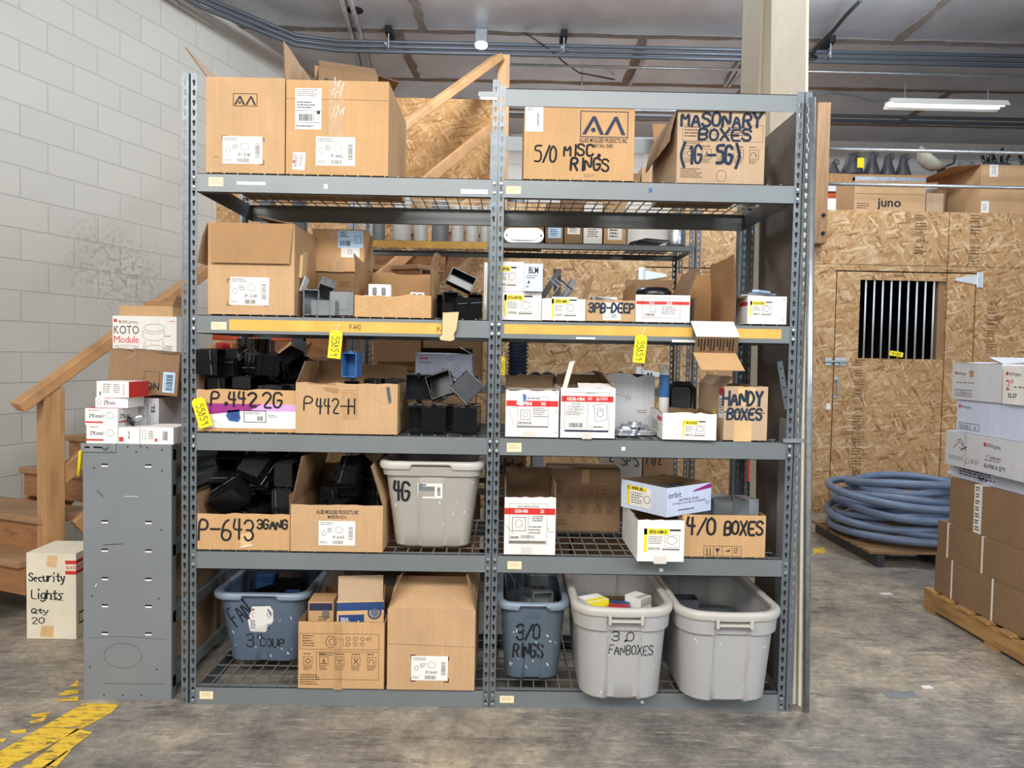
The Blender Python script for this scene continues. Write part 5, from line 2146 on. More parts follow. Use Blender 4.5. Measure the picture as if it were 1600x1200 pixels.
f.hand('442-H', (493, 623, 554, 646), 2.4, 'marker', .03, .0012)
f.poly([(503, 607), (512, 603), (530, 606), (527, 616), (510, 612)], 'card_in', .0008)
f.line([(503, 604), (528, 607), (556, 606)], .8, 'tape_tan', .0009)
f.rect_((533, 604, 560, 655), 'tape_clear', .0007)
f.poly([(603, 604), (608, 603), (612, 628), (607, 630)], 'steel_grey_dark', .0008)
f.line([(585, 640), (612, 676)], .8, 'card_pale', .0008)
f.line([(560, 600), (600, 632), (612, 626)], .7, 'card_pale', .0008)
f.line([(531, 668), (534, 660)], .8, 'card_pale', .0008)
s = c.side('r', (0, 0, 100, 100))
s.circle(40, 45, 22, 24, 3, 'ink_brown')
c.flap('f', -120, .05, rag=.004, a0=.1, a1=.4)
c.flap('l', -12, .085, taper=.06)
c.flap('b', -30, .08)
c.done()
p442h = c
c = pxbox('dark brown carton marked with an inch size at the back of the third shelf', (576, 573, 652, 640), D + .36, ZZ[2], .22, mat='card_brown', hs=dict(b=.28), seed=23)
c.front.hand('1 1/4"', (580, 578, 607, 594), 2.2, 'marker')
c.done()
c = pxbox('tall plain carton at the back of the third shelf, carrying a white box', (664, 601, 742, 680), D + .345, ZZ[2], .22, mat='card_dark', open_=False)
c.done()
z2 = ZZ[2] + c.h + .001
c = pxbox('white box with fine print standing high at the back of the third shelf, left bay', (649, 553, 737, 601), D + .32, z2, .22, mat='card_blue', seed=24)
f = c.front
f.fine((655, 559, 672, 565), 1, 'red')
f.fine((655, 566, 680, 570), 1, 'ink_soft')
f.circle(703, 560, 5, 3, .6, 'ink_soft')
f.fine((690, 576, 706, 582), 2, 'ink_soft')
for yy in (570, 576, 582, 588):
    f.circle(714, yy, 5, 2, .5, 'ink_soft')
f.fine((655, 590, 672, 594), 1, 'ink_soft')
f.rect_((709, 589, 714, 591), 'ink')
c.flap('b', -70, .08)
c.flap('r', -62, .07)
c.flap('f', -86, .06)
c.done()

# ------------------------------------------------------------------ third shelf, right bay
Zr = ZZ[2]
c = pxbox('white open carton with a red band and a torn blue patch, right third shelf', (790, 609, 873, 686), D - .01, Zr, .34, mat='card_white', hs=dict(b=.235), seed=31, rag=.006)
f = c.front
f.rect_((791, 626, 872, 635), 'red')
f.text('4S-MB8', (806, 628, 831, 633), 'paper', 1, .0009)
f.text('30', (845, 628, 852, 633), 'paper', 1, .0009)
f.disc(814, 626, 7, 8, 'paper', .0011)
f.poly([(816, 615), (821, 617), (822, 623), (818, 631), (817, 624)], 'blue_plastic', .0014)
f.frame((808, 620, 857, 668), 'ink_soft', .5)
f.fine((824, 622, 848, 625), 1, 'ink')
f.frame((813, 640, 829, 656), 'ink_soft', .7)
f.circle(821, 648, 4, 4, .6, 'ink_soft')
f.fine((833, 637, 856, 653), 5, 'ink_soft')
f.bars((810, 659, 831, 663), 'ink_soft')
f.rect_((808, 665.5, 856, 667.5), 'ink_soft')
for (x, y) in ((867, 612), (868, 642), (866, 674)):
    f.line([(x, y), (x + 4, y + 3)], .8, 'ink_soft')
f.rect_((818, 674, 837, 683), 'tape_beige', .0005)
f.line([(796, 640), (802, 664)], .5, 'ink_soft')
c.flap('f', 60, .012, rag=.004, mat='card_white')
c.done()
rc1 = c
c = pxbox('white carton with a red band and a large drawing of a square box', (876, 606, 961, 687), D - .012, Zr, .34, mat='card_white', seed=32, rag=.002)
f = c.front
f.rect_((877, 619, 958, 628), 'red')
f.text('4SDB-MB8', (885, 621, 913, 626), 'paper', 1, .0009)
f.fine((918, 621, 926, 626), 2, 'paper', .0009)
f.text('30', (931, 621, 936, 626), 'paper', 1, .0009)
f.fine((938, 621, 950, 626), 2, 'paper', .0009)
f.frame((882, 613, 952, 675), 'ink_soft', .5)
f.fine((915, 614, 930, 616), 1, 'ink')
f.rect_((918, 630, 918.6, 673), 'ink_soft')
f.text('INCLUDES', (893, 630, 907, 632.5), 'ink_navy', 0)
f.text('4" SQUARE STL', (887, 634, 913, 637), 'ink_navy', 0)
f.text('2-1/8" DEEP BOX', (887, 638.5, 914, 641.5), 'ink_navy', 0)
f.fine((884, 643, 916, 650), 3, 'ink_soft')
f.bars((889, 661, 911, 668), 'ink_navy', False, None, None, 18)
f.frame((884, 652, 916, 672), 'rust_pale', .5)
f.line([(926, 634), (938, 631), (948, 632), (949, 655), (931, 659), (928, 637), (926, 634)], .7, 'ink_navy')
f.circle(938, 646, 5, 5, .7, 'ink_navy')
f.line([(931, 640), (936, 637), (944, 640)], .7, 'ink_navy')
f.circle(923, 668, 3, 2.5, .5, 'ink_soft')
f.fine((928, 666, 946, 670), 1, 'ink')
f.rect_((883, 672, 951, 675), 'ink_navy')
f.rect_((910, 677, 925, 686), 'tape_beige', .0005)
c.flap('f', -70, .05, rag=.003, a0=.3)
c.flap('r', -38, .08)
c.flap('b', -40, .06)
c.done()
rc2 = c
t = MB()
a, b = at(877, 612, D + .03), at(890, 566, D + .05)
t.slab(a, b - a, (.02, 0, .006), (0, .012, 0), 'cream_board')
o = t.build('wood_stick')
o.location = (0, 0, 0)
tag(o, 'pale flat stick standing up out of the gap between the two red banded white cartons', 'stick')
c = pxbox('large grey carton with a torn top edge behind the red banded cartons', (884, 586, 1022, 686), D + .36, Zr, .22, mat='card_grey', seed=33, rag=.014, inner='dark_grey')
f = c.front
f.text('A.Benjamin', (884, 588, 918, 598), 'ink_rust', 0)
f.line([(960, 615), (985, 622), (975, 628)], .6, 'ink_soft')
f.circle(981, 621, 4, 3, .6, 'ink_soft')
f.fine((995, 640, 1015, 646), 2, 'ink_soft')
c.done()
tornc = c
c = pxbox('low white carton with torn edge and yellow headed label in front of HANDY BOXES', (1039, 646, 1122, 690), D - .02, Zr, .32, rz=0.0, mat='card_white', seed=34, rag=.005)
s = c.side('l', (0, 0, 100, 100))
s.rect_((56, 18, 92, 34), 'red')
s.fine((20, 40, 70, 80), 4, 'ink_soft')
c.stick((1070, 657, 1105, 683), yellow_label('42058', (1070, 657, 1105, 683)))
c.root.rotation_euler.z = -0.05
c.done()
c = pxbox('brown open carton marked HANDY BOXES in marker', (1131, 604, 1199, 691), D + .0, Zr, .38, mat='card_pale', seed=35, rag=.002)
f = c.front
f.rect_((1152, 606, 1180, 633), 'tape_tan', .0004)
f.rect_((1147, 657, 1175, 690), 'tape_tan', .0004)
f.hand('HANDY', (1129, 612, 1190, 633), 4.0, 'marker_blue', .03, .0012)
f.hand('BOXES', (1136, 639, 1189, 656), 3.4, 'marker_blue', .05, .0012)
f.line([(1131, 644), (1194, 645)], 1.2, 'marker_blue', .0014)
c.flap('l', -40, .05)
s = c.side('l', (0, 0, 100, 100))
s.rect_((82, 4, 98, 60), 'paper', .0006)
s.rect_((82, 4, 98, 18), 'red', .0012)
s.fine((84, 24, 96, 54), 6, 'ink_soft', .0012)
s.poly([(58, 62), (66, 40), (74, 62)], 'label_yellow', .0008)
c.done()

# ------------------------------------------------------------------ fourth shelf, left bay
Zq = ZZ[3]
c = pxbox('open carton marked P-643 3 GANG in marker, full of black boxes', (308, 803, 453, 856), F0, Zq, .46, mat='card_gold', hs=dict(b=.24, l=.22, r=.22), seed=41, rag=.004)
f = c.front
f.hand('P-643', (311, 812, 396, 843), 3.4, 'marker', .02, .0010)
f.hand('3GANG', (402, 812, 449, 826), 3.0, 'marker', .02, .0010)
f.poly([(372, 834), (395, 832), (392, 852), (378, 855)], 'tape_tan', .0006)
f.line([(424, 845), (446, 826)], .8, 'card_pale')
f.line([(376, 855), (394, 851)], 1.6, 'scuff_white', .0009)
c.done()
p643 = c
c = pxbox('open carton with a white label and printed company name, tall flap standing at its left', (454, 789, 598, 860), D - .004, Zq, .46, mat='card', seed=42, rag=.002)
f = c.front
f.text('ALLIED MOULDED PRODUCTS, INC', (494, 797, 560, 803), 'ink', 1)
f.text('MADE IN U.S.A.', (512, 805, 542, 810), 'ink', 1)
c.stick((498, 814, 555, 852), label_std('P-643', (498, 814, 555, 852)))
c.flap('l', -12, .19, rag=.004, mat='card', label='tall grey brown flap')
c.flap('r', -17, .165, rag=.004, label='dark right flap')
c.flap('b', -5, .10)
c.done()
p64 = c

# ------------------------------------------------------------------ fourth shelf, right bay
c = pxbox('white open carton with a red band at the left end of the right fourth shelf', (788, 777, 868, 867), D - .004, Zq, .34, mat='card_white', hs=dict(b=.295, l=.28, r=.28), seed=51, rag=.003)
f = c.front
f.rect = (776, 777, 862, f.rect[3])
f.rect_((776, 794, 861, 804), 'red')
f.text('5SDB-MB8', (793, 796, 815, 801), 'paper', 1, .0009)
f.text('21', (836, 796, 842, 801), 'paper', 1, .0009)
f.frame((784, 787, 848, 850), 'ink_soft', .5)
f.text('ELECTRICAL BOXES', (799, 790, 834, 793), 'ink', 0)
f.frame((789, 808, 812, 830), 'ink_soft', 1.0)
f.circle(800, 818, 6, 6, .7, 'ink_soft')
f.rect_((816, 806, 816.6, 846), 'ink_soft')
f.fine((823, 806, 842, 816), 3, 'ink')
f.fine((818, 822, 846, 836), 3, 'ink_soft')
f.bars((786, 838, 800, 842), 'ink')
f.fine((804, 837, 834, 842), 2, 'ink')
f.rect_((784, 845, 846, 849), 'ink_soft')
f.rect_((805, 855, 823, 866), 'tape_beige', .0006)
f.line([(777, 820), (792, 834)], .7, 'ink_soft')
f.line([(849, 824), (851, 831), (860, 830)], .8, 'ink_soft')
c.done()
rc4 = c
c = pxbox('brown carton with a row of warning icons at the back of the right fourth shelf', (856, 733, 969, 826), D + .40, Zq, .20, mat='card_brown', open_=False)
f = c.front
f.frame((866, 752, 966, 776), 'ink_brown', .5)
f.fine((868, 753, 880, 774), 5, 'ink_brown')
f.text('19 FREE', (888, 758, 950, 772), 'ink_rust', 0)
icons(f, (862, 884, 906, 928, 948), 783, 13, 12)
f.fine((864, 812, 895, 822), 3, 'ink_brown')
c.tape((908, 734, 920, 755))
c.done()
c = pxbox('white open carton with a yellow headed label jutting out over the fourth beam', (996, 813, 1069, 882), D - .075, Zq, .36, mat='card_white', seed=53, rag=.003, rz=0.0)
f = c.front
c.stick((1006, 826, 1063, 862), yellow_label('3RB-NM-E', (1006, 826, 1063, 862)))
f.rect_((1022, 869, 1042, 881), 'tape_beige', .0005)
c.done()
jut = c
c = pxbox('open carton marked 4/0 BOXES in marker, full of steel boxes', (1066, 805, 1196, 873), F0, Zq, .40, mat='card_gold', seed=54)
f = c.front
f.hand('4/0', (1072, 810, 1116, 836), 3.9, 'marker', .03)
f.hand('BOXES', (1131, 814, 1191, 835), 3.6, 'marker', .05)
f.frame((1100, 853, 1159, 869), 'ink', .6)
for x in (1115, 1129, 1144):
    f.rect_((x, 853, x + .5, 869), 'ink')
f.line([(1105, 865), (1105, 857)], 1.4, 'ink')
f.line([(1110, 865), (1110, 857)], 1.4, 'ink')
f.line([(1103, 866.5), (1112, 866.5)], 1, 'ink')
f.poly([(1118, 857), (1125, 857), (1123, 862), (1120, 862)], 'ink')
f.line([(1121.5, 861), (1121.5, 867)], 1, 'ink')
f.poly([(1132, 862), (1142, 858), (1140, 862)], 'ink')
f.fine((1147, 856, 1156, 866), 3, 'ink')
c.done()
p40 = c
# tray of covers lying across the jutting carton
zt = Zq + jut.h + .002
a = at(1024, 793, D + .0)
b = at(1095, 788, D + .10)
c = Carton('low open tray with blue printed lettering lying across the jutting white carton', at(1040, 770, D + .15).x, D + .145, zt, .265, .25, .115, .62, mat='card_blue', rect=(1025, 749, 1095, 793), seed=55, th=.004)
f = c.front
f.text('orbit', (1027, 756, 1047, 765), 'ink_navy', 0)
f.text('ELECTRICAL BOXES', (1044, 768, 1074, 771), 'ink_navy', 1)
f.text('FITTINGS, FIXTURE ACCESSORIES', (1034, 773, 1086, 776), 'ink_navy', 0)
f.fine((1042, 784, 1078, 788), 1, 'ink_navy')
f.poly([(1068, 757), (1095, 749.5), (1095, 757), (1064, 760)], 'magenta')
f.circle(1089, 779, 3, 2, .6, 'ink_navy')
s = c.side('l', (0, 0, 60, 40))
s.rect_((8, 6, 40, 34), 'paper', .0006)
s.rect_((8, 6, 34, 12), 'label_yellow', .0012)
s.rect_((8, 6, 12, 34), 'label_yellow', .0012)
s.text('4RB', (14, 7, 30, 11), 'ink', 1, .0016)
s.fine((14, 15, 30, 32), 5, 'ink_soft', .0012)
s.circle(35, 22, 4, 5, .8, 'ink_soft', .0012)
c.done()
orb = c

# ------------------------------------------------------------------ bottom shelf, left bay
Zb = ZZ[4]
c = pxbox('open carton with rows of printed icons on the bottom shelf', (466, 972, 600, 1079), D - .012, Zb, .44, mat='card_gold', hs=dict(b=.27, l=.25, r=.26), seed=61)
f = c.front
f.frame((468, 990, 592, 1015), 'ink_brown', .6)
f.frame((494, 1018, 592, 1062), 'ink_brown', .6)
f.fine((472, 993, 492, 1012), 5, 'ink_brown')
f.circle(517, 1003, 8, 9, 1.0, 'ink_brown')
f.circle(518, 1003, 4, 5, 1.0, 'ink_brown')
for i in range(3):
    for j in range(2):
        f.circle(544 + 11 * i, 998 + 8 * j, 3, 2.6, .8, 'ink_brown')
f.line([(525, 998), (536, 998), (536, 1009), (542, 1009)], .6, 'ink_brown')
f.fine((572, 996, 582, 1001), 2, 'ink_brown')
f.fine((498, 1020, 530, 1026), 2, 'ink_brown')
icons(f, (474, 499, 524, 549, 574), 1026, 14, 14)
f.fine((469, 1054, 500, 1072), 5, 'ink_brown')
c.tape((521, 974, 535, 1078), 'tape_clear')
c.flap('l', -3, .02)
c.done()
icn = c
c = pxbox('plain carton with its lid flap propped up, right of the icon carton', (605, 952, 742, 1081), D - .014, Zb, .50, mat='card', seed=62)
f = c.front
for x in range(607, 740, 4):
    f.rect_((x, 1006 + (x - 607) * .03, x + 2, 1007 + (x - 607) * .03), 'ink_brown')
for q in ((642, 1023, 650, 1024.5), (642, 1023, 643.5, 1030), (696, 1026, 702, 1027.5), (700.5, 1026, 702, 1032), (642, 1058, 643.5, 1065), (642, 1063.5, 650, 1065), (700.5, 1059, 702, 1066), (694, 1064.5, 702, 1066)):
    f.rect_(q, 'ink')
c.stick((643, 1025, 700, 1063), label_std('PF-241-NM', (643, 1025, 700, 1063)))
f.line([(704, 980), (726, 1010), (738, 1010)], .9, 'card_pale')
c.flap('f', -62, .18, taper=.01)
c.flap('b', 10, .16)
c.flap('l', -20, .14)
c.flap('r', -15, .14)
c.done()


# ------------------------------------------------------------------ totes
def se_ring(w, d, e, n):
    """rounded rectangle, corner radius min(w, d) / e, evenly stepped"""
    r = min(w, d) / e
    hx, hy = w / 2 - r, d / 2 - r
    L = [2 * hy, PI * r / 2, 2 * hx, PI * r / 2] * 2
    tot = sum(L)
    out = []
    for k in range(n):
        t = (k + .5) / n * tot
        i = 0
        while t > L[i]:
            t -= L[i]
            i += 1
        f = t / r
        if i == 0:
            p = (w / 2, -hy + t)
        elif i == 1:
            p = (hx + r * math.cos(f), hy + r * math.sin(f))
        elif i == 2:
            p = (hx - t, d / 2)
        elif i == 3:
            p = (-hx - r * math.sin(f), hy + r * math.cos(f))
        elif i == 4:
            p = (-w / 2, hy - t)
        elif i == 5:
            p = (-hx - r * math.cos(f), -hy - r * math.sin(f))
        elif i == 6:
            p = (-hx + t, -d / 2)
        else:
            p = (hx + r * math.sin(f), -hy - r * math.cos(f))
        out.append(p)
    return out


def tote(label, cx, yf, z, W, Dp, H, mt, rim_mt, taper=.86, panel=('in', .36, .80, .012), ledge=.84, bow=0.0, e=6.0, handle=None, writes=(), rect=None, lab=None, notch=False, spots=0):
    """tapered storage tote, rim up; the front panel is pressed in or stands out"""
    n = 160
    t = thing('storage_tote', label, 'tote', (cx, yf + Dp / 2, z))

    def scale(f):
        return taper + (1 - taper) * f

    def shape(f, off=0.0, out=0.0):
        s = scale(f)
        pts = []
        w, d = (W - .03) * s + out, (Dp - .03) * s + out
        for (x, y) in se_ring(w, d, e, n):
            if bow:
                y += math.copysign(bow * max(0, 1 - (2 * x / w) ** 2), y) if abs(y) > d * .3 else 0
            u = abs(x) / (w / 2)
            if abs(y) > d * .3 and panel:
                kind, half, top, amt = panel
                hw = half * (1.0 - .22 * f)
                if f < top:
                    a = max(0, min(1, (hw - u) / .05))
                    y += math.copysign(amt * a, -y if kind == 'in' else y)
            pts.append((x, y))
        return pts
    fs_ = [0.0, .015, .04, .2, .4, .6] + ([ledge - .06, ledge - .005, ledge, ledge + .03, .94] if ledge < .9 else [.70, .77, .83, .94])
    mb = MB()
    rings = []
    for f in fs_:
        o = 0.0
        if f >= ledge and ledge < .9:
            o = 0.022
        if f == 0.0:
            o = -.05
        elif f == .015:
            o = -.016
        rings.append([(x, y, f * H) for x, y in shape(f, 0, o)])
    inner = [[(x, y, f * H + .004) for x, y in shape(f, 0, o)] for f, o in ((.94, -.006), (ledge, -.006), (.4, -.008), (.03, -.008))]
    allr = rings + inner
    vs = [p for r in allr for p in r]
    fs = []
    for i in range(len(allr) - 1):
        for k in range(n):
            fs.append((i * n + k, i * n + (k + 1) % n, (i + 1) * n + (k + 1) % n, (i + 1) * n + k))
    fs.append(tuple(range(n - 1, -1, -1)))
    L = (len(allr) - 1) * n
    fs.append(tuple(L + k for k in range(n)))
    mb.add(vs, fs, mt)

    def front_y(x, zz):
        f = max(0.02, min(.93, zz / H))
        s = scale(f)
        w = (W - .03) * s + (0.022 if ledge <= f and ledge < .9 else 0)
        d = (Dp - .03) * s + (0.022 if ledge <= f and ledge < .9 else 0)
        u = min(.98, abs(x) / (w / 2))
        r = min(w, d) / e
        q = max(0, abs(x) - (w / 2 - r))
        y = -d / 2 + r - math.sqrt(max(0, r * r - q * q)) - (bow * (1 - u * u) if bow else 0)
        if panel:
            kind, half, top, amt = panel
            hw = half * (1.0 - .22 * f)
            if f < top:
                a = max(0, min(1, (hw - u) / .03))
                y += amt * a * (1 if kind == 'in' else -1)
        return y
    fw = mb
    warp = lambda u, v, lift: Vector((u - W / 2, front_y(u - W / 2, v) - lift - .0012, v))
    F = Face(fw, (0, 0, 0), (1, 0, 0), (0, 0, 1), (0, -1, 0), W, H, rect, warp)
    for wr in writes:
        F.hand(wr[0], wr[1], wr[2], wr[3] if len(wr) > 3 else 'marker', .03, rot=wr[4] if len(wr) > 4 else 0)
    g = random.Random(int(cx * 100))
    for k in range(spots):
        x0, y0, x1, y1 = rect
        x, y = g.uniform(x0 + 12, x1 - 18), g.uniform(y0 + 30, y1 - 12)
        F.line([(x, y), (x + g.uniform(-1, 3), y + g.uniform(1, 4))], g.uniform(.8, 2), 'scuff_white')
    body = mb.build('tote_body', t, smooth=True)
    md = body.modifiers.new('edges', 'EDGE_SPLIT')
    md.split_angle = R(38)
    if lab:
        lb = MB()
        F.mb = lb
        lab(F, lb)
        lb.build('product_label', t)
    # rolled rim
    mb = MB()
    pr = [(-.010, .925), (.014, .915), (.018, .95), (.016, .985), (.010, 1.0), (-.002, 1.0), (-.012, .985), (-.012, .93)]
    rr = []
    for (o, f) in pr:
        s = scale(1.0)
        w, d = (W - .03) * s + 2 * o, (Dp - .03) * s + 2 * o
        ring = []
        for (x, y) in se_ring(w, d, e, n):
            if bow and abs(y) > d * .3:
                y += math.copysign(bow * max(0, 1 - (2 * x / w) ** 2), y)
            zz = f * H
            if notch and abs(x) < W * .19 and y < 0 and f < .99:
                zz = H * (1 - (1 - f) * .45)
            ring.append((x, y, zz))
        rr.append(ring)
    vs = [p for r in rr for p in r]
    m = len(rr)
    fs = []
    for i in range(m):
        j = (i + 1) % m
        for k in range(n):
            fs.append((i * n + k, i * n + (k + 1) % n, j * n + (k + 1) % n, j * n + k))
    mb.add(vs, fs, rim_mt)
    rim = mb.build('rim', t, smooth=True)
    md = rim.modifiers.new('edges', 'EDGE_SPLIT')
    md.split_angle = R(50)
    if handle:
        mb = MB()
        hw = W * .155
        yy = front_y(0, H * .9) - (.012)
        mb.box(-hw, yy - .014, H * .86, hw, yy + .02, H * .885, rim_mt)
        for s in (-1, 1):
            mb.box(s * hw - .006, yy - .016, H * .84, s * hw + .006, yy + .02, H * .94, rim_mt)
        mb.build('handle', t, bevel=.003)
    return t


def px_tote(label, rim, ybot, yf, z, Dp, mt, rmt, **kw):
    """rim = (x0, x1, y of the front rim top)"""
    x0, x1, yr = rim
    a, b = at(x0, yr, yf + .03), at(x1, yr, yf + .03)
    H = at((x0 + x1) / 2, yr, yf).z - z
    return tote(label, (a.x + b.x) / 2, yf, z, b.x - a.x, Dp, H, mt, rmt, rect=(x0, yr, x1, ybot), **kw)


def lab4(F, mb):
    F.rect_((653, 756, 692, 780), 'paper', .0006, mb)
    F.rect_((655, 761, 680, 768), 'grey_plastic', .0012, mb)
    F.rect_((655, 768, 680, 777), 'tote_grey', .0012, mb)
    F.bars((684, 762, 689, 776), 'ink', True, .0012, mb, 9)
    F.rect_((655, 757, 667, 760), 'conduit_blue', .0012, mb)


tG = px_tote('pale grey tote marked 4G in marker on the fourth shelf', (593, 757, 722), 862, D + .0, ZZ[3], .50, 'tote_grey', 'rim_pale', taper=.77, panel=('out', .36, .83, .008),
             ledge=.84, e=7, notch=True, writes=(('4G', (614, 755, 640, 784), 4.2),), lab=lab4, spots=8)


def labF(F, mb):
    F.poly([(395, 951), (423, 950), (427, 957), (427, 975), (413, 995), (390, 993), (387, 975)], 'paper', .0006, mb)
    F.disc(415, 963, 10, 9, 'conduit_blue', .0012, mb)
    F.text('18', (410, 960, 419, 968), 'red', 1, .0018, mb)
    F.text('MADE IN', (394, 954, 410, 958), 'ink', 1, .0012, mb)
    F.circle(398, 965, 4, 4, .8, 'red', .0012, mb)
    F.fine((391, 974, 422, 990), 5, 'ink_navy', .0012, mb)


tF = px_tote('dark blue tote marked FAN and 3" COUP in marker, set back on the bottom shelf', (332, 484, 928), 1047, D + .155, ZZ[4], .44, 'tote_blue', 'rim_blue', taper=.76, panel=('in', .17, .78, .006),
             ledge=.95, e=6, notch=True, writes=(('FAN', (357, 946, 391, 978), 2.4, 'marker', -.6), ('3"', (383, 998, 406, 1020), 1.7), ('COUP', (404, 1005, 442, 1019), 1.7)), lab=labF, spots=16)
tR = px_tote('slate blue tote marked 3/0 RINGS in marker on the bottom shelf', (776, 890, 941), 1066, D + .045, ZZ[4], .46, 'tote_slate', 'rim_blue', taper=.82, panel=('in', .34, .82, .010),
             ledge=.95, bow=.02, e=6, notch=True, writes=(('3/0', (808, 977, 844, 1001), 3.4), ('RINGS', (803, 1007, 849, 1028), 3.2)), spots=16)
tB = px_tote('pale grey tote marked 3.0 FAN BOXES in thin marker on the bottom shelf', (895, 1054, 947), 1090, D - .115, ZZ[4], .56, 'tote_lilac', 'rim_pale', taper=.86, panel=('in', .44, .98, .015),
             ledge=.76, bow=.035, e=5, handle=True, writes=(('3.0', (956, 985, 990, 999), 1.4), ('FANBOXES', (952, 1005, 1020, 1019), 1.3)), spots=4)
tE = px_tote('pale grey unmarked tote at the right end of the bottom shelf', (1057, 1224, 954), 1098, D - .125, ZZ[4], .58, 'tote_lilac', 'rim_pale', taper=.86, panel=('in', .44, .98, .015),
             ledge=.76, bow=.035, e=5, handle=True, spots=5)

# ------------------------------------------------------------------ yellow tags
hang_tag(516, 516, 536, 560, D - .012, .09, 'yellow numbered tag hanging below the left strip of yellow tape')
hang_tag(993, 523, 1012, 567, D - .012, .09, 'yellow numbered tag hanging below the right strip of yellow tape')
hang_tag(298, 622, 319, 669, D - .02, -.30, 'yellow numbered tag hanging crooked from the left end post beside the marked 2G carton')
hang_tag(780, 557, 789, 586, D + .08, 0, 'narrow yellow tag hanging behind the middle post, at the left of the right third shelf')
t = hang_tag(1390, 549, 1412, 557, BW - .02, .14, 'yellow tag lying on the sill of the barred door window')

# ------------------------------------------------------------------ grey end panel unit at the left
ux0, ux1 = at(130, 900, 2.9).x, at(268, 900, 2.9).x
uh = at(200, 694, 2.9).z
t = thing('shelf_unit', 'low grey steel shelving unit seen from its slotted end panel, left of the rack', 'shelf unit', ((ux0 + ux1) / 2, 2.9, 0))
hw = (ux1 - ux0) / 2
LEN = .86
mb = MB()
mb.box(-hw, 0, 0.0, hw, .012, uh, 'panel_grey')
mb.box(hw - .002, .012, 0, hw, .04, uh, 'panel_grey')
mb.box(-hw, .012, 0, -hw + .002, .04, uh, 'panel_grey')
F = Face(mb, (-hw, 0, 0), (1, 0, 0), (0, 0, 1), (0, -1, 0), 2 * hw, uh, (128, 693, 266, 1098))
for (y) in (724, 813, 858, 903, 946, 990):
    for x in (157, 225):
        F.rect_((x, y, x + 10, y + 2.5), 'black_and_shade')
        F.rect_((x, y + 2.6, x + 10, y + 5), 'scuff_white')
for (x, y) in ((198, 697), (218, 696), (211, 705), (228, 698), (251, 701), (146, 731), (251, 734), (250, 827), (142, 933), (246, 936), (138, 1047), (243, 1049), (160, 1091), (190, 1091), (219, 1091)):
    F.disc(x, y, 1.3, 1.3, 'black_and_shade')
F.line([(150, 767), (160, 776)], 1.0, 'black_and_shade')
F.line([(160, 852), (190, 850)], .9, 'black_and_shade')
F.line([(170, 780), (190, 804)], .8, 'steel_grey')
F.line([(192, 775), (214, 775)], .7, 'scuff_white')
F.rect_((160, 1072, 256, 1073.4), 'steel_post')
F.line([(135, 1000), (190, 997), (256, 1001)], 1.0, 'steel_post')
F.circle(190, 1028, 30, 20, 1.0, 'steel_post')
F.line([(147, 918), (149, 914)], 1.2, 'scuff_white')
mb.build('end_panel', t, bevel=.002)
mb = MB()
mb.box(-hw, LEN - .012, 0, hw, LEN, uh, 'panel_grey')
mb.build('back_panel', t)
for z in (.09, .35, .62, .86, uh - .02):
    mb = MB()
    mb.box(-hw + .003, .045, z - .02, hw - .003, LEN - .014, z, 'steel_grey')
    mb.box(hw - .003, .013, z - .045, hw, LEN - .013, z, 'steel_grey')
    mb.box(-hw, .013, z - .045, -hw + .003, LEN - .013, z, 'steel_grey')
    mb.build('shelf', t)
mb = MB()
mb.box(-hw - .004, -.006, uh - .032, -hw + .13, -.0005, uh + .002, 'galvanized')
G = Face(mb, (-hw - .004, -.006, uh - .032), (1, 0, 0), (0, 0, 1), (0, -1, 0), .134, .034, (0, 0, 54, 14))
G.rect_((6, 5, 14, 8), 'black_and_shade')
G.rect_((20, 5, 34, 8), 'black_and_shade')
mb.lathe([(.012, 0), (.010, .006), (.001, .008)], 'steel_post', 10, M4=Matrix.Translation((-hw + .09, -.006, uh - .015)) @ Matrix.Rotation(R(90), 4, 'X'))
mb.build('clamp_bar', t)
ucx = t.location.x
# stock inside the unit
for k, (z, h, lb) in enumerate(((.0925, .2, 'lowest'), (.3525, .2, 'second lowest'), (.6225, .17, 'third lowest'))):
    c = Carton('carton on the ' + lb + ' shelf inside the grey unit with the slotted end panel', ucx, 2.9 + .45, z, 2 * hw - .04, .5, h, 0, 'card_brown', open_=False)
    c.done()
# yellow handle
pipe([at(131, 703, 3.02), at(126, 706, 3.02), at(125, 720, 3.02), at(123, 744, 3.02)], .007, 'yellow tool handle sticking out left of the grey end panel', 'yellow', 'tool_handle', cat='handle')

# boxes piled on the unit
U0 = uh + .001


def ubox(label, rect, Y, z, d, mt, rz=0.0, **kw):
    return pxbox(label, rect, Y, z, d, rz=rz, mat=mt, **kw)


def small(label, rect, Y, z, d, rz=0.0, redtop=False):
    c = ubox(label, rect, Y, z, d, 'card_white', rz, open_=False)
    x0, y0, x1, y1 = rect
    w, h = x1 - x0, y1 - y0
    f = c.front
    f.rect_((x0, y1 - h * .18, x0 + w * .55, y1 - h * .08), 'red')
    f.fine((x0 + w * .1, y0 + h * .1, x0 + w * .45, y0 + h * .2), 1, 'red')
    f.text('2"Koto', (x0 + w * .12, y0 + h * .36, x0 + w * .5, y0 + h * .58), 'ink_navy', 1)
    f.fine((x0 + w * .5, y0 + h * .4, x0 + w * .62, y0 + h * .6), 2, 'ink_soft')
    f.circle(x0 + w * .76, y0 + h * .45, w * .11, h * .2, .6, 'ink_soft')
    s = c.side('r', (0, 0, 50, 25))
    s.rect_((2, 20, 48, 22), 'red')
    s.text('2"Koto', (6, 9, 30, 15), 'ink_navy', 1)
    return c


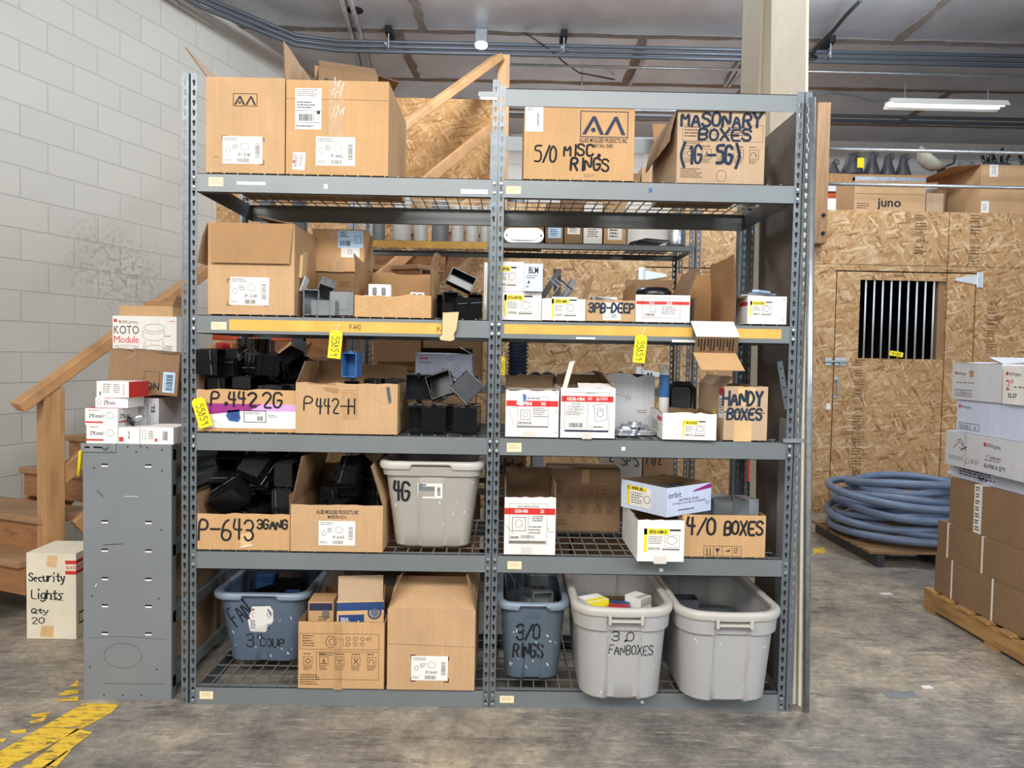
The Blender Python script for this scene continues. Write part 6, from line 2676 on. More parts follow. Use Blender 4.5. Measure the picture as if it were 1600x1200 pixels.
c = small('small white red striped lamp box, lowest in the pile at the front left', (135, 664, 184, 691), 2.905, U0, .16)
c.done()
za = U0 + c.h + .0008
c = small('small white red striped lamp box with a red top, second lowest of the pile', (133, 638, 184, 663), 2.905, za, .16)
c.topface((0, 0, 10, 10)).rect_((0, 0, 10, 10), 'red')
c.done()
zb2 = za + c.h + .0008
c = ubox('third white lamp box up in the front left pile on the grey unit', (149, 621, 200, 638), 2.93, zb2, .13, 'card_white', open_=False)
c.front.text('2"Koto', (162, 626, 180, 632), 'ink_navy', 1)
c.front.fine((163, 622, 178, 624), 1, 'red')
c.front.circle(155, 628, 3, 4, .6, 'ink_soft')
c.done()
zc2 = zb2 + c.h + .0008
c = ubox('topmost white lamp box of the front left pile, with a red end', (152, 596, 206, 620), 2.925, zc2, .13, 'card_white', open_=False)
c.root.rotation_euler.z = -.12
f = c.front
f.fine((163, 600, 176, 615), 5, 'ink_soft')
f.fine((181, 600, 192, 615), 5, 'ink_soft')
f.text('KOTO', (196, 600, 199, 616), 'ink', 0, None, None, True)
f.rect_((157, 612, 159, 618), 'ink')
c.side('r', (0, 0, 10, 10)).rect_((0, 0, 10, 10), 'red')
c.done()
c = ubox('small cream box with a red corner beside the lamp boxes on the grey unit', (185, 668, 218, 691), 2.905, U0, .10, 'card_white', open_=False)
c.front.rect_((186, 683, 193, 690), 'red')
c.front.text('AU2', (200, 674, 203, 686), 'ink', 1, None, None, True)
c.done()
zs_ = U0 + c.h
c = ubox('wide cream box at the right front of the grey unit', (219, 668, 271, 691), 2.905, U0, .16, 'card_white', open_=False)
f = c.front
f.frame((222, 672, 228, 686), 'ink_soft', .6)
f.rect_((242, 685, 246, 690), 'red')
f.fine((232, 674, 240, 688), 4, 'ink_soft')
f.bars((254, 674, 262, 688), 'ink_soft')
c.done()
c = ubox('grey white carton lying behind the small cream boxes on the grey unit', (196, 622, 248, 667), 3.09, U0, .46, 'card_grey', open_=False)
f = c.front
f.rect_((230, 630, 231, 665), 'ink_soft')
f.text('EL', (236, 632, 242, 644), 'ink', 1, None, None, True)
f.fine((233, 648, 236, 664), 6, 'ink_soft')
c.done()
hz = c
zt2 = U0 + c.h + .001
# lamp module
t = thing('lamp_module', 'small silver lamp socket with a dark flange lying on the cream boxes', 'lamp part', (at(214, 658, 3.0).x, 2.965, zs_ + .022))
t.rotation_euler = (0, R(62), .3)
mb = MB()
mb.lathe([(.001, .0), (.014, 0), (.014, .035), (.011, .038), (.011, .045), (.001, .045)], 'galvanized', 16)
mb.build('socket', t, smooth=True)
mb = MB()
mb.lathe([(.001, -.012), (.02, -.012), (.024, -.004), (.014, 0), (.001, 0)], 'black_plastic', 16)
mb.build('flange', t, smooth=True)

# tilted brown carton
a = at(216, 622, 3.0)
c = ubox('battered brown carton tipped forward on the pile, pale blue barcode label on its front', (164, 556, 269, 622), 3.075, zt2 - .0, .30, 'card_brown', seed=71, rag=.003)
c.root.rotation_euler = (0.0, R(4), .10)
c.root.location.z = zt2 + .018
f = c.front
f.frame((217, 586, 241, 610), 'ink', .6)
f.text('TON', (212, 603, 241, 614), 'ink', 1)
c.stick((246, 585, 264, 617), lambda F, m_: (F.bars((251, 589, 261, 614), 'ink', True, None, m_, 11), F.fine((248, 590, 250, 614), 8, 'ink_soft', None, m_)), 'paper_blue', label='pale blue barcode label')
s = c.side('r', (0, 0, 60, 60))
s.text('LEV', (4, 38, 40, 50), 'ink', 1)
f.line([(188, 570), (203, 560), (199, 552)], .7, 'card_pale')
c.flap('f', -86, .07, rag=.002)
c.flap('b', -86, .07)
c.done()
ztop = zt2 + c.h
# big printed white box behind, on a plain one
c2 = ubox('plain brown carton at the back of the grey unit, under the big printed white box', (180, 556, 282, 640), 3.40, zt2, .28, 'card_brown', open_=False)
c2.done()
zk = zt2 + c2.h + .001
c = ubox('large white box with big black and red lettering left of the rack', (176, 494, 276, 555), 3.40, zk, .27, 'card_white', open_=False)
f = c.front
f.rect_((178, 499, 183, 504), 'red')
f.text('ELCO', (186, 501, 198, 505), 'ink', 1)
f.text('Lighting', (199, 501, 215, 505.5), 'ink_soft', 0)
f.text('KOTO', (178, 509, 217, 522), 'ink', 0)
f.text('Module', (178, 525, 217, 536), 'red', 0)
f.text('with 5-CCT Switch', (178, 539, 217, 543), 'ink_soft', 0)
for k in range(4):
    f.circle(184 + 10 * k, 549, 1.6, 1.6, .6, 'ink_soft')
f.circle(241, 512, 16, 6, .6, 'ink_soft')
f.line([(223, 517), (224, 528), (232, 531), (241, 532), (250, 531), (256, 528), (257, 517)], .6, 'ink_soft')
f.line([(223, 517), (231, 521), (241, 522), (250, 521), (257, 517)], .5, 'ink_soft')
f.line([(226, 533), (224, 547)], .6, 'ink_soft')
f.line([(255, 533), (257, 547)], .6, 'ink_soft')
f.circle(241, 544, 14, 5, .6, 'ink_soft')
f.fine((258, 524, 267, 527), 1, 'ink_soft')
f.fine((258, 540, 270, 551), 4, 'ink_soft')
f.rect_((265, 501, 273, 502), 'red')
c.done()
zk2 = zk + c.h + .001
c = ubox('open brown carton with a red sticker inside, topmost on the pile left of the rack', (186, 478, 270, 494), 3.42, zk2, .24, 'card', hs=dict(b=.085), seed=73)
mb = MB()
mb.slab((c.w * .24, c.d / 2 - .008, .03), (.04, 0, 0), (0, 0, .055), (0, -.001, 0), 'red')
mb.build('sticker', c.root)
c.flap('r', 20, .05)
c.done()
# security lights carton on the floor
a = atz(52, 983, 0)
c = Carton('worn cream carton on the floor by the stairs with SECURITY LIGHTS written on it', at(90, 900, 3.55).x, 3.615, 0.002, .235, .23, .415, 0, mat='card_pale', open_=False, rect=(54, 846, 114, 988))
c.mb.names = ['cream_board' if n == 'card_pale' else n for n in c.mb.names]
f = c.front
f.hand('Security', (57, 880, 100, 893), 1.7, 'marker', .04)
f.hand('Lights', (60, 908, 98, 922), 1.8, 'marker', .04)
f.line([(82, 922), (98, 924)], 1.1, 'marker')
f.hand('Qty', (60, 938, 80, 946), 1.5, 'marker', .05)
f.hand('20', (60, 953, 75, 963), 1.5, 'marker', .05)
f.poly([(72, 966), (87, 966), (86, 986), (70, 984)], 'tape_tan')
f.poly([(80, 850), (92, 850), (90, 870), (78, 868)], 'tape_tan')
f.rect_((101, 858, 114, 864), 'red')
f.text('GLASS', (102, 867, 114, 872), 'red', 1)
f.rect_((101, 875, 114, 881), 'red')
s = c.side('r', (0, 0, 100, 100))
s.rect_((0, 8, 40, 12), 'red')
s.text('GLASS', (2, 14, 36, 18), 'red', 1)
s.rect_((0, 20, 40, 24), 'red')
s.frame((10, 70, 30, 84), 'ink', 2)
c.done()

# ------------------------------------------------------------------ pallet stack on the right
SX = 2.44


def yat(px):
    return SX / ((px - 788.0) / FPX)


def zat(py, Y):
    px = 788 + SX / Y * FPX
    return at(px, py, Y).z


def xface(label, px_left, L, z0, z1, mt, wdt=.55, x=SX, **kw):
    """carton whose visible long side faces -x; px_left marks its far end"""
    Y1 = x / ((px_left - 788.0) / FPX)
    c = Carton(label, x + wdt / 2, Y1 - L / 2, z0, L, wdt, z1 - z0, -PI / 2, mat=mt, rect=(0, 0, L * 100, (z1 - z0) * 100), **kw)
    return c


t = thing('wooden_pallet', 'worn wooden pallet under the carton stack at the right edge', 'pallet', (SX + .5, 3.55, 0))
y0_, y1_ = -.72, yat(1467) - 3.55
for x in (-.52, -.02, .48):
    mb = MB()
    mb.box(x, y0_, .016, x + .04, y1_, .105, 'pallet')
    mb.build('stringer', t, bevel=.004)
k = 0
y = y1_ - .095
while y > y0_:
    mb = MB()
    mb.box(-.53, y, .106, .53, y + .09, .124, 'pallet')
    mb.build('deck_board', t, bevel=.003)
    y -= .15 + .02 * (k % 2)
    k += 1
for y in (y1_ - .1, -.05, y0_):
    mb = MB()
    mb.box(-.52, y, 0, .52, y + .1, .0155, 'pallet')
    mb.build('bottom_board', t)
zp0 = .1255
YY = yat(1476)


def straps(c, us, mt='paper'):
    for u in us:
        mb = MB()
        g_ = c.front
        g_.rect_((u, 0, u + 1.1, c.h * 100), mt, .003, mb)
        g_.rect_((u, 0, u + 1.1, c.h * 100), mt, .0002, mb)
        mb.slab((-c.w / 2 + u / 100, -c.d / 2 - .003, c.h), (.011, 0, 0), (0, c.d + .003, 0), (0, 0, .001), mt)
        mb.build('strap', c.root)


c = xface('long tan carton with white straps at the bottom of the pallet stack', 1478, 1.1, zp0, .335, 'card_brown', .62, open_=False)
straps(c, (15, 48, 80))
c.done()
c = xface('long tan carton with white straps, second from the bottom of the pallet stack', 1480, 1.1, .337, .525, 'card_brown', .62, open_=False)
straps(c, (9, 38, 75))
c.done()
c = xface('tall brown carton sealed with printed white tape, third up the pallet stack', 1497, 1.05, .527, .775, 'card_brown', .56, x=SX + .01, open_=False)
mb = MB()
c.front.rect_((21, 0, 27, 24.8), 'paper', .002, mb)
c.front.rect_((21, 0, 27, 24.8), 'paper', .0002, mb)
for k in range(7):
    c.front.fine((22, 1 + 3.4 * k, 26, 3.6 + 3.4 * k), 2, 'ink', .003, mb)
mb.slab((-c.w / 2 + .21, -c.d / 2 - .002, c.h), (.06, 0, 0), (0, .56, 0), (0, 0, .001), 'paper')
mb.build('printed_tape', c.root)
c.done()


def elco(f, x, y, s=1.0):
    f.rect_((x, y, x + 2.0 * s, y + 2.2 * s), 'red')
    f.text('ELCO', (x + 3 * s, y + .3 * s, x + 7.4 * s, y + 2.0 * s), 'ink', 1)
    f.text('Lighting', (x + 7.9 * s, y + .3 * s, x + 13.4 * s, y + 2.3 * s), 'ink', 0)


c = xface('thin white printed carton on the tall brown one in the pallet stack', 1496, 1.0, .777, .845, 'card_blue', .5, x=SX + .05, open_=False)
c.front.fine((8, 1.2, 40, 5.4), 3, 'ink_navy')
c.front.text('1967A', (24, 3.5, 31, 5.8), 'ink', 1)
c.done()
c = xface('white carton with a line drawing and red lettering, in the middle of the pallet stack', 1487, 1.05, .847, 1.032, 'card_grey', .52, x=SX, open_=False)
f = c.front
f.line([(7, 9), (12, 5), (16, 6.5), (18, 9)], .35, 'ink')
f.line([(10, 4.5), (13, 3.6), (15.5, 5.2), (14.5, 9.5), (12, 8)], .4, 'ink')
f.line([(14, 9), (18.5, 7.2)], .5, 'ink')
elco(f, 32, 3.0, .95)
f.text('4"', (34, 9, 36, 10.6), 'red', 0)
f.text('Dedicated', (36.6, 9, 45, 10.8), 'ink', 0)
f.fine((33, 11.4, 50, 12.6), 1, 'ink_soft')
f.text('EL470ICA QTY', (33, 13.6, 49, 15.6), 'ink', 1)
for k in range(6):
    f.fine((3 + 2.2 * k, 13.0, 4.8 + 2.2 * k, 15.4), 3, 'ink_soft')
f.line([(18, 15.4), (19.5, 12.6), (21, 15.4), (18, 15.4)], .3, 'ink')
f.fine((22, 13.2, 31, 15.6), 3, 'ink_soft')
f.rect_((17, 0, 17.4, 18), 'tape_clear')
c.done()
c = xface('white carton with a framed code, second from the top of the pallet stack', 1503, .95, 1.034, 1.205, 'card_blue', .5, x=SX + .01, open_=False)
f = c.front
elco(f, 1.5, 2.6, .75)
f.frame((2, 12, 19, 15.6), 'ink', .25)
f.text('EL276ICA', (3.4, 12.8, 12, 15.0), 'ink', 0)
f.text('6', (15, 12.8, 16.4, 15), 'ink', 0)
f.line([(31, 11), (34, 15.5)], .7, 'scuff_white')
c.done()
c = xface('grey white open carton on top of the pallet stack, its flap gaping', 1493, .40, 1.207, 1.40, 'card_grey', .5, x=SX, seed=81)
f = c.front
elco(f, 2.5, 4.5, .7)
f.fine((4, 10, 20, 11), 1, 'ink_soft')
f.frame((3, 14, 17, 17.5), 'ink', .25)
f.text('EL276ICA 6', (5, 14.8, 15.5, 16.7), 'ink', 0)
f.poly([(14, 4), (18, 3.6), (18.5, 7), (15.5, 7.4)], 'tape_clear')
c.flap('f', -86, .13)
c.flap('b', -88, .13)
c.flap('r', -74, .12)
c.flap('l', -88, .12)
c.done()
c = xface('white printed carton with a red two inch mark at the far right edge', 1574, .5, 1.207, 1.39, 'card_white', .5, x=SX - .01, open_=False)
f = c.front
elco(f, 2, 2.8, .75)
f.text('2"', (2.2, 6.4, 7.0, 11.5), 'red', 0)
f.fine((7.6, 9.6, 16, 11), 1, 'ink_soft')
f.text('EL27', (4, 13, 10, 15), 'ink', 1)
c.done()

# dark pallet with the coil of blue conduit
cc0 = Vector((3.02, 5.45, 0))
t = thing('dark_pallet', 'dark low pallet under the coil of blue conduit', 'pallet', cc0)
for x in (-.45, 0, .41):
    mb = MB()
    mb.box(x, -.5, .0, x + .05, .5, .09, 'dark_grey')
    mb.build('stringer', t)
for k in range(6):
    mb = MB()
    mb.box(-.5, -.5 + .172 * k, .0905, .5, -.5 + .172 * k + .13, .108, 'card_dark')
    mb.build('deck_board', t)
g = random.Random(12)
pts = []
turns = 12
for i in range(turns * 40 + 1):
    a = 2 * PI * i / 40
    k = i / 40.0
    lay = int(k)
    rr = .40 + .07 * math.sin(k * 2.1) + .05 * math.sin(a * .31 + lay)
    zz = .108 + .034 + .031 * k + .035 * math.sin(a + k * 1.9) * min(1, k / 3) + .012 * math.sin(a * .5 + lay * 1.3)
    pts.append((rr * math.cos(a) * 1.08 + .05 * math.sin(k * 1.3), rr * math.sin(a) + .04 * math.cos(k * 1.7), max(zz, .108 + .0295)))
mb = MB()
mb.tube(pts, .0285, 'conduit_blue', 8)
o = mb.build('conduit_coil', smooth=True, loc=cc0)
tag(o, 'coil of thick blue grey flexible conduit lying on a dark pallet by the barred door', 'conduit coil')
# plate by the door foot
c_ = at(1420, 757, BW)
mb = MB()
mb.box(-.045, -.012, -.02, .045, 0, .02, 'white_plastic')
G = Face(mb, (-.045, -.012, -.02), (1, 0, 0), (0, 0, 1), (0, -1, 0), .09, .04, (0, 0, 18, 8))
G.rect_((2.5, 2, 8, 6), 'ink_soft')
G.rect_((10.5, 3, 14, 5), 'ink_soft')
o = mb.build('door_sign', loc=(c_.x, BW + .0035, c_.z))
tag(o, 'small white plate fixed low on the barred door above the blue coil', 'plate')
c_ = at(1294, 635, BW)
mb = MB()
mb.box(-.018, -.006, -.028, .018, 0, .028, 'white_plastic')
o = mb.build('wall_tag', loc=(c_.x, BW, c_.z))
tag(o, 'tiny white tag on the chipboard beside the pull handle of the barred door', 'tag')

# ------------------------------------------------------------------ things leaning beyond the right posts
for k, (xa, w_, y0_, dp, lb) in enumerate(((1.1955, .015, 2.93, .46, 'cream board leaning on edge just right of the rack posts, nearer the rack'), (1.2150, .011, 2.915, .40, 'second cream board leaning on edge right of the rack, next to the steel conduit'))):
    mb = MB()
    H_ = 2.43 if k == 0 else 3.4
    r_ = H_ / 3.4
    mb.slab((xa, y0_, 0.001), (w_, 0, 0), (0, dp, 0), (-.004 * r_, .17 * r_, H_), 'cream_board')
    if k == 0:
        mb.add([(xa - .0004, y0_ + .004, .004), (xa - .0004, y0_ + dp, .004), (xa - .0004 - .004 * r_, y0_ + dp + .17 * r_, H_), (xa - .0004 - .004 * r_, y0_ + .004 + .17 * r_, H_)], [(0, 1, 2, 3)], 'board_taupe')  # dark taupe laid over the left face of this board only
    o = mb.build('leaning_board')
    tag(o, lb, 'board')
mb = MB()
mb.tube([(1.228, 2.873, 0.0), (1.158, 2.838, 2.40)], .0135, 'galvanized', 12)
o = mb.build('leaning_conduit', smooth=True)
tag(o, 'long steel conduit leaning upright against the right end of the rack', 'pipe')
mb = MB()
mb.slab((1.1775, 2.93, .002), (.012, 0, 0), (0, .17, 0), (.0, .02, 1.15), 'sheet_grey')
o = mb.build('leaning_sheet')
tag(o, 'narrow grey sheet panel standing on edge between the rack posts and the cream boards', 'sheet')

# ------------------------------------------------------------------ mezzanine stock
DK = DECK + .001


def mezz(label, rect, Y, d, mt, z=DK, **kw):
    return pxbox(label, rect, Y, z, d, mat=mt, **kw)


c = mezz('carton with bold lower case lettering and a silver taped top on the mezzanine', (1335, 277, 1446, 338), 7.0, .4, 'card', open_=False)
f = c.front
f.text('juno', (1371, 309, 1408, 323), 'ink', 1)
f.fine((1339, 318, 1362, 328), 3, 'ink_brown')
f.frame((1384, 284, 1408, 292), 'ink_brown', .6)
f.rect_((1336, 303, 1445, 304), 'card_dark')
mb = MB()
mb.box(-c.w / 2, -c.d / 2 - .002, c.h - .035, c.w / 2, -c.d / 2 + .05, c.h + .002, 'galvanized')
mb.build('silver_tape', c.root)
c.done()
c = mezz('pale pinkish carton end next to the lettered carton on the mezzanine', (1447, 302, 1474, 338), 7.02, .35, 'card_pale', open_=False)
c.done()
c = mezz('large tan carton with two white stickers at the right edge of the mezzanine', (1532, 258, 1640, 342), 6.95, .7, 'card', open_=False)
c.stick((1545, 258, 1558, 277), lambda F, m_: F.fine((1548, 261, 1556, 274), 5, 'ink_soft', None, m_))
c.stick((1534, 315, 1546, 334), lambda F, m_: F.fine((1537, 320, 1543, 330), 4, 'ink_soft', None, m_))
c.flap('l', 96, .28)
c.done()
bigz = DK + c.h
bigx, bigy = c.root.location.x, c.root.location.y
c = mezz('dark brown carton between the lettered carton and the large tan one on the mezzanine', (1466, 296, 1478, 339), 7.40, .2, 'card_dark', open_=False)
c.done()
# raised timber shelf with lamp housings
shz = at(1400, 273, 7.75).z
t = thing('timber_shelf', 'long brown timber shelf on orange beams at the back of the mezzanine', 'shelf', (at(1400, 280, 7.9).x, 7.9, DECK))
x0, x1 = at(1285, 280, 7.75).x - t.location.x, at(1560, 280, 7.75).x - t.location.x
mb = MB()
mb.box(x0, -.15, shz - DECK - .10, x1, .35, shz - DECK, 'timber')
mb.build('shelf_board', t)
mb = MB()
mb.box(x0, -.13, shz - DECK - .28, x1, -.09, shz - DECK - .20, 'orange_steel')
mb.build('beam', t)
mb = MB()
mb.box(x0, -.13, shz - DECK - .18, x1, -.10, shz - DECK - .11, 'foam_white')
mb.build('beam', t)
for x in (x0 + .05, x1 - .1):
    mb = MB()
    mb.box(x, -.08, 0, x + .06, .25, shz - DECK - .1005, 'steel_grey_dark')
    mb.build('leg', t)
shz += .001


def housing(px, r, h, label, tagd=False):
    t = thing('lamp_housing', label, 'lamp housing', (at(px, 260, 7.85).x, 7.85, shz), group='lamp housings on the timber shelf')
    mb = MB()
    mb.lathe([(.001, .0), (r * 1.0, .0), (r * 1.02, .02), (r * .55, h * .62), (r * .55, h * .7), (r * .5, h * .86), (r * .3, h * .97), (.001, h)], 'dark_grey', 20)
    mb.build('shade', t, smooth=True)
    mb = MB()
    pts = [(r * .42 + .028 * math.cos(a_), 0, h * .9 + .035 * math.sin(a_)) for a_ in [PI * k / 6 - .6 for k in range(9)]]
    mb.tube(pts, .008, 'dark_grey', 6)
    mb.build('hook', t, smooth=True)
    if tagd:
        mb = MB()
        mb.box(-.02 + r * .2, -r * .95, h * .25, .05 + r * .2, -r * .93, h * .68, 'yellow')
        mb.build('tag', t)
    return t


housing(1302, .07, .15, 'small rounded lamp housing at the left end of the timber shelf')
housing(1331, .12, .24, 'dark lamp housing with a yellow tag on the timber shelf', True)
housing(1362, .085, .26, 'dark lamp housing just right of the one with the yellow tag')
housing(1387, .08, .23, 'dark lamp housing fourth from the left on the timber shelf')
housing(1411, .08, .23, 'dark lamp housing beside the pale bowl on the timber shelf')
c_ = at(1438, 262, 7.8)
mb = MB()
prof = [(.001, 0), (.05, .004), (.11, .03), (.155, .09), (.17, .15), (.163, .15), (.145, .09), (.10, .038), (.001, .012)]
mb.lathe(prof, 'bowl', 28)
o = mb.build('reflector_bowl', smooth=True, loc=(c_.x + .03, 7.83, shz + .105))
o.rotation_euler = (R(30), R(38), 0)
tag(o, 'pale round reflector bowl tipped on its side on the timber shelf', 'reflector')
t = thing('lamp_bracket', 'dark lamp bracket right of the pale bowl on the timber shelf', 'bracket', (at(1477, 262, 7.8).x, 7.85, shz))
mb = MB()
mb.lathe([(.001, 0), (.07, 0), (.05, .08), (.03, .1), (.001, .1)], 'dark_grey', 14)
mb.build('base', t, smooth=True)
mb = MB()
mb.tube([(-.05, 0, .1), (.05, 0, .13), (.12, 0, .16), (.13, 0, .24)], .013, 'dark_grey', 8)
mb.build('arm', t, smooth=True)
mb = MB()
mb.lathe([(.001, 0), (.09, 0), (.10, .05), (.07, .17), (.001, .18)], 'grey_plastic', 18)
o = mb.build('grey_tub', smooth=True, loc=(at(1513, 262, 7.8).x, 7.85, shz))
tag(o, 'grey rounded tub at the right of the timber shelf, in front of the block wall', 'tub')
for k, (dx, dy, r, h, lb) in enumerate(((-.16, -.18, .07, .10, 'dark fitting at the left on top of the large tan carton'), (.02, -.1, .10, .14, 'dark round fitting with knobs on top of the large tan carton'), (.2, -.2, .08, .11, 'dark fitting at the right on top of the large tan carton'))):
    t = thing('lamp_fitting', lb, 'fitting', (bigx + dx, bigy + dy, bigz + .001))
    mb = MB()
    mb.lathe([(.001, 0), (r, 0), (r * .9, h * .4), (r * .5, h * .6), (.001, h * .65)], 'dark_grey', 14)
    mb.build('body', t, smooth=True)
    for q in range(3):
        mb = MB()
        a_ = q * 2.1
        mb.tube([(r * .3 * math.cos(a_), r * .3 * math.sin(a_), h * .4), (r * .8 * math.cos(a_), r * .8 * math.sin(a_), h * 1.2 + .02 * q)], .014, 'black_plastic', 8)
        mb.build('knob', t, smooth=True)
a_ = at(1289, 312, 6.9)
c = mezz('white foam block beside the square guard post on the mezzanine', (1284, 310, 1306, 336), 6.95, .3, 'card_white', open_=False)
c.mb.names = ['foam_white' if n == 'card_white' else n for n in c.mb.names]
c.done()
for px0, px1, y0, mt, lb in ((1002, 1084, 262, 'card', 'tan carton on the mezzanine behind the two marked cartons of the top shelf'), (880, 1000, 270, 'card_dark', 'dark carton on the mezzanine behind the MISC RINGS carton'), (1085, 1140, 250, 'card_pale', 'pale carton on the mezzanine behind the MASONARY carton')):
    c = mezz(lb, (px0, y0, px1, 330), 7.2, .4, mt, open_=False)
    c.done()
t = thing('conduit_reel', 'grey roll of pipe strap lying on the mezzanine just right of the tall wooden post', 'roll', (at(806, 275, 6.9).x, 6.95, DK))
mb = MB()
mb.lathe([(.05, 0), (.09, 0), (.09, .10), (.05, .10), (.05, 0)], 'grey_plastic', 20)
mb.build('roll_body', t)
# ------------------------------------------------------------------ torn paper on the yellow tape and bottle
mb = MB()
a = at(700, 496, D - .006)
n_ = [(-.02, -.004, .018), (.042, -.004, .022), (.034, -.012, -.045), (.024, -.014, -.065), (.028, -.016, -.085), (.012, -.018, -.092), (-.026, -.018, -.088), (-.03, -.016, -.078), (-.02, -.014, -.068)]
mb.add(n_, [tuple(range(len(n_)))[::-1]], 'tape_tan')
o = mb.build('torn_cardboard', loc=a, solid=.002)
tag(o, 'torn scrap of tan cardboard hanging over the left strip of yellow tape', 'scrap')
c_ = at(1038, 604, D + .30)
t = thing('spray_bottle', 'blue and white bottle standing upright behind the low white carton on the third shelf', 'bottle', (c_.x, D + .30, ZZ[2] + .006))
hh = at(1038, 569, D + .30).z - t.location.z
mb = MB()
mb.lathe([(.001, 0), (.022, 0), (.022, hh * .5), (.02, hh * .52)], 'white_plastic', 16)
mb.build('bottle_body', t, smooth=True)
mb = MB()
mb.lathe([(.0225, hh * .5), (.0225, hh * .84)], 'blue_plastic', 16)
mb.build('blue_band', t, smooth=True)
mb = MB()
mb.lathe([(.0225, hh * .84), (.022, hh * .87), (.01, hh * .93), (.008, hh), (.001, hh)], 'white_plastic', 16)
mb.build('cap', t, smooth=True)
c_ = at(1064, 617, D + .36)
t = thing('black_bracket', 'black rounded plastic frame standing behind the low white carton', 'frame', (c_.x, D + .36, ZZ[2] + .006))
hz_ = at(1064, 600, D + .36).z - t.location.z
mb = MB()
wv = .055
mb.tube([(-wv, 0, .014), (-wv, 0, hz_ - .02), (-wv + .02, 0, hz_), (wv - .02, 0, hz_), (wv, 0, hz_ - .02), (wv, 0, .014), (-wv, 0, .014)], .013, 'black_plastic', 8)
mb.build('outer_frame', t, smooth=True)
mb = MB()
mb.box(-wv + .012, .0, .02, wv - .012, .03, hz_ - .012, 'dark_grey')
mb.build('back_plate', t)

# ------------------------------------------------------------------ loose metal plates on the third shelf
for k in range(6):
    mb = MB()
    r_ = .052
    ring = []
    for q in range(24):
        a_ = 2 * PI * q / 24
        ring.append((math.copysign(abs(math.cos(a_)) ** .7, math.cos(a_)) * r_, math.copysign(abs(math.sin(a_)) ** .7, math.sin(a_)) * r_))
    vs = [(x, y, 0) for x, y in ring] + [(x * .98, y * .98, .007) for x, y in ring] + [(x * .5, y * .5, .007) for x, y in ring] + [(x * .46, y * .46, .017) for x, y in ring]
    fs = [tuple(range(23, -1, -1)), tuple(72 + q for q in range(24))]
    for i in range(3):
        for q in range(24):
            fs.append((i * 24 + q, i * 24 + (q + 1) % 24, (i + 1) * 24 + (q + 1) % 24, (i + 1) * 24 + q))
    mb.add(vs, fs, 'galvanized')
    base = at(988, 684, D + .12)
    o = mb.build('box_cover', loc=(base.x + (-.035, .045, -.03, .05, -.03, .01)[k], D + .09 + (.02, .05, .03, .06, .02, .04)[k], ZZ[2] + .0045 + (0, 0, .0085, .0085, .0175, .0335)[k]))
    if k == 5:
        o.rotation_euler = (0, .0, .4)
    tag(o, 'square metal raised box cover lying in the loose stack on the right third shelf', 'metal cover', 'metal box covers in the loose stack')

# ------------------------------------------------------------------ piles of outlet boxes
HIDE = []
bk1 = device_box('outlet_box', .100, .095, .072, 'black_plastic', 'black two gang outlet box', 'outlet box')
bk2 = device_box('outlet_box', .058, .098, .076, 'black_plastic', 'black one gang outlet box', 'outlet box')
bk3 = device_box('outlet_box', .148, .095, .076, 'black_plastic', 'black three gang outlet box', 'outlet box', cells=2)
bk1b = device_box('outlet_box', .098, .098, .080, 'black_gloss', 'glossy black two gang outlet box', 'outlet box', cells=1)
gy1 = device_box('outlet_box', .060, .100, .058, 'grey_plastic', 'grey outlet box', 'outlet box', tab=None)
gy2 = device_box('outlet_box', .095, .095, .060, 'steel_grey', 'grey outlet box', 'outlet box', tab=None)
st1 = device_box('outlet_box', .098, .098, .050, 'galvanized', 'steel outlet box', 'outlet box', tab=None, ribs=False, rim='steel_post')
st2 = device_box('outlet_box', .085, .085, .045, 'steel_grey', 'grey steel outlet box', 'outlet box', tab=None, ribs=False)
blu = device_box('outlet_box', .06, .095, .07, 'blue_plastic', 'blue outlet box', 'outlet box', tab='steel_post')
rmk = device_box('outlet_box', .105, .062, .05, 'black_gloss', 'black box with a grey rim', 'outlet box', tab=None, ribs=False, rim='grey_plastic')
PROTOS = [bk1, bk2, bk3, bk1b, gy1, gy2, st1, st2, blu, rmk]


def inner_reg(c, pad=.008):
    """room inside a carton: x0, x1, y0, y1 and its floor"""
    p = c.root.location
    return (p.x - c.w / 2 + c.th + pad, p.x + c.w / 2 - c.th - pad, p.y - c.d / 2 + c.th + pad, p.y + c.d / 2 - c.th - pad, p.z + c.th)


def filler(c, h, d0=0.0):
    """folded cardboard packed in the bottom of a carton"""
    mb = MB()
    mb.box(-c.w / 2 + c.th + .001, -c.d / 2 + c.th + .001 + d0, c.th + .0005, c.w / 2 - c.th - .001, c.d / 2 - c.th - .001, h, 'card_dark')
    mb.build('packing', c.root)


def rep(seq, n):
    return [seq[i % len(seq)] for i in range(n)]


pile('p442', [bk1, bk2, bk1b], rep([0, 2, 0, 1, 0], 28), inner_reg(p442) + (.102, p442.hs['f'], .26), 'black outlet box in the heap in the carton marked P-442 2G', 'black outlet boxes in the 2G carton')
filler(p442, .10)
r_ = inner_reg(p442h)
pile('p442h', [bk1, bk2], [0, 1, 0, 1, 0, 1], (r_[0], r_[1], r_[2] + .13, r_[3], r_[4]) + (.10, p442h.hs['f'], .22), ['black two gang outlet box in the battered P 442-H carton', 'slim black outlet box in the battered P 442-H carton'],
     ['two gang boxes in the 442-H carton', 'slim boxes in the 442-H carton'])
qx, qz = at(549, 590, D + .06).x, p442h.root.location.z + .1005
o = dup(bk2, (qx, D + .07, qz + .050), (R(90), 0, R(12)), 'slim black outlet box carrying the blue one at the front of the P 442-H carton')
o.location.z = qz + .0555
o = dup(blu, (qx, D + .07, qz + .111 + .056), (R(90), 0, R(-8)), 'blue outlet box on top of a black one in the P 442-H carton')
filler(p442h, .10)
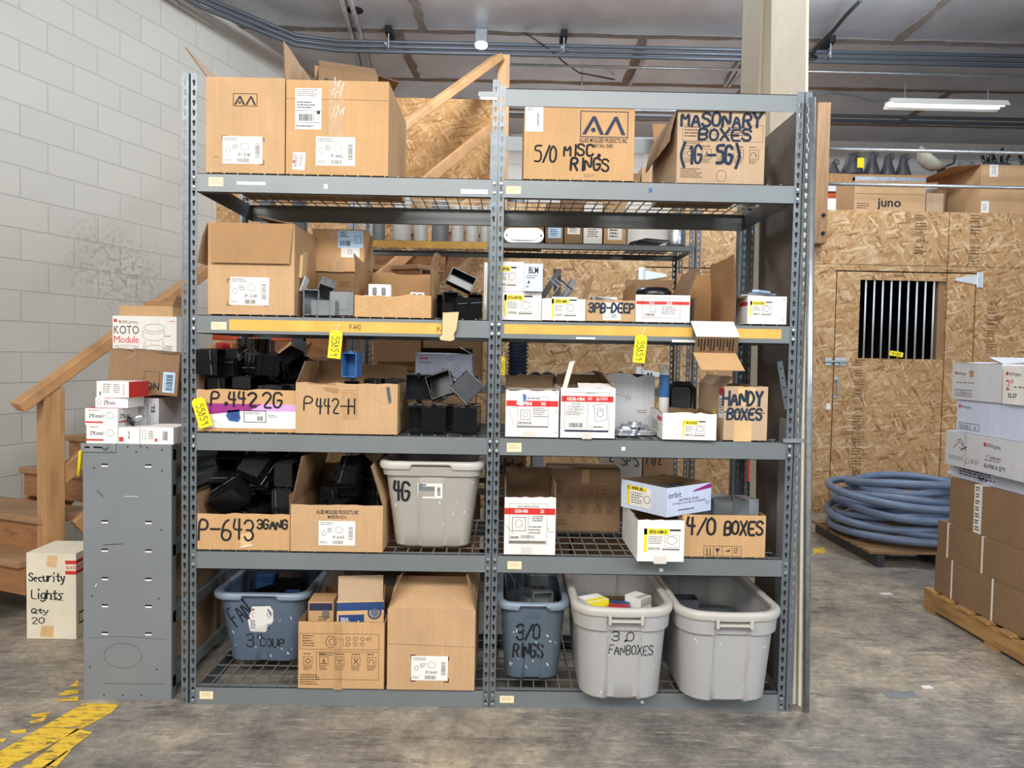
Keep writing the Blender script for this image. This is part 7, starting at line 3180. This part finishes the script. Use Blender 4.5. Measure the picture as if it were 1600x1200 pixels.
pile('p643', [bk3, bk1], rep([0, 0, 1], 26), inner_reg(p643) + (.072, p643.hs['f'], .26), ['black three gang outlet box in the heap in the carton marked 3 GANG', 'black two gang outlet box in the heap in the carton marked 3 GANG'], ['three gang boxes in the 3 GANG carton', 'two gang boxes in the 3 GANG carton'])
filler(p643, .07)
pile('p64', [bk1, bk3], rep([0, 1, 0], 12), inner_reg(p64, .035) + (.102, p64.hs['f'], .2), 'black outlet box in the carton with the tall grey brown flap', 'black outlet boxes in the tall flapped carton')
filler(p64, .10)
z_ = ZZ[2] + .0008
V = R(90)
for n_, (pr, px, dy, hz_, rot, lb) in enumerate(((bk1b, 678, .06, .0575, (-V, 0, R(4)), 'glossy black outlet box with its back turned, bottom front of the third shelf heap'),
                                 (bk1b, 729, .06, .0575, (-V, 0, R(-6)), 'glossy black outlet box nearest the middle posts, bottom of the third shelf heap'),
                                 (bk2, 648, .07, .0590, (V, 0, R(10)), 'slim black outlet box next to the battered carton, bottom of the third shelf heap'),
                                 (bk1, 664, .17, .0565, (V, 0, 0), 'black outlet box at the back left of the third shelf heap'),
                                 (bk1, 704, .175, .0565, (V, 0, R(3)), 'black outlet box at the back middle of the third shelf heap'),
                                 (bk2, 738, .17, .0590, (V, 0, R(12)), 'slim black outlet box at the back right of the third shelf heap'),
                                 (bk1b, 653, .085, .1800, (R(84), 0, R(8)), 'open black outlet box facing the camera, upper left of the third shelf heap'),
                                 (bk1, 690, .09, .1900, (R(80), R(-20), R(-4)), 'open black outlet box tilted on top of the third shelf heap'),
                                 (bk1b, 729, .075, .1880, (-V, R(45), R(4)), 'black outlet box standing on its corner with a grey back plate, third shelf heap'),
                                 (bk2, 684, .195, .1740, (V, 0, R(-6)), 'slim black outlet box high at the back of the third shelf heap'))):
    o = dup(pr, (at(px, 640, D + dy).x, D + dy, z_ + hz_), rot, lb)
    if n_ == 8:
        mb = MB()
        mb.box(-.046, -.046, -.0435, .046, .046, -.0422, 'dark_grey')
        mb.box(-.05, -.05, -.0440, .05, -.047, -.0422, 'grey_plastic')
        mb.box(-.05, .047, -.0440, .05, .05, -.0422, 'grey_plastic')
        mb.build('back_plate', o)
z_ = ZZ[1] + .0005
for pr, px, dy, hz_, rot, lb in ((bk2, 703, .06, .0545, (R(90), 0, R(10)), 'slim black outlet box at the left front of the second shelf black heap'),
                                 (bk1b, 731, .07, .0425, (0, 0, R(8)), 'glossy black outlet box lying at the front of the second shelf black heap'),
                                 (bk1, 704, .18, .0550, (R(90), 0, R(-8)), 'black outlet box behind the slim one in the second shelf black heap'),
                                 (rmk, 720, .08, .1525, (R(78), R(24), R(6)), 'black box with a grey rim tilted on top of the loose black heap'),
                                 (bk2, 742, .20, .0590, (R(90), 0, R(5)), 'slim black outlet box at the back right of the second shelf black heap')):
    o = dup(pr, (at(px, 470, D + dy).x, D + dy, z_ + hz_), rot, lb)
for pr, px, dy, hz_, rot, lb in ((gy1, 485, .07, .0545, (R(90), 0, R(22)), 'slim grey outlet box standing at the left of the loose grey pile'),
                                 (gy2, 536, .07, .0515, (R(-90), 0, R(3)), 'square grey outlet box standing with its back turned, beside the low fronted carton'),
                                 (gy2, 507, .16, .0335, (R(180), 0, R(30)), 'square grey outlet box lying at the bottom of the loose grey pile'),
                                 (gy1, 507, .145, .105, (R(128), R(18), R(18)), 'slim grey outlet box tilted on top of the loose grey pile'),
                                 (gy1, 510, .05, .0320, (0, 0, R(80)), 'slim grey outlet box lying at the front of the loose grey pile')):
    o = dup(pr, (at(px, 470, D + dy).x, D + dy, z_ + hz_), rot, lb)
pile('p40', [st1, st2], rep([1, 0], 8), (lambda q: (q[0] + .07,) + q[1:])(inner_reg(p40)) + (.08, p40.hs['f'], .15), 'steel outlet box in the carton marked 4/0', 'steel boxes in the 4/0 carton')
filler(p40, .08)
orx = orb.root.location


def tote_reg(t, W, Dp, H, zf, f=.8):
    p = t.location
    return (p.x - W * .5 * f, p.x + W * .5 * f, p.y - Dp * .5 * f, p.y + Dp * .5 * f, p.z, zf, H, .2)


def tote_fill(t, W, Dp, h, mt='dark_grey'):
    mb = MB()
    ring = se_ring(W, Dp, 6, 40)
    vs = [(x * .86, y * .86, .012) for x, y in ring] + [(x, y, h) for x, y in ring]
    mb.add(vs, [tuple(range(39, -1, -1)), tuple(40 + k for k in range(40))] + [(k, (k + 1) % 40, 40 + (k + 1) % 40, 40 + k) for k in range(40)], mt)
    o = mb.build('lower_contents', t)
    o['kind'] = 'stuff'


for t_, key, pr, seq, lb, gp_, zf in ((tF, 'totF', [blu, bk1], [0, 1, 0, 1, 0, 1], ['blue outlet box in the dark blue tote marked FAN', 'black outlet box in the dark blue tote marked FAN'], ['blue boxes in the FAN tote', 'black boxes in the FAN tote'], .20),
                                      (tG, 'totG', [bk3, bk1], [0, 1, 0, 0], 'black outlet box in the pale tote marked 4G', 'black boxes in the 4G tote', .24),
                                      (tR, 'totR', [st2, st1], [0, 1, 0, 1, 0, 0], 'steel box in the slate blue tote marked RINGS', 'steel boxes in the RINGS tote', .26)):
    bb = [v for o in t_.children if o.name.startswith('rim') for v in o.data.vertices]
    W_ = max(v.co.x for v in bb) * 2
    D_ = max(v.co.y for v in bb) * 2
    H_ = max(v.co.z for v in bb)
    pile(key, pr, seq, tote_reg(t_, W_, D_, H_, zf + .002, .60), lb, gp_)
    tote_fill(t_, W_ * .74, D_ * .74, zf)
# small product cartons in the fan box tote
p = tB.location
bb = [v for o in tB.children if o.name.startswith('rim') for v in o.data.vertices]
Hb = max(v.co.z for v in bb)
Wb = max(v.co.x for v in bb) * 2
Db = max(v.co.y for v in bb) * 2
tote_fill(tB, Wb * .74, Db * .74, Hb - .13, 'card_brown')
zb3 = p.z + Hb - .129
for k, (dx, dy, w_, d_, h_, rz, mt, lb, cs) in enumerate(((-.10, -.10, .10, .08, .10, .5, 'card_white', 'white and yellow product box at the left in the FAN BOXES tote', 'label_yellow'), (0.005, -.12, .08, .07, .085, -.2, 'navy', 'dark blue product box with a red edge in the FAN BOXES tote', 'red'),
                                                         (.085, -.09, .07, .08, .11, .75, 'card_white', 'white product box standing on its corner in the FAN BOXES tote', 'bowl'))):
    c = Carton(lb, p.x + dx, p.y + dy, zb3, w_, d_, h_, rz, mt, open_=False, name='product_box', rect=(0, 0, 10, 10))
    c.topface((0, 0, 10, 10)).rect_((0, 6, 10, 9), cs)
    c.front.rect_((0, 0, 10, 3), cs)
    c.done()
# wires in the rings tote
p = tR.location
for k in range(5):
    g = random.Random(k)
    x = p.x - .10 + .035 * k
    pipe([(x, p.y - .02, p.z + .27), (x - .01, p.y - .04 + .01 * k, p.z + .36), (x - .03 + g.uniform(-.02, .02), p.y - .05, p.z + .42), (x - .04 + g.uniform(-.03, .03), p.y - .02, p.z + .46)], .0025, 'stiff wire end sticking up out of the slate blue tote', 'galvanized', 'wire_end', 5, 'wire ends in the RINGS tote', 'wire')
p = tE.location
o = device_box('outlet_box', .11, .08, .10, 'dark_grey', 'dark box hanging inside the unmarked pale tote at the right end', 'outlet box', tab=None, ribs=False)
o.location = (p.x - .10, p.y + .05, p.z + .26)
bb = [v for oo in tE.children if oo.name.startswith('rim') for v in oo.data.vertices]
tote_fill(tE, max(v.co.x for v in bb) * 2 * .78, max(v.co.y for v in bb) * 2 * .78, .209, 'grey_plastic')
# blue boxed parts in the icon carton
p = icn.root.location
filler(icn, .165)
zi = p.z + .166
c = Carton('blue and tan product box with its lid flap up, standing in the icon carton', p.x + .055, p.y - .10, zi, .185, .12, .165, .12, 'card_blue', open_=True, inner='card', name='product_box', rect=(0, 0, 100, 100), seed=91)
f = c.front
f.rect_((0, 0, 100, 100), 'tape_tan', .0003)
f.rect_((0, 4, 100, 24), 'navy')
f.rect_((4, 34, 58, 92), 'navy')
f.text('IDEAL', (9, 40, 26, 50), 'paper', 1, .0012)
f.fine((10, 54, 40, 80), 4, 'paper', .0012)
f.line([(40, 84), (46, 50)], 3, 'scuff_white', .0012)
f.circle(80, 30, 13, 15, 4, 'navy')
f.disc(80, 30, 9, 11, 'conduit_blue')
f.fine((66, 58, 96, 66), 1, 'ink_brown')
fl = c.flap('f', -6, .10, mat='card_pale')
c.flap('r', 4, .06)
c.done()
c = Carton('orange brown product box with a dark top band, left in the icon carton', p.x - .105, p.y - .08, zi, .10, .11, .15, .05, 'card_gold', open_=False, name='product_box', rect=(0, 0, 100, 100))
f = c.front
f.rect_((4, 4, 96, 24), 'ink_navy')
f.disc(70, 34, 16, 14, 'ink_soft')
f.fine((40, 40, 90, 70), 4, 'ink_brown')
c.done()
# round covers in the tray
for k in range(8):
    i, j = k % 4, k // 4
    r_ = .027
    mb = MB()
    mb.lathe([(.001, .0), (r_, 0), (r_, .05), (r_ * .8, .05), (r_ * .75, .03), (.001, .03)], 'dark_grey', 16)
    q = Matrix.Rotation(orb.root.rotation_euler.z, 3, 'Z') @ Vector((-.09 + .06 * i, -.05 + .075 * j, 0))
    o = mb.build('round_cover', loc=(orx.x + q.x, orx.y + q.y, orx.z + .0046 + .035))
    o.scale = (1, 1, 1)
    tag(o, 'dark round cover standing in the blue lettered tray', 'cover', 'round covers in the tray')
mb = MB()
mb.box(-orb.w / 2 + .006, -orb.d / 2 + .006, .0045, orb.w / 2 - .006, orb.d / 2 - .006, .0385, 'card_dark')
mb.build('packing', orb.root)
# white and metal parts in the second shelf cartons
p = tray.root.location
for k in range(3):
    mb = MB()
    mb.slab((-.05, -.012, 0), (.10, 0, .0), (0, .024, 0), (0, 0, .005), 'grey_plastic')
    mb.slab((.045, -.012, .005), (.005, 0, 0), (0, .024, 0), (0, 0, .06), 'grey_plastic')
    o = mb.build('angle_bracket', loc=(p.x - .035 + .03 * k, p.y - .03 + .04 * k, p.z + .0055 + .0))
    o.rotation_euler = (0, -.9, .3 * k - .4)
    o.location.z = p.z + .10
    tag(o, 'grey angle bracket sticking out of the white carton third along the right second shelf', 'bracket', 'angle brackets in the white carton')
mb = MB()
mb.box(-tray.w / 2 + .006, -tray.d / 2 + .006, .0055, tray.w / 2 - .006, tray.d / 2 - .006, .078, 'card_dark')
mb.build('packing', tray.root)
p = deep.root.location
mb = MB()
mb.box(-.05, -.03, 0, .05, .05, .10, 'white_plastic')
o = mb.build('white_block', loc=(p.x - .005, p.y + .02, p.z + .0055))
tag(o, 'plain white block standing in the carton marked 3PB-DEEP', 'block')
mb = MB()
mb.slab((-.05, 0, 0), (.10, 0, -.02), (0, .03, .01), (0, -.004, .012), 'galvanized')
o = mb.build('metal_strap', loc=(p.x + .005, p.y - .05, p.z + .088))
tag(o, 'bent bright metal strap in front of the white block in the 3PB-DEEP carton', 'strap')
mb = MB()
mb.box(-deep.w / 2 + .006, -deep.d / 2 + .006, .0055, deep.w / 2 - .006, -.045, .068, 'card_dark')
mb.build('packing', deep.root)
p = redband.root.location
mb = MB()
mb.lathe([(.001, 0), (.07, 0), (.075, .03), (.06, .05), (.001, .055)], 'black_plastic', 18)
o = mb.build('plastic_dome', loc=(p.x - .015, p.y - .03, p.z + .092), smooth=True)
tag(o, 'black rounded cap showing above the rim of the red banded carton on the second shelf', 'dome')
mb = MB()
mb.box(-redband.w / 2 + .006, -redband.d / 2 + .006, .0055, redband.w / 2 - .006, redband.d / 2 - .006, .091, 'card_dark')
mb.build('packing', redband.root)
p = tools.root.location
mb = MB()
mb.box(-tools.w / 2 + .006, -tools.d / 2 + .006, .0055, tools.w / 2 - .006, tools.d / 2 - .006, .105, 'card_dark')
mb.build('packing', tools.root)
for k, (dx, L, rz, mt, lb) in enumerate(((-.03, .12, .5, 'pale_plastic', 'pale flat tool handle in the rightmost white carton of the second shelf'), (.01, .13, .25, 'steel_post', 'grey flat tool in the rightmost white carton of the second shelf'), (.025, .11, .75, 'paper_blue', 'pale blue flat tool in the rightmost white carton of the second shelf'))):
    mb = MB()
    mb.slab((-L / 2, -.012, 0), (L, 0, .0), (0, .026, 0), (0, 0, .012), mt)
    o = mb.build('hand_tool', loc=(p.x + dx, p.y - .08 + .035 * k, p.z + .1055 + .013 * k), bevel=.003)
    o.rotation_euler = (0, 0, rz)
    tag(o, lb, 'tool')
# angle irons standing at the back of the right second shelf
for k, (pa, pb, lb) in enumerate((((850, 452), (868, 424), 'dark bent angle iron rising behind the white cartons of the right second shelf'), ((866, 458), (866, 420), 'upright dark angle iron behind the white cartons of the right second shelf'), ((878, 462), (892, 436), 'grey angle iron leaning behind the third white carton of the right second shelf'))):
    Y_ = D + .36 + .03 * k
    a, b = at(pa[0], pa[1], Y_), at(pb[0], pb[1], Y_)
    d_ = (b - a).normalized()
    a = a + d_ * ((ZZ[1] + .001 - a.z) / d_.z)
    mb = MB()
    for w_ in (Vector((.03, 0, 0)), Vector((0, .03, 0))):
        mb.slab(a, b - a, w_, (.003, 0, 0) if w_.y else (0, .003, 0), 'dark_grey' if k < 2 else 'grey_plastic')
    o = mb.build('angle_iron')
    tag(o, lb, 'angle iron')
# cream block and white upright in the loose black heap
mb = MB()
mb.box(-.04, -.02, 0, .04, .02, .033, 'cream_plastic')
c_ = at(733, 463, D + .27)
o = mb.build('cream_block', loc=(c_.x, D + .265, c_.z - .017), bevel=.002)
o.location.z = ZZ[1] + .006 + .055
mb = MB()
mb.box(-.042, -.025, 0, .042, .025, .0545, 'dark_grey')
o2 = mb.build('dark_block', loc=(c_.x, D + .265, ZZ[1] + .0052))
tag(o2, 'dark block under the cream block at the back of the second shelf', 'block')
tag(o, 'cream coloured block behind the loose black heap on the second shelf', 'block')
c = pxbox('narrow white board standing on end beside the middle posts, left second shelf', (756, 410, 761, 497), D + .12, ZZ[1], .14, mat='card_white', open_=False, name='white_board', cat='board')
c.done()

for o in PROTOS:
    for ch in list(o.children):
        bpy.data.objects.remove(ch)
    bpy.data.objects.remove(o)
